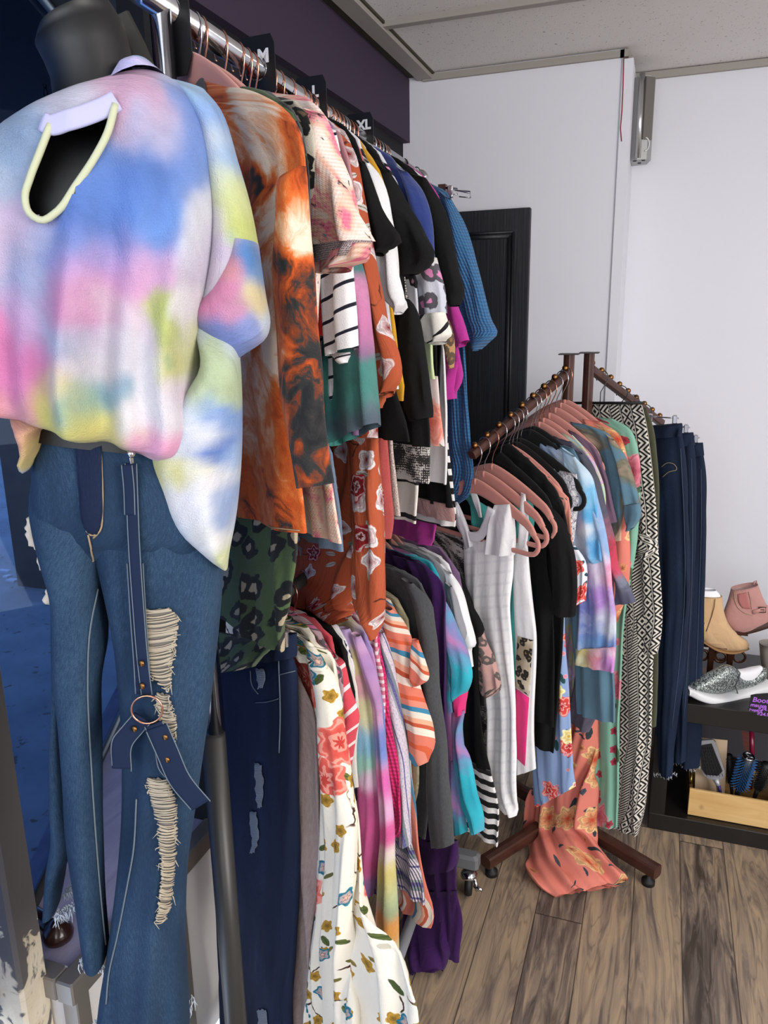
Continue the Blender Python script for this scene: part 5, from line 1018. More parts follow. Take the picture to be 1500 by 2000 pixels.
pl = PU(1.365); hb = [(700, 1240, 40, '#9a86c2'), (680, 1225, 30, '#c9c07a'), (705, 1290, 30, '#a88ac6'), (690, 1310, 26, '#dca0a8'), (722, 1300, 26, '#c585b6'), (700, 1350, 30, '#cfa6d0'), (730, 1350, 28, '#a27ab0'), (698, 1400, 26, '#dfe0a0'), (715, 1420, 34, '#86b8dc'), (738, 1420, 30, '#6f86c6'), (700, 1460, 24, '#e6e6a8'), (715, 1470, 30, '#8ac8cc'), (742, 1480, 28, '#8898d6'), (712, 1510, 24, '#a8dcc0'), (725, 1545, 34, '#e6b0d8'), (745, 1560, 34, '#e668aa'), (720, 1600, 40, '#df6aa6'), (760, 1620, 40, '#e8c8e0')]
rh = G('rainbow_hoodie', 'hoodie', 'pastel rainbow tie-dye hoodie with pink and orange sleeves under the rust dress', pl, [(600, 1180), (645, 1196), (690, 1212), (718, 1245), (736, 1320), (745, 1400), (754, 1500), (762, 1600), (768, 1700), (770, 1760)], 'rainbow', n=80, step=0.009, fold=0.007, blobs=hb, base='#c9b6d6')
SL(rh, pl, [(660, 1210, 680, 1216), (678, 1270, 706, 1276), (693, 1380, 724, 1380), (697, 1500, 740, 1490), (699, 1580, 740, 1580), (697, 1680, 738, 1680), (703, 1725, 735, 1722), (716, 1750, 731, 1744)], 'rainbow', th=0.022, off=0.026, n=44, step=0.009, base='#d765a0', blobs=[(668, 1220, 26, '#b9a0cc'), (690, 1255, 22, '#cfc08a'), (702, 1310, 26, '#dcaab2'), (708, 1365, 26, '#dfe0a8'), (716, 1420, 30, '#86c0dc'), (712, 1460, 24, '#a0dcc8'), (718, 1495, 18, '#e8c8e4'), (710, 1520, 30, '#c25a92'), (720, 1560, 40, '#df62a2'), (715, 1620, 40, '#e066a6'), (720, 1670, 30, '#d6609c'), (712, 1690, 22, '#8d78b4'), (725, 1700, 20, '#b490cc'), (720, 1735, 18, '#d6609c')])
SL(rh, pl, [(690, 1214, 704, 1226), (714, 1280, 733, 1300), (728, 1400, 745, 1400), (735, 1500, 757, 1500), (737, 1600, 765, 1610), (735, 1700, 772, 1710), (733, 1790, 777, 1790), (736, 1845, 778, 1856)], 'rainbow', th=0.020, off=0.022, n=44, step=0.009, base='#e6b0c6', blobs=[(704, 1235, 26, '#a48ac8'), (722, 1290, 24, '#b088c0'), (738, 1350, 26, '#a880b4'), (742, 1430, 26, '#7088cc'), (748, 1510, 26, '#e066b0'), (752, 1560, 26, '#e8b0d8'), (748, 1600, 26, '#e05a9e'), (755, 1640, 24, '#ece6da'), (752, 1670, 26, '#d9c97a'), (752, 1700, 22, '#c2cf9a'), (755, 1730, 22, '#9fb08a'), (755, 1775, 30, '#e29a4a'), (770, 1800, 22, '#e6a85a'), (745, 1800, 24, '#dcc080'), (757, 1838, 24, '#dfe6b8'), (770, 1850, 18, '#cfe0d0')])
pl = PU(1.43); G('pink_rib_top', 'top', 'pink and white ribbed stripe top, a strip right of the rainbow hoodie', pl, [(640, 1175), (690, 1190), (722, 1215), (740, 1270), (751, 1340), (757, 1395), (757, 1412)], 'pink_stripe', step=0.02)
pl = PU(1.46); G('cable_sweater', 'sweater', 'hot magenta cable-knit sweater right of the rainbow hoodie sleeves', pl, [(650, 1172), (700, 1190), (732, 1218), (748, 1280), (758, 1360), (768, 1450), (776, 1550), (781, 1615), (774, 1640)], 'cable', step=0.018)
pl = PU(1.51); lv = G('lavender_stripe_sweater', 'sweater', 'lavender and grey banded knit sweater left of the orange striped kimono', pl, [(660, 1165), (710, 1182), (742, 1212), (758, 1270), (770, 1350), (784, 1440), (796, 1540), (806, 1650), (818, 1710), (829, 1768)], 'lav_stripe', n=54)
SL(lv, pl, [(738, 1210, 752, 1225), (748, 1280, 768, 1290), (754, 1370, 784, 1380), (766, 1480, 798, 1490), (778, 1570, 803, 1570), (778, 1646, 805, 1645)], 'lav_stripe_v', th=0.016, off=0.016)
pl = PU(1.565); sk = G('serape_kimono', 'kimono', 'orange, cream and blue striped kimono with wide hanging sleeve', pl, [(670, 1140), (722, 1152), (762, 1176), (788, 1222), (798, 1300), (802, 1420), (806, 1540), (818, 1650), (832, 1740), (843, 1800), (838, 1816)], 'serape_v', n=54)
SL(sk, pl, [(740, 1160, 766, 1178), (752, 1220, 792, 1225), (760, 1270, 806, 1262), (772, 1320, 814, 1320), (786, 1380, 828, 1370), (796, 1440, 842, 1430), (802, 1478, 843, 1466), (812, 1492, 836, 1486)], 'serape', th=0.024, off=0.022, n=48, fold=0.006)
SL(sk, pl, [(806, 1236, 816, 1240), (808, 1280, 838, 1304), (806, 1340, 822, 1336)], 'serape', 'sleeve_edge', 0.012, 0.02, step=0.006)
pl = PU(1.60); G('tan_camo_tee', 'tee', 'tan camouflage tee peeking out under the orange striped kimono sleeve', pl, [(690, 1135), (740, 1148), (784, 1180), (806, 1260), (816, 1380), (822, 1480), (820, 1540), (808, 1582)], 'camo_tan', step=0.02)
pl = PU(1.65); cl = G('charcoal_tunic', 'tunic', 'long charcoal heather tunic left of the deep purple dress', pl, [(740, 1106), (785, 1116), (818, 1136), (842, 1176), (846, 1230), (842, 1330), (838, 1450), (836, 1560), (830, 1640)], 'charcoal', n=54, fold=0.008)
SL(cl, pl, [(786, 1118, 806, 1130), (806, 1150, 838, 1170), (822, 1200, 851, 1230), (828, 1320, 858, 1340), (832, 1440, 868, 1440), (836, 1560, 878, 1550), (842, 1648, 883, 1645)], 'charcoal', th=0.018, off=0.018, fold=0.005)
pl = PU(1.71); pp_ = G('purple_dress', 'dress', 'long deep purple tiered dress reaching nearly to the floor', pl, [(735, 1086), (790, 1096), (836, 1108), (858, 1140), (868, 1220), (874, 1380), (880, 1520), (888, 1640), (894, 1682), (890, 1740), (898, 1790), (897, 1880)], 'purple', n=80, fold=0.013, ffreq=5)
SL(pp_, pl, [(800, 1640, 893, 1640), (806, 1680, 896, 1686), (808, 1700, 893, 1694)], 'purple', 'tier', 0.028, 0.004, fold=0.008); SL(pp_, pl, [(790, 1740, 893, 1740), (792, 1850, 890, 1850), (800, 1905, 866, 1896)], 'purple', 'tier', 0.024, 0.0, fold=0.012)
pl = PU(1.775); aq = G('aqua_dye_hoodie', 'hoodie', 'aqua and pink tie-dye long-sleeve top beside the purple dress', pl, [(760, 1076), (812, 1086), (848, 1106), (866, 1160), (874, 1280), (882, 1420), (886, 1520), (888, 1600)], 'aqua_dye')
SL(aq, pl, [(856, 1150, 870, 1165), (868, 1230, 896, 1235), (874, 1290, 920, 1310), (878, 1340, 914, 1345), (886, 1372, 904, 1362)], 'aqua_dye', th=0.018, off=0.014); strip('pink_sleeve', pl, [(886, 1345, 914, 1338), (890, 1400, 911, 1392)], MT['hotpink'], aq, 0.016, off=0.010)
SL(aq, pl, [(882, 1390, 908, 1385), (884, 1440, 904, 1430), (888, 1500, 916, 1480), (896, 1560, 930, 1550), (912, 1600, 942, 1590), (919, 1630, 945, 1620)], 'aqua_dye', th=0.014, off=0.012); SL(aq, pl, [(878, 1480, 890, 1480), (882, 1560, 904, 1560), (888, 1626, 913, 1620)], 'aqua_dye', th=0.012, off=0.020)
pl = PU(1.815); gt = G('grey_tee', 'tee', 'grey tee whose sleeve peeps from under the white tee sleeve', pl, [(775, 1070), (826, 1080), (862, 1104), (876, 1150), (884, 1230), (888, 1320)], 'grey', step=0.02); SL(gt, pl, [(872, 1130, 884, 1140), (882, 1185, 898, 1185), (892, 1235, 912, 1240), (900, 1258, 906, 1254)], 'grey', th=0.012)
pl = PU(1.85); wt = G('white_long_tee', 'tee', 'white tee with cuffed sleeve on the lower rail before the snake print shirt', pl, [(770, 1066), (806, 1071), (846, 1080), (876, 1100), (890, 1150), (898, 1240), (900, 1330)], 'white', fold=0.007)
SL(wt, pl, [(862, 1092, 884, 1112), (876, 1150, 903, 1155), (888, 1205, 916, 1205), (898, 1245, 929, 1257), (902, 1270, 922, 1264), (907, 1302, 925, 1300)], 'white', th=0.016, off=0.016, fold=0.005)
pl = PU(1.88); G('plum_dye_tee', 'tee', 'plum tie-dye tee, a thin edge behind the white cuffed tee', pl, [(785, 1058), (830, 1062), (868, 1078), (892, 1112), (900, 1160), (898, 1260)], 'mauve_dye', step=0.02)
pl = PU(1.92); bs = G('striped_hem_dress', 'dress', 'black dress with a black and white striped hem at the end of the lower rail', pl, [(805, 1074), (850, 1086), (880, 1106), (897, 1128), (916, 1165), (930, 1205), (934, 1240), (936, 1350), (945, 1440), (957, 1508)], 'black', n=50)
strip('striped_panel', pl, [(957, 1505), (965, 1550), (970, 1600), (972, 1654)], MT['bw_stripe'], bs, 0.014, n=50, fold=0.008, off=0.0)
SL(bs, pl, [(886, 1115, 900, 1130), (904, 1170, 918, 1176), (920, 1225, 944, 1232), (926, 1248, 938, 1244)], 'black', th=0.012)
pl = PU(1.955); dl = G('dusty_leopard_tee', 'tee', 'black tee with dusty pink leopard sleeve by the white checked top', pl, [(825, 1072), (866, 1084), (890, 1106), (908, 1140), (926, 1190), (940, 1250), (946, 1380)], 'black', step=0.02)
SL(dl, pl, [(928, 1220, 940, 1222), (930, 1260, 952, 1255), (935, 1310, 967, 1300), (939, 1352, 976, 1344), (950, 1362, 966, 1357)], 'leo_dusty', 'leopard_sleeve', 0.014)
pl = PU(2.02); G('snake_print_shirt', 'shirt', 'black and white snake print shirt at the far end of the lower rail', pl, [(850, 1036), (886, 1044), (910, 1060), (928, 1088), (936, 1120), (944, 1180), (952, 1235), (964, 1288), (952, 1370), (948, 1490)], 'snake', n=44)
for y, what in ((1.05, 'dark ripped jeans'), (1.085, 'taupe cardigan'), (1.12, 'cream floral dress'), (1.155, 'mauve leopard top'), (1.2, 'coral striped tee'), (1.26, 'black piped jacket'), (1.285, 'off-white tee'), (1.31, 'navy dotted dress'), (1.365, 'rainbow hoodie'), (1.43, 'pink ribbed top'), (1.46, 'cable-knit sweater'), (1.51, 'lavender banded sweater'),
                (1.565, 'orange striped kimono'), (1.60, 'tan camouflage tee'), (1.65, 'charcoal tunic'), (1.71, 'purple tiered dress'), (1.775, 'aqua tie-dye top'), (1.815, 'grey tee'), (1.85, 'white cuffed tee'), (1.88, 'plum tie-dye tee'), (1.92, 'striped-hem black dress'), (1.955, 'dusty leopard tee'), (2.02, 'snake print shirt')):
    hang(y, what, 'rose', lower=True, half=0.115 if y > 1.2 else 0.06)

# --- four-way rack, front to back along the near arm
def fhang(s_, what, kind='pink_velvet', wire='chrome', half=0.19, t=0.0):
    col = 'pink' if kind == 'pink_velvet' else 'black'
    p = FC + A1 * s_; hanger(p, math.atan2(A2[1], A2[0]) + t, az(s_) + 0.001, kind, wire, f'{col} velvet hanger on the brown four-way rack holding the {what}', FWG, half)
pl = PF(0.405); wg = G('white_checked_top', 'top', 'white sleeveless top of checked weave, foremost on the four-way rack', pl, [(906, 1058, 1003, 1052), (908, 1120, 1002, 1110), (916, 1190, 996, 1185), (932, 1270, 1002, 1270), (948, 1350, 1008, 1345), (952, 1430, 1009, 1430), (954, 1500, 1010, 1500), (962, 1560, 1010, 1560), (984, 1590, 1009, 1594)], 'white_grid', n=60, fold=0.008)
SL(wg, pl, [(966, 986, 998, 984), (958, 1015, 1003, 1012), (956, 1045, 1004, 1050), (952, 1080, 1003, 1085)], 'white', 'shoulder_strap', 0.014, 0.0); SL(wg, pl, [(884, 982, 894, 980), (890, 1015, 906, 1005), (902, 1048, 920, 1036), (908, 1075, 926, 1066)], 'rib_white', 'shoulder_strap', 0.008, 0.0)
MB().tube([pl.pt(x, y) + pl.N * 0.008 for x, y in catmull(np.array([(890, 988), (902, 1022), (920, 1046), (940, 1046), (954, 1024), (964, 992)], float), 20)], 0, 10, flat=(0.003, 0.013), up=(0, 0, 1)).build('neck_band', MT['rib_white'], wg, None, True)
pl = PF(0.375); wp = G('leopard_panel_tank', 'tank top', 'white tank top with leopard and hot pink side panels', pl, [(1000, 1060, 1030, 1060), (1002, 1120, 1034, 1120), (1004, 1190, 1041, 1190), (1006, 1246, 1047, 1242), (1006, 1350, 1044, 1350), (1006, 1440, 1042, 1440), (1008, 1514, 1046, 1502)], 'white', n=50, fold=0.003)
SL(wp, pl, [(1017, 962, 1026, 965), (1012, 1010, 1030, 1015), (1004, 1065, 1031, 1070)], 'white', 'shoulder_strap', 0.005, 0.0); SL(wp, pl, [(918, 955, 926, 955), (928, 990, 938, 988), (934, 1010, 944, 1010)], 'white', 'shoulder_strap', 0.004, 0.0)
patch('leopard_panel', wp, [(1012, 1242, 1042, 1250), (1009, 1290, 1038, 1300), (1007, 1340, 1034, 1360)], MT['leo_classic'], wp, 8, 10, 0.003); patch('pink_panel', wp, [(1007, 1343, 1034, 1362), (1007, 1400, 1030, 1420), (1007, 1478, 1026, 1496)], MT['hotpink'], wp, 8, 10, 0.003)
pl = PF(0.345); tk = G('teal_tank', 'tank top', 'teal strappy tank behind the white sleeveless top', pl, [(930, 1062, 1022, 1062), (930, 1140, 1016, 1140), (928, 1250, 1012, 1250), (926, 1350, 1010, 1350)], 'teal', step=0.02)
SL(tk, pl, [(1004, 985, 1040, 974), (1008, 1020, 1044, 1010), (1010, 1070, 1030, 1065)], 'teal', 'shoulder_strap', 0.006, 0.0); SL(tk, pl, [(900, 968, 914, 960), (918, 985, 946, 985), (930, 1060, 975, 1010)], 'teal', 'shoulder_strap', 0.006, 0.0)
pl = PF(0.315); ba = G('black_cap_sleeve_tee', 'tee', 'black tee with fluttering short sleeve behind the white tank on the four-way rack', pl, [(975, 880), (1010, 912), (1040, 950), (1062, 1000), (1068, 1080), (1076, 1200), (1084, 1300), (1084, 1420)], 'black', n=44)
SL(ba, pl, [(1046, 955, 1064, 975), (1064, 1020, 1098, 1015), (1074, 1080, 1114, 1070), (1078, 1140, 1122, 1130), (1077, 1192, 1118, 1202)], 'black', th=0.016, off=0.014)
pl = PF(0.285); G('black_long_tee', 'tee', 'longer black tee hanging behind the fluttering black one', pl, [(990, 862), (1030, 896), (1072, 940), (1104, 1000), (1114, 1080), (1104, 1200), (1094, 1340), (1080, 1472)], 'black2')
pl = PF(0.27); G('peach_leopard_top', 'top', 'peach top with grey leopard spots between black tees and the blue floral dress', pl, [(1000, 868), (1035, 895), (1078, 935), (1106, 970), (1116, 1020), (1120, 1080), (1112, 1200)], 'leo_peach', step=0.02)
pl = PF(0.253); bf = G('blue_floral_dress', 'dress', 'light blue dress with red and yellow flowers under the black tees', pl, [(1000, 880, 1080, 930), (1010, 960, 1100, 980), (1040, 1100, 1104, 1100), (1040, 1250, 1106, 1250), (1034, 1400, 1112, 1400), (1038, 1500, 1118, 1490), (1046, 1578, 1121, 1538)], 'blue_floral', n=50)
SL(bf, pl, [(1104, 1060, 1122, 1064), (1114, 1110, 1144, 1104), (1118, 1150, 1142, 1140), (1120, 1186, 1136, 1176)], 'red_floral', th=0.014, off=0.006, fold=0.009)
pl = PF(0.238); G('lace_cami', 'top', 'white lace camisole on a black hanger left of the blue tie-dye hoodie', pl, [(1070, 912, 1126, 926), (1072, 960, 1130, 972), (1076, 1010, 1122, 1014), (1080, 1060, 1118, 1060)], 'lace')
pl = PF(0.20); bd = G('blue_dye_hoodie', 'hoodie', 'sky blue and pink tie-dye hoodie with banded hem on the four-way rack', pl, [(1050, 862, 1112, 884), (1066, 900, 1146, 920), (1090, 980, 1168, 985), (1120, 1080, 1190, 1085), (1134, 1180, 1200, 1180), (1126, 1268, 1203, 1264)], 'bluedye', n=70, step=0.008, base='#8fb0dc', blobs=[(1120, 900, 26, '#c6d8ee'), (1140, 1130, 22, '#c9a8dc'), (1170, 1120, 24, '#e9d8ee'), (1195, 1130, 20, '#e86a9a'), (1150, 1170, 26, '#7f86d0'), (1180, 1180, 24, '#b98ad6'), (1150, 1220, 26, '#6f86cc'), (1185, 1215, 22, '#dfe6f2'), (1160, 1255, 26, '#6f9ad2'), (1195, 1250, 22, '#7f9ad8')])
strip('hem_band', pl, [(1125, 1266, 1203, 1262), (1123, 1290, 1203, 1300), (1122, 1294, 1202, 1312)], MT['bluedye'], bd, 0.012, n=50, step=0.005, base='#dba0c0', blobs=[(1135, 1280, 18, '#d6cf8a'), (1160, 1288, 16, '#e8909a'), (1185, 1296, 18, '#c98ad0')])
SL(bd, pl, [(1098, 872, 1124, 890), (1106, 930, 1154, 930), (1112, 990, 1164, 985), (1116, 1040, 1172, 1050), (1118, 1064, 1178, 1090), (1146, 1098, 1172, 1098)], 'bluedye', th=0.012, off=0.006, n=44, step=0.008, base='#9cc4e6', blobs=[(1130, 900, 22, '#c3e0f2'), (1150, 950, 20, '#7cbce6'), (1125, 960, 18, '#d8d0ea'), (1160, 1000, 22, '#56a8dc'), (1130, 1010, 18, '#c9b6dc'), (1145, 1030, 18, '#e6eef6'), (1165, 1060, 20, '#4fa0d8'), (1135, 1060, 18, '#d0dcf0')])
pl = PF(0.185); st2 = G('slate_teal_tunic', 'tunic', 'slate teal tunic showing below the banded hem of the blue tie-dye hoodie', pl, [(1060, 858, 1120, 876), (1090, 960, 1160, 960), (1116, 1200, 1190, 1200), (1124, 1300, 1198, 1300), (1126, 1360, 1202, 1400), (1128, 1392, 1201, 1412)], 'slateteal')
pl = PF(0.165); gd_ = G('charcoal_dye_tee', 'tee', 'charcoal, red and plum tie-dye tee with wide sleeve', pl, [(1080, 850, 1118, 864), (1090, 890, 1152, 900), (1110, 980, 1176, 985), (1150, 1090, 1196, 1095), (1150, 1200, 1196, 1200), (1120, 1330, 1190, 1330), (1116, 1410, 1150, 1430)], 'greydye', n=54, step=0.009, base='#5f5b6c', blobs=[(1140, 930, 30, '#4f5060'), (1170, 1000, 26, '#4a4a5a'), (1178, 1070, 24, '#d8346a'), (1190, 1090, 20, '#dc3a70')])
SL(gd_, pl, [(1118, 868, 1140, 884), (1136, 930, 1168, 932), (1152, 990, 1183, 990), (1174, 1050, 1201, 1050), (1194, 1100, 1214, 1112), (1200, 1132, 1228, 1140), (1202, 1180, 1243, 1174)], 'greydye', th=0.014, off=0.010, n=44, step=0.008, base='#55566a', blobs=[(1150, 930, 30, '#50525e'), (1175, 1000, 24, '#585868'), (1185, 1030, 18, '#8a5a6a'), (1195, 1070, 22, '#c23a50'), (1205, 1105, 20, '#c84660'), (1215, 1140, 16, '#7a7f90'), (1225, 1165, 18, '#5a5a70')])
pl = PF(0.148); G('pastel_dye_top', 'top', 'lavender and lime tie-dye top, a strip behind the charcoal tie-dye tee', pl, [(1070, 838, 1118, 850), (1090, 870, 1150, 884), (1110, 940, 1178, 940), (1110, 1100, 1170, 1100), (1104, 1300, 1140, 1300), (1108, 1400, 1124, 1400)], 'pastel_dye', step=0.018)
pl = PF(0.125); G('mauve_tee', 'tee', 'dusty plum tee left of the teal camouflage tee', pl, [(1110, 838, 1128, 846), (1120, 862, 1162, 872), (1140, 920, 1184, 925), (1160, 990, 1198, 985), (1180, 1024, 1204, 1020)], 'mauve', step=0.018)
pl = PF(0.10); ct = G('teal_camo_tee', 'tee', 'teal and tan camouflage tee with folded sleeve cuff', pl, [(1110, 822, 1142, 828), (1118, 850, 1190, 850), (1130, 900, 1212, 905), (1140, 1000, 1219, 1000), (1160, 1060, 1213, 1056)], 'camo_teal', n=44)
SL(ct, pl, [(1186, 846, 1200, 858), (1205, 900, 1224, 900), (1216, 950, 1240, 950), (1221, 984, 1249, 982)], 'camo_teal', th=0.012, off=0.008); SL(ct, pl, [(1220, 986, 1250, 982), (1222, 1020, 1253, 1010), (1224, 1040, 1240, 1030)], 'slateteal', 'cuff', 0.013, 0.008)
pl = PF(0.078); cfl = G('coral_floral_dress', 'dress', 'coral floral maxi dress whose hem pools on the wood floor', pl, [(1140, 818, 1172, 824), (1150, 840, 1206, 846), (1155, 890, 1225, 890), (1150, 1000, 1230, 1000), (1130, 1150, 1222, 1150), (1115, 1300, 1180, 1300), (1100, 1400, 1167, 1400), (1070, 1480, 1166, 1480), (1036, 1560, 1165, 1560), (1028, 1620, 1164, 1620), (1032, 1670, 1175, 1660), (1028, 1700, 1200, 1690), (1050, 1732, 1226, 1714), (1086, 1751, 1222, 1722)], 'coral_floral', th=[.01,.012,.014,.016,.018,.022,.026,.03,.034,.036,.034,.03,.026,.016], n=120, step=0.010, fold=0.018, ffreq=3.2, seed=5.0)
pl = PF(0.055); gk = G('green_floral_kimono', 'kimono', 'sage green kimono with pink roses, in front of the tribal print jumpsuit', pl, [(1160, 814, 1196, 818), (1166, 832, 1228, 836), (1170, 880, 1246, 880), (1172, 960, 1250, 960), (1170, 1060, 1244, 1060), (1165, 1200, 1222, 1200), (1160, 1400, 1212, 1400), (1160, 1520, 1210, 1520), (1162, 1612, 1206, 1616)], 'green_floral', n=54, fold=0.007)
pl = PF(-0.055); tj = G('tribal_jumpsuit', 'jumpsuit', 'black and white tribal print jumpsuit folded over a hanger bar', pl, [(1150, 790, 1254, 790), (1158, 830, 1262, 826), (1170, 900, 1272, 900), (1180, 1000, 1282, 1000), (1185, 1060, 1284, 1060), (1185, 1150, 1289, 1150), (1190, 1240, 1289, 1240), (1196, 1284, 1284, 1276)], 'tribal', n=54, fold=0.007)
SL(tj, pl, [(1176, 1200, 1282, 1200), (1170, 1300, 1277, 1300), (1172, 1400, 1275, 1400), (1176, 1500, 1266, 1500), (1180, 1590, 1256, 1600), (1184, 1612, 1250, 1632)], 'tribal', 'trouser_leg', 0.018, -0.006, n=54, fold=0.008); SL(tj, pl, [(1236, 1042, 1262, 1040), (1242, 1060, 1284, 1062), (1246, 1090, 1270, 1088)], 'tribal', 'tied_sash', 0.016, 0.014, fold=0.007)
hp = fp(-0.055, 0, az(0.055)); h = empty('bar_hanger', hp, 'black bar hanger on the far arm with the tribal print jumpsuit folded over it', 'hanger'); MB().tube([pl.pt(1110, 787), pl.pt(1258, 787)], 0.0038, 8).build('bar', MT['black_plastic'], h, None, True)
e_ = pl.pt(1172, 787); MB().tube([e_, e_ + np.array([0, 0, 0.03])] + [np.array([e_[0], e_[1], hp[2]]) * 0 + fp(-0.10, 0.0, az(0.1)) + pl.U * 0.020 * math.cos(t) + np.array([0, 0, 0.020 * math.sin(t)]) for t in np.linspace(-0.4, PI + .5, 14)], 0.0014, 6).build('hook', MT['dark_grey_steel'], h, None, True)
pl = PF(-0.12); G('olive_trousers', 'trousers', 'olive trousers, a narrow strip between the tribal jumpsuit and the blue jeans', pl, [(1190, 800, 1262, 796), (1200, 840, 1276, 836), (1210, 900, 1284, 900), (1220, 1100, 1286, 1100), (1226, 1300, 1284, 1300), (1230, 1420, 1280, 1420)], 'olive', step=0.02)
def jean(s_, rows, label, fr=None):
    pl = PF(s_); o = strip('blue_jeans', pl, rows, MT['jeans_blue'], None, [0.016] + [0.02] * (len(rows) - 1), n=60, fold=0.012, ffreq=5); tag(o, label, 'jeans', 'blue jeans clipped to the rack')
    a, b = rows[0], rows[1]
    strip('waistband', pl, [(a[0], a[1] - 3, a[2] + 1, a[3] - 3), ((a[0] * .75 + b[0] * .25), a[1] + 22, a[2] * .75 + b[2] * .25 + 2, a[3] + 22)], MT['jeans_blue'], o, 0.021)
    e = [((r[2] - 8), r[3]) for r in rows[1:-1]]; stitch(o, e, o, 0.0009, 'thread_dark', 24)
    hp = fp(s_, 0, az(s_)); h = empty('clip_hanger', hp, 'chrome clip hanger gripping the ' + label.replace('dark blue jeans nearest', 'jeans nearest').split(' with ')[0].split(' beside ')[0], 'hanger', 'clip hangers on the far arm')
    L_, R_ = pl.pt(a[0] + 24, a[3] - 16), pl.pt(a[2] - 12, a[3] - 14)
    MB().tube([L_ - pl.U * 0.01, R_ + pl.U * 0.012], 0.002, 8).build('wire_bar', MT['chrome'], h, None, True)
    mid_ = np.array([hp[0], hp[1], (L_[2] + R_[2]) / 2]); MB().tube([mid_, mid_ * .3 + hp * .7 - np.array([0, 0, .01])] + [hp + pl.U * 0.020 * math.cos(t) + np.array([0, 0, 0.020 * math.sin(t)]) for t in np.linspace(-0.4, PI + .5, 14)], 0.0014, 6).build('hook', MT['dark_grey_steel'], h, None, True)
    for p in (L_, R_): MB().box(p - np.array([0.006, 0.010, 0.016]), p + np.array([0.006, 0.010, 0.008]), bev=0.002).build('clip', MT['chrome'], h)
    if fr: fringe(o, pl, fr, 26, 0.012, 'fray_blue', 0, 5, th=0.02)
    return o, pl
j1, p1 = jean(-0.20, [(1246, 836, 1330, 830), (1256, 880, 1337, 876), (1270, 1000, 1344, 1000), (1278, 1150, 1346, 1150), (1282, 1300, 1334, 1300), (1282, 1420, 1320, 1420), (1284, 1508, 1316, 1516)], 'dark blue jeans nearest the tribal jumpsuit with frayed cuffs', [(1284, 1506), (1316, 1514)])
stitch(j1, [(1292, 912), (1304, 904), (1318, 908), (1322, 916), (1306, 922), (1294, 932)], j1, 0.0009, 'thread_tan', 20)
jean(-0.262, [(1290, 852, 1352, 848), (1300, 900, 1358, 896), (1304, 1000, 1360, 1000), (1306, 1150, 1358, 1150), (1306, 1300, 1350, 1300), (1306, 1400, 1344, 1400), (1310, 1486, 1340, 1488)], 'middle pair of the blue jeans clipped to the four-way rack')
jean(-0.33, [(1308, 872, 1371, 868), (1322, 920, 1377, 916), (1326, 1000, 1378, 1000), (1326, 1150, 1374, 1150), (1325, 1300, 1368, 1300), (1322, 1400, 1365, 1400), (1320, 1482, 1362, 1502)], 'blue jeans at the outer end of the four-way rack beside the shoes', [(1320, 1482), (1362, 1501)])
for s_, what, kind, wire in ((0.405, 'white checked sleeveless top', 'pink_velvet', 'chrome'), (0.375, 'leopard-panelled tank', 'pink_velvet', 'chrome'), (0.345, 'teal strappy tank', 'pink_velvet', 'rose'), (0.315, 'fluttering black tee', 'black_velvet', 'chrome'), (0.285, 'longer black tee', 'black_velvet', 'chrome'), (0.27, 'peach leopard top', 'pink_velvet', 'chrome'), (0.253, 'blue floral dress', 'black_velvet', 'chrome'),
                            (0.238, 'white lace camisole', 'black_velvet', 'chrome'), (0.20, 'blue tie-dye hoodie', 'black_velvet', 'chrome'), (0.185, 'slate teal tunic', 'black_velvet', 'chrome'), (0.165, 'charcoal tie-dye tee', 'pink_velvet', 'rose'), (0.148, 'lavender and lime top', 'pink_velvet', 'rose'), (0.125, 'dusty plum tee', 'pink_velvet', 'rose'), (0.10, 'teal camouflage tee', 'pink_velvet', 'chrome'), (0.078, 'coral floral maxi dress', 'pink_velvet', 'chrome'), (0.062, 'sage green kimono', 'pink_velvet', 'rose'),
                            (-0.055, 'tribal jumpsuit', 'black_velvet', 'chrome'), (-0.12, 'olive trousers', 'black_velvet', 'chrome'), (-0.20, 'jeans nearest the jumpsuit', 'black_velvet', 'chrome'), (-0.262, 'middle jeans', 'black_velvet', 'chrome'), (-0.33, 'outermost jeans', 'black_velvet', 'chrome')):
    if s_ < 0: continue
    fhang(s_, what, kind, wire, 0.195 if s_ > 0.34 or s_ in (0.238,) else 0.165)
# spare hanger and clip hangers past the end of the top rail
hanger((rx(2.12), 2.12), YAW, ZR, 'pink_velvet', 'chrome', 'bare pink velvet hanger sticking out past the blue waffle top', UPG, 0.19)
ch = empty('clip_hanger', (rx(2.15), 2.15, ZR), 'chrome clip hanger gripping a dark brown strip at the far end of the top rail', 'hanger'); pl = PU(2.16)
MB().tube([pl.pt(864, 366), pl.pt(918, 377)], 0.002, 8).tube([pl.pt(896, 372), pl.pt(918, 374), pl.pt(919, 386), pl.pt(897, 384)], 0.0016, 8).tube([pl.pt(870, 366), pl.pt(893, 368), pl.pt(893, 380), pl.pt(872, 378)], 0.0016, 8).build('wire_bar', MT['chrome'], ch, None, True)
p = pl.pt(882, 372); MB().box(p - np.array([.010, .008, .018]), p + np.array([.004, .008, .012]), bev=.002).build('clip', MT['chrome'], ch); p = pl.pt(866, 370); MB().box(p - np.array([.012, .010, .012]), p + np.array([.008, .010, .012])).build('brown_strip', MT['brown_steel'], ch)

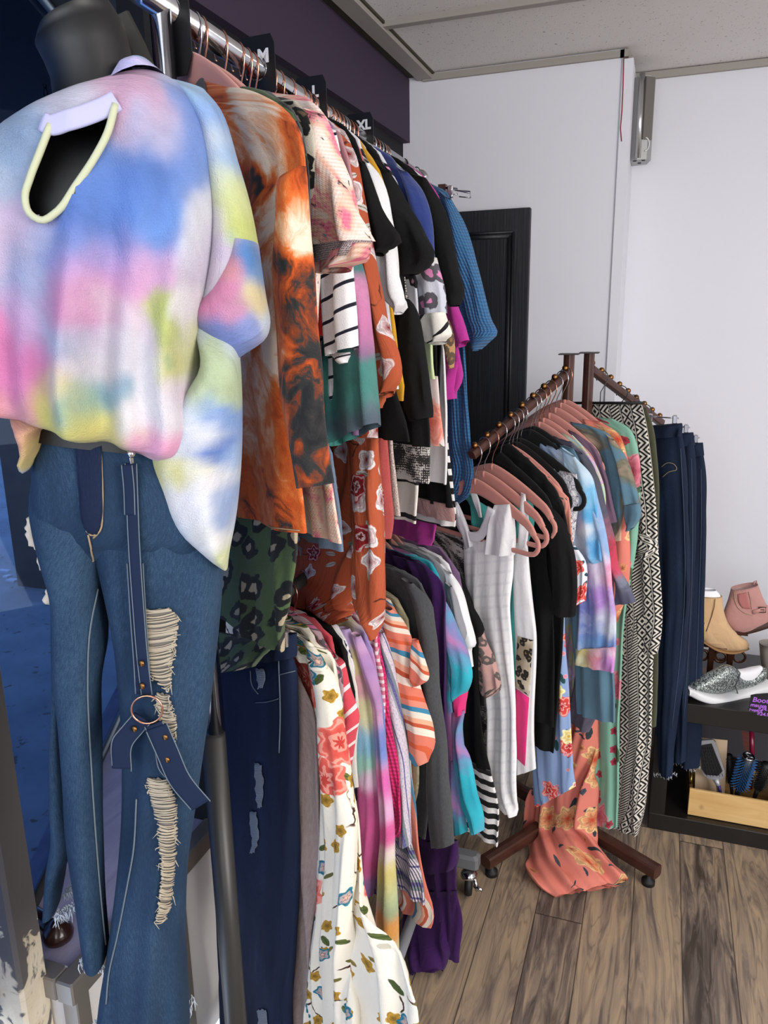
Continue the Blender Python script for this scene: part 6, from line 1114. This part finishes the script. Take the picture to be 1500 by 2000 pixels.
# --- size dividers hooked on the top rail
def divider(y, letter, label, w_=0.032, zl=-0.042, zh=0.045, uo=0.0, size=0.026, lx=-0.024, lz=0.03):
    pl = PU(y, 4); r = empty('size_divider', (rx(y), y, ZR), label, 'size divider', 'size dividers on the top rail')
    poly = [(-w_, zl), (w_, zl), (w_, zh), (-w_, zh)]; hole = [(0.0175 * math.cos(t), 0.0175 * math.sin(t)) for t in np.linspace(PI, -PI, 25)]
    V = []; F = []
    out = []
    for cx, cz in hole:                                   # outline point in the same direction as each hole point
        k = min(w_ / max(1e-6, abs(cx)) if cx else 9, (zh if cz > 0 else -zl) / max(1e-6, abs(cz)) if cz else 9); out.append((cx * k, cz * k))
    n = len(hole)
    for dpt in (0.001, -0.001):
        for a, b in hole: V.append(pl.at(a, ZR + b) + pl.N * dpt)
        for a, b in out: V.append(pl.at(a, ZR + b) + pl.N * dpt)
    for i in range(n - 1): F += [(i, i + 1, n + i + 1, n + i), (2*n + i, 3*n + i, 3*n + i + 1, 2*n + i + 1), (n + i, n + i + 1, 3*n + i + 1, 3*n + i), (i, 2*n + i, 2*n + i + 1, i + 1)]
    mk('plate', V, F, MT['black_plastic'], r, None, False)
    if letter:
        cu = bpy.data.curves.new('t', 'FONT'); cu.body = letter; cu.size = size; cu.align_x = 'CENTER'; cu.align_y = 'CENTER'; cu.extrude = 0.0004; cu.offset = 0.0010
        to = bpy.data.objects.new('t', cu); C.objects.link(to); me = bpy.data.meshes.new_from_object(to.evaluated_get(bpy.context.evaluated_depsgraph_get())); bpy.data.objects.remove(to)
        V = [pl.at(lx + v.co.x, ZR + lz + v.co.y) + pl.N * (0.0016 + v.co.z) for v in me.vertices]; mk('size_letter', V, [tuple(p.vertices) for p in me.polygons], MT['letter'], r, None, False); bpy.data.meshes.remove(me)
    return r
divider(0.925, None, 'black size divider edge nearest the chrome end post', 0.03, -0.075, 0.05)
for y_, L_, px_, py_ in ((1.17, 'M', 515, 111), (1.385, 'L', 616, 180), (1.655, 'XL', 711, 245)):
    q_ = PU(y_, 4).uz(PU(y_, 4).pt(px_, py_)); divider(y_, L_, f'black size divider printed with the letter{"s" if len(L_) > 1 else ""} {L_}', lx=q_[0], lz=q_[1] - ZR)
# ------------------------------------------------------------------ shoe cabinet and what stands on it
CY0, CY1, CX0, CX1, CT = 2.30, 2.74, 0.05, 1.15, 0.452
cab = empty('shoe_cabinet', (0.6, 2.5, 0), 'low black-brown open shelf unit against the white wall', 'shelf unit')
MB().box((CX0, CY0, CT - 0.062), (CX1, CY1, CT), bev=0.002).build('top_board', MT['cab'], cab)
MB().box((CX0, CY0, 0.0), (CX1, CY1, 0.056), bev=0.002).build('bottom_shelf', MT['cab'], cab)
MB().box((CX0, CY0, 0.056), (CX0 + 0.048, CY1, CT - 0.062), bev=0.002).build('side_panel', MT['cab'], cab); MB().box((CX1 - 0.048, CY0, 0.056), (CX1, CY1, CT - 0.062), bev=0.002).build('side_panel', MT['cab'], cab)
MB().box((CX0 + 0.048, CY1 - 0.012, 0.056), (CX1 - 0.048, CY1, CT - 0.062)).build('back_panel', plain('grey_back_panel', '#4a464c', 0.8), cab)

# wooden crate of hair brushes
cx0, cx1, cy0, cy1, cz0, cz1 = 0.166, 0.425, 2.325, 2.50, 0.058, 0.150
WF = wood('pine_front', '#c99f62', '#d9b478', (6.0, 30.0, 40.0), (-0.090, -0.08, 0.034)); WI = wood('pine_inside', '#a37f4c', '#b8925a')
cr = empty('wooden_crate', ((cx0 + cx1) / 2, (cy0 + cy1) / 2, cz0), 'small pine crate with brass handle full of hair brushes on the bottom shelf', 'crate')
MB().box((cx0, cy0, cz0), (cx1, cy0 + 0.009, cz1), bev=0.001).build('front_board', WF, cr); MB().box((cx0, cy1 - 0.009, cz0), (cx1, cy1, cz1)).build('back_board', WI, cr)
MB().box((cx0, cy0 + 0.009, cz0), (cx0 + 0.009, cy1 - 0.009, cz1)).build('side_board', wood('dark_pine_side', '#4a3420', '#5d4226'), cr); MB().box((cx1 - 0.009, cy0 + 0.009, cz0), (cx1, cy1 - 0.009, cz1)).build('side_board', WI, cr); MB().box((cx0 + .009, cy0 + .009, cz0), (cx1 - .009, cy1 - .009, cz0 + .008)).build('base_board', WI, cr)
MB().tube([(cx0 + .004, cy0 + .03, cz1), (cx0 + .004, cy0 + .03, cz1 + .022), (cx0 + .004, cy1 - .05, cz1 + .022), (cx0 + .004, cy1 - .05, cz1)], 0.0035, 8).build('handle', plain('brass', '#b08d4a', 0.3, 1.0), cr, None, True)
def along(a, b, t): return np.array(a) * (1 - t) + np.array(b) * t
by = 2.43; BK = plain('black_bristle', '#0e0f11', 0.6)
def axis_pts(px0, py0, px1, py1, y0, y1): return on(px0, py0, 'y', y0), on(px1, py1, 'y', y1)
# paddle brush
pb = Plane((0, 2.40), 0.0); F4 = lambda x, y, d=0.0: pb.pt(x, y) + np.array([0, d, 0])
br = empty('paddle_brush', F4(1404, 1545), 'silver paddle hair brush with black cushion in the pine crate', 'hair brush')
MB().prism([F4(x, y) for x, y in ((1362, 1452), (1368, 1447), (1392, 1445), (1398, 1450), (1416, 1508), (1414, 1518), (1404, 1526), (1382, 1520), (1373, 1512), (1362, 1470))], (0, 0.010, 0)).build('paddle', plain('silver_paddle', '#9b9ba0', 0.4, 0.3), br)
pad_px = [(1366, 1456), (1390, 1452), (1397, 1470), (1411, 1505), (1402, 1514), (1378, 1512), (1370, 1500)]
MB().prism([F4(x, y, -0.004) for x, y in pad_px], (0, 0.005, 0)).build('cushion', BK, br)
bm = MB(); rnd = random.Random(3)
for i in range(9):
    for j in range(6):
        t, u = i / 8, j / 5; x = 1368 + 12 * t + u * (22 + 8 * t); y = 1458 + 52 * t; p = F4(x, y, -0.004); bm.tube([p, p + np.array([rnd.uniform(-.002, .002), -0.012, -0.002])], 0.0008, 4)
bm.build('bristles', BK, br)
MB().tube([F4(1398, 1522, .004), F4(1403, 1535, .004), F4(1407, 1560, .006), F4(1412, 1600, .02)], [0.011, 0.007, 0.007, 0.007], 12).build('handle', plain('silver_handle', '#a9a9ae', 0.35, 0.4), br, None, True); MB().tube([F4(1404, 1534, -.002), F4(1408, 1552, -.001)], 0.005, 8).build('grip_inlay', plain('violet_grip', '#3b2a7a', 0.5), br, None, True)
# round brushes
def round_brush(name, a, b, r, label, barrel, tipc, grp, seed, cap=True):
    rnd = random.Random(seed); a, b = np.array(a), np.array(b); ax = (b - a) / np.linalg.norm(b - a); L = np.linalg.norm(b - a)
    o = empty(name, a, label, 'hair brush', grp); MB().tube([a + ax * L * 0.02, b], r * 0.72, 18).build('barrel', barrel, o, None, True)
    x = np.cross(ax, [0, 0, 1.0]); x /= np.linalg.norm(x); y = np.cross(ax, x)
    mb = MB()
    for i in range(20):
        for j in range(16):
            th = 2 * PI * (j + 0.5 * (i % 2)) / 16; d = x * math.cos(th) + y * math.sin(th); p = a + ax * L * (0.05 + 0.88 * i / 19) + d * r * 0.7; mb.tube([p, p + d * r * 0.55 + ax * rnd.uniform(-.001, .001)], 0.0007, 4)
    mb.build('bristles', tipc, o)
    if cap:
        e = MB(); e.tube([b + ax * 0.001 + (x * math.cos(t) + y * math.sin(t)) * r * 0.66 for t in np.linspace(0, 2 * PI, 24, endpoint=False)], r * 0.12, 8, closed=True)
        for t in (0.6, 2.7, 4.8): e.tube([b + ax * 0.001, b + ax * 0.001 + (x * math.cos(t) + y * math.sin(t)) * r * 0.6], r * 0.08, 6)
        e.build('end_ring', MT['chrome'], o, None, True)
    MB().tube([a, a - ax * 0.05], [r * 0.4, r * 0.3], 12).build('handle', BK, o, None, True)
    return o
a, b = axis_pts(1444, 1538, 1462, 1478, 2.415, 2.385); round_brush('round_brush', a, b, 0.024, 'large round hair brush with blue bristles and chrome end', plain('black_barrel', '#1a1d22', 0.4), plain('blue_bristle', '#1f5f9a', 0.5), 'round brushes in the crate', 1)
a, b = axis_pts(1480, 1540, 1498, 1492, 2.42, 2.40); round_brush('round_brush', a, b, 0.019, 'plain black round hair brush at the right edge of the crate', BK, BK, 'round brushes in the crate', 2, False)
a, b = axis_pts(1428, 1530, 1424, 1474, 2.45, 2.45); round_brush('round_brush', a, b, 0.014, 'black round hair brush behind the blue bristled one', BK, BK, 'round brushes in the crate', 4, False)
cm = Plane((0, 2.47), 0.0)
co = empty('styling_brush', cm.pt(1466, 1500), 'brown bristled brush with glossy pink back standing behind the blue bristled one', 'hair brush')
MB().tube([cm.pt(1468, 1428), cm.pt(1469, 1470), cm.pt(1466, 1540)], [0.007, 0.0075, 0.006], 12).build('handle', plain('pink_lacquer', '#7a1232', 0.2), co, None, True)
bm = MB()
for i in range(14):
    p = cm.pt(1463, 1432 + i * 2.6); bm.tube([p, p + np.array([-0.022 + 0.0006 * i, 0, 0.004 - 0.0003 * i])], 0.0013, 5)
bm.build('bristles', plain('brown_bristle', '#7a321d', 0.6), co)
k = Plane((0, 2.44), 0.0); tag(MB().prism([k.pt(x, y) for x, y in ((1360, 1440), (1421, 1446), (1414, 1580), (1356, 1580))], (0, 0.002, 0)).build('kraft_card', plain('kraft_card', '#c2a98c', 0.8), None), 'tan cardboard card standing behind the silver paddle brush', 'card')

# footwear on the top board
S1 = Plane((0.171, 2.348), 0.60)
so = MB()
sole = strip('slip_on_shoe', S1, [(1340, 1355, 1340, 1341), (1352, 1361, 1352, 1343), (1375, 1367, 1375, 1349), (1405, 1368, 1405, 1351), (1440, 1362, 1440, 1343), (1470, 1352, 1470, 1333), (1490, 1345, 1490, 1327), (1496, 1341, 1496, 1325)], plain('white_sole', '#dedfe0', 0.5), None, [0.018, 0.034, 0.043, 0.045, 0.040, 0.040, 0.036, 0.024], n=30, step=0.005, fold=0, sup=0.5, capb=True)
tag(sole, 'silver glitter slip-on shoe with a white sole on the black shelf', 'shoe')
_m = M('silver_glitter'); _v = _m.vor(_m.uv(520), 1.0, 'F1', 1.0); GL = _m.done(_m.ramp(_m.xy(_v.outputs['Color'])[0], [(0.3, '#3c403f'), (0.6, '#7e8684'), (0.9, '#d4dedb')]), 0.35, 0.5, bump=_m.xy(_v.outputs['Color'])[1], bs=0.5, bd=0.002)
strip('upper', S1, [(1344, 1344, 1344, 1348), (1356, 1346, 1356, 1336), (1378, 1350, 1378, 1322), (1402, 1351, 1402, 1308), (1418, 1348, 1418, 1300), (1432, 1344, 1432, 1302), (1440, 1342, 1440, 1318), (1460, 1338, 1460, 1322), (1476, 1332, 1476, 1312), (1488, 1328, 1490, 1302), (1494, 1326, 1495, 1304)], GL, sole, [0.010, 0.018, 0.024, 0.026, 0.026, 0.025, 0.024, 0.024, 0.023, 0.018, 0.008], n=36, step=0.004, fold=0, sup=0.7, capb=True)
strip('insole', S1, [(1436, 1334, 1436, 1308), (1452, 1334, 1452, 1308), (1470, 1328, 1470, 1304), (1486, 1318, 1486, 1300)], plain('white_lining', '#e3e3e6', 0.7), sole, [0.014, 0.018, 0.018, 0.010], n=24, step=0.004, fold=0, capb=True)
MB().tube([S1.pt(x, y) + S1.N * 0.026 for x, y in ((1428, 1300), (1434, 1308), (1431, 1320), (1425, 1332), (1430, 1348), (1438, 1356))], 0.0022, 6).build('gusset_piping', plain('grey_piping', '#4e5352', 0.6), sole, None, True)
def stand(px, pyb, y, ztop, label):
    p = on(px, pyb, 'y', y); p[2] = CT; o = empty('shoe_stand', p, label, 'shoe stand', 'bronze shoe stands'); br_ = MT['stand']
    MB().box(p + np.array([-0.009, -0.009, 0]), np.array([p[0] + 0.009, p[1] + 0.009, ztop]), bev=.002).build('stem', br_, o)
    mb = MB()
    for sg in (-1, 1):
        c_ = p + np.array([sg * 0.027, 0, 0.062]); mb.tube([c_ + np.array([0.018 * math.cos(t), 0, 0.018 * math.sin(t)]) for t in np.linspace(0, 2 * PI, 20, endpoint=False)], 0.0042, 8, closed=True)
    mb.build('scroll', br_, o, None, True)
    MB().box(p + np.array([-0.05, -0.03, 0]), p + np.array([0.05, 0.03, 0.005]), bev=.002).build('base', br_, o); MB().box(np.array([p[0] - 0.035, p[1] - 0.012, ztop]), np.array([p[0] + 0.045, p[1] + 0.012, ztop + 0.004])).build('platform', br_, o)
    return p
MT['stand'] = plain('dark_bronze', '#4a2c1f', 0.3, 0.6)
stand(1386, 1310, 2.54, on(1386, 1262, 'y', 2.54)[2], 'bronze scroll stand carrying the tan ankle boot'); stand(1424, 1300, 2.56, on(1424, 1236, 'y', 2.56)[2], 'bronze scroll stand under the dusty pink ankle boot')
S2 = Plane((0, 2.49), 0.25); TAN = cloth('tan_suede', '#cba67c', '#d6b288', 0.6, sheen=0.2)
tb = strip('tan_ankle_boot', S2, [(1352, 1160, 1410, 1163), (1350, 1185, 1412, 1185), (1348, 1210, 1420, 1212), (1352, 1235, 1434, 1234), (1372, 1250, 1440, 1250)], TAN, None, [0.026, 0.026, 0.028, 0.03, 0.03], n=36, step=0.005, fold=0, sup=0.8, capb=True)
tag(tb, 'tan suede ankle boot with pointed toe on a scroll stand', 'boot')
strip('toe', S2, [(1366, 1246, 1372, 1200), (1384, 1258, 1392, 1198), (1404, 1266, 1412, 1206), (1424, 1269, 1428, 1226), (1444, 1268, 1446, 1242), (1458, 1266, 1459, 1252), (1462, 1263, 1462, 1258)], TAN, tb, [0.026, 0.030, 0.032, 0.031, 0.026, 0.015, 0.005], n=36, step=0.005, fold=0, sup=0.8, capb=True)
strip('sole', S2, [(1366, 1250, 1366, 1244), (1400, 1268, 1400, 1262), (1430, 1272, 1430, 1267), (1462, 1268, 1462, 1264)], plain('tan_sole', '#8f6a43', 0.7), tb, [0.024, 0.032, 0.030, 0.008], n=24, step=0.005, fold=0, capb=True)
strip('stuffing', S2, [(1360, 1150, 1398, 1152), (1354, 1160, 1407, 1163), (1354, 1168, 1406, 1170)], plain('white_tissue', '#e9eaee', 0.8), tb, [0.015, 0.023, 0.024], n=30, step=0.004, fold=0.002, capb=True)
MB().tube([S2.pt(x, y) + S2.N * 0.0295 for x, y in ((1391, 1164), (1389, 1180), (1384, 1198), (1378, 1215), (1374, 1226))], 0.0012, 6).build('side_seam', plain('dark_tan_seam', '#6f5030', 0.8), tb, None, True)
patch('leopard_heel_panel', tb, [(1364, 1208, 1376, 1216), (1364, 1222, 1374, 1226)], MT['leo_classic'], tb, 5, 5, 0.002)
S3 = Plane((0, 2.56), 0.12); MV = cloth('dusty_pink_suede', '#b5847d', '#c08f87', 0.6, sheen=0.2)
mb_ = strip('pink_ankle_boot', S3, [(1428, 1150, 1480, 1140), (1422, 1172, 1490, 1166), (1415, 1192, 1500, 1184), (1412, 1210, 1512, 1192), (1424, 1224, 1514, 1202), (1434, 1234, 1490, 1216)], MV, None, [0.026, 0.028, 0.03, 0.032, 0.032, 0.03], n=40, step=0.005, fold=0, sup=0.8, capb=True)
tag(mb_, 'dusty pink ankle boot with a buckled strap, its toe cut off by the photo edge', 'boot')
strip('sole', S3, [(1432, 1240, 1440, 1232), (1462, 1234, 1462, 1218), (1490, 1226, 1490, 1208), (1520, 1216, 1520, 1200)], plain('dark_brown_sole', '#3d241b', 0.6), mb_, [0.026, 0.03, 0.031, 0.028], n=24, step=0.006, fold=0, capb=True)
patch('elastic_panel', mb_, [(1441, 1160, 1458, 1157), (1442, 1175, 1462, 1173), (1450, 1188, 1466, 1190)], cloth('pink_elastic', '#b0706c', '#a5645f', 0.5), mb_, 6, 8, 0.002)
for pts in ([(1434, 1156), (1436, 1175), (1444, 1190), (1456, 1198), (1470, 1202)], [(1462, 1156), (1466, 1174), (1468, 1190)]): stitch(mb_, pts, mb_, 0.0010, 'thread_tan', 14)
bp = [surf(mb_, x, y, 0.003) for x, y in ((1470, 1196), (1484, 1192), (1500, 1186))]; MB().tube(bp, 0, 8, flat=(0.0015, 0.007), up=(0, 0, 1)).build('strap', MV, mb_, None, True)
bc = surf(mb_, 1488, 1191, 0.006); MB().tube([bc + np.array([dx, 0, dz]) for dx, dz in ((-.010, -.009), (.010, -.007), (.009, .010), (-.011, .008))], 0.0018, 6, closed=True).tube([bc + np.array([-.006, 0, 0]), bc + np.array([.006, 0, .001])], 0.0012, 6).build('buckle', plain('antique_brass', '#4a3826', 0.35, 0.8), mb_, None, True)
MB().tube([S3.pt(1472, 1144), S3.pt(1473, 1136), S3.pt(1477, 1134), S3.pt(1479, 1142)], 0.0022, 6).build('pull_tab', MV, mb_, None, True)
S4 = Plane((0, 2.44), 0.2)
gb = strip('grey_leather_boot', S4, [(1483, 1256, 1540, 1256), (1486, 1290, 1540, 1290), (1492, 1328, 1540, 1330), (1494, 1342, 1540, 1342)], plain('taupe_leather', '#7b746c', 0.5), None, 0.03, n=30, fold=0, capb=True); tag(gb, 'taupe leather boot shaft at the right edge behind the glitter shoe', 'boot')
SG = Plane((0, 2.305), -0.12); sg = empty('price_sign', SG.pt(1490, 1392), 'small black handwritten price sign in purple ink on the shelf edge', 'price sign')
MB().prism([SG.pt(x, y) for x, y in ((1466, 1358), (1476, 1356), (1530, 1352), (1534, 1398), (1496, 1396), (1486, 1391), (1468, 1388), (1461, 1386), (1464, 1376))], -SG.N * 0.003).build('board', plain('black_card', '#17151d', 0.8), sg)
INK = plain('purple_chalk_ink', '#b06ad8', 0.7)
for txt, x, y, sz in (('Booties', 1469, 1370, 0.021), ('mauve', 1465, 1379, 0.016), ('$24.99', 1480, 1386, 0.014), ('leopard', 1463, 1387.5, 0.011), ('$24.99', 1478, 1396, 0.014)):
    cu = bpy.data.curves.new('t', 'FONT'); cu.body = txt; cu.size = sz; cu.extrude = 0.0002; cu.offset = 0.0004; cu.shear = 0.15
    to = bpy.data.objects.new('t', cu); C.objects.link(to); me = bpy.data.meshes.new_from_object(to.evaluated_get(bpy.context.evaluated_depsgraph_get())); bpy.data.objects.remove(to)
    o_ = SG.uz(SG.pt(x, y)); V = [SG.at(o_[0] + v.co.x, o_[1] + v.co.y + 0.08 * v.co.x) + SG.N * (0.0005 + v.co.z) for v in me.vertices]; mk('lettering', V, [tuple(p.vertices) for p in me.polygons], INK, sg, None, False); bpy.data.meshes.remove(me)

# --- window ledge: turned dark wooden foot, chain, cable
p = on(92, 1862, 'z', kz - 0.008)
kn = MB().lathe([(0.0, 0), (0.018, 0.001), (0.026, 0.008), (0.028, 0.018), (0.024, 0.03), (0.014, 0.04), (0.006, 0.046), (0, 0.047)], p + np.array([0, 0.03, 0]), 24).tube([p + np.array([0, 0.03, 0.018]), p + np.array([-0.06, 0.05, 0.018]), p + np.array([-0.13, 0.07, 0.016])], [0.016, 0.014, 0.012], 14).build('carved_foot', plain('dark_brown_gloss', '#2a1713', 0.2), None, p, True)
tag(kn, 'glossy dark brown carved furniture foot resting on the window ledge', 'furniture foot')
# litter outside
ls = on(25, 1132, 'z', -0.1); lm = MB(); rnd = random.Random(9)
for i in range(14):
    q_ = ls + np.array([rnd.uniform(-.45, .3), rnd.uniform(-.1, .2), 0.0]); lm.box(q_, q_ + np.array([rnd.uniform(.03, .1), rnd.uniform(.02, .05), rnd.uniform(.01, .05)]))
tag(lm.build('street_litter', plain('pale_wrappers', '#d9d9e4', 0.6), None), 'pale wind-blown wrappers on the pavement outside, left of the dark post', 'litter', None, 'stuff')
# chain hanging outside the window from the canopy
cp0 = on(72, 30, 'y', 2.2); chn = MB()
for i in range(26):
    z = 2.74 - i * 0.028; c_ = np.array([cp0[0], 2.2, z]); chn.tube([c_ + np.array([(0.007 * math.cos(t)) * (i % 2), (0.007 * math.cos(t)) * (1 - i % 2), 0.016 * math.sin(t)]) for t in np.linspace(0, 2 * PI, 12, endpoint=False)], 0.0022, 5, closed=True)
tag(chn.build('hanging_chain', plain('rusty_chain', '#3a3030', 0.5, 0.6), None, None, True), 'dark chain hanging from the boarded canopy outside the blue window', 'chain')
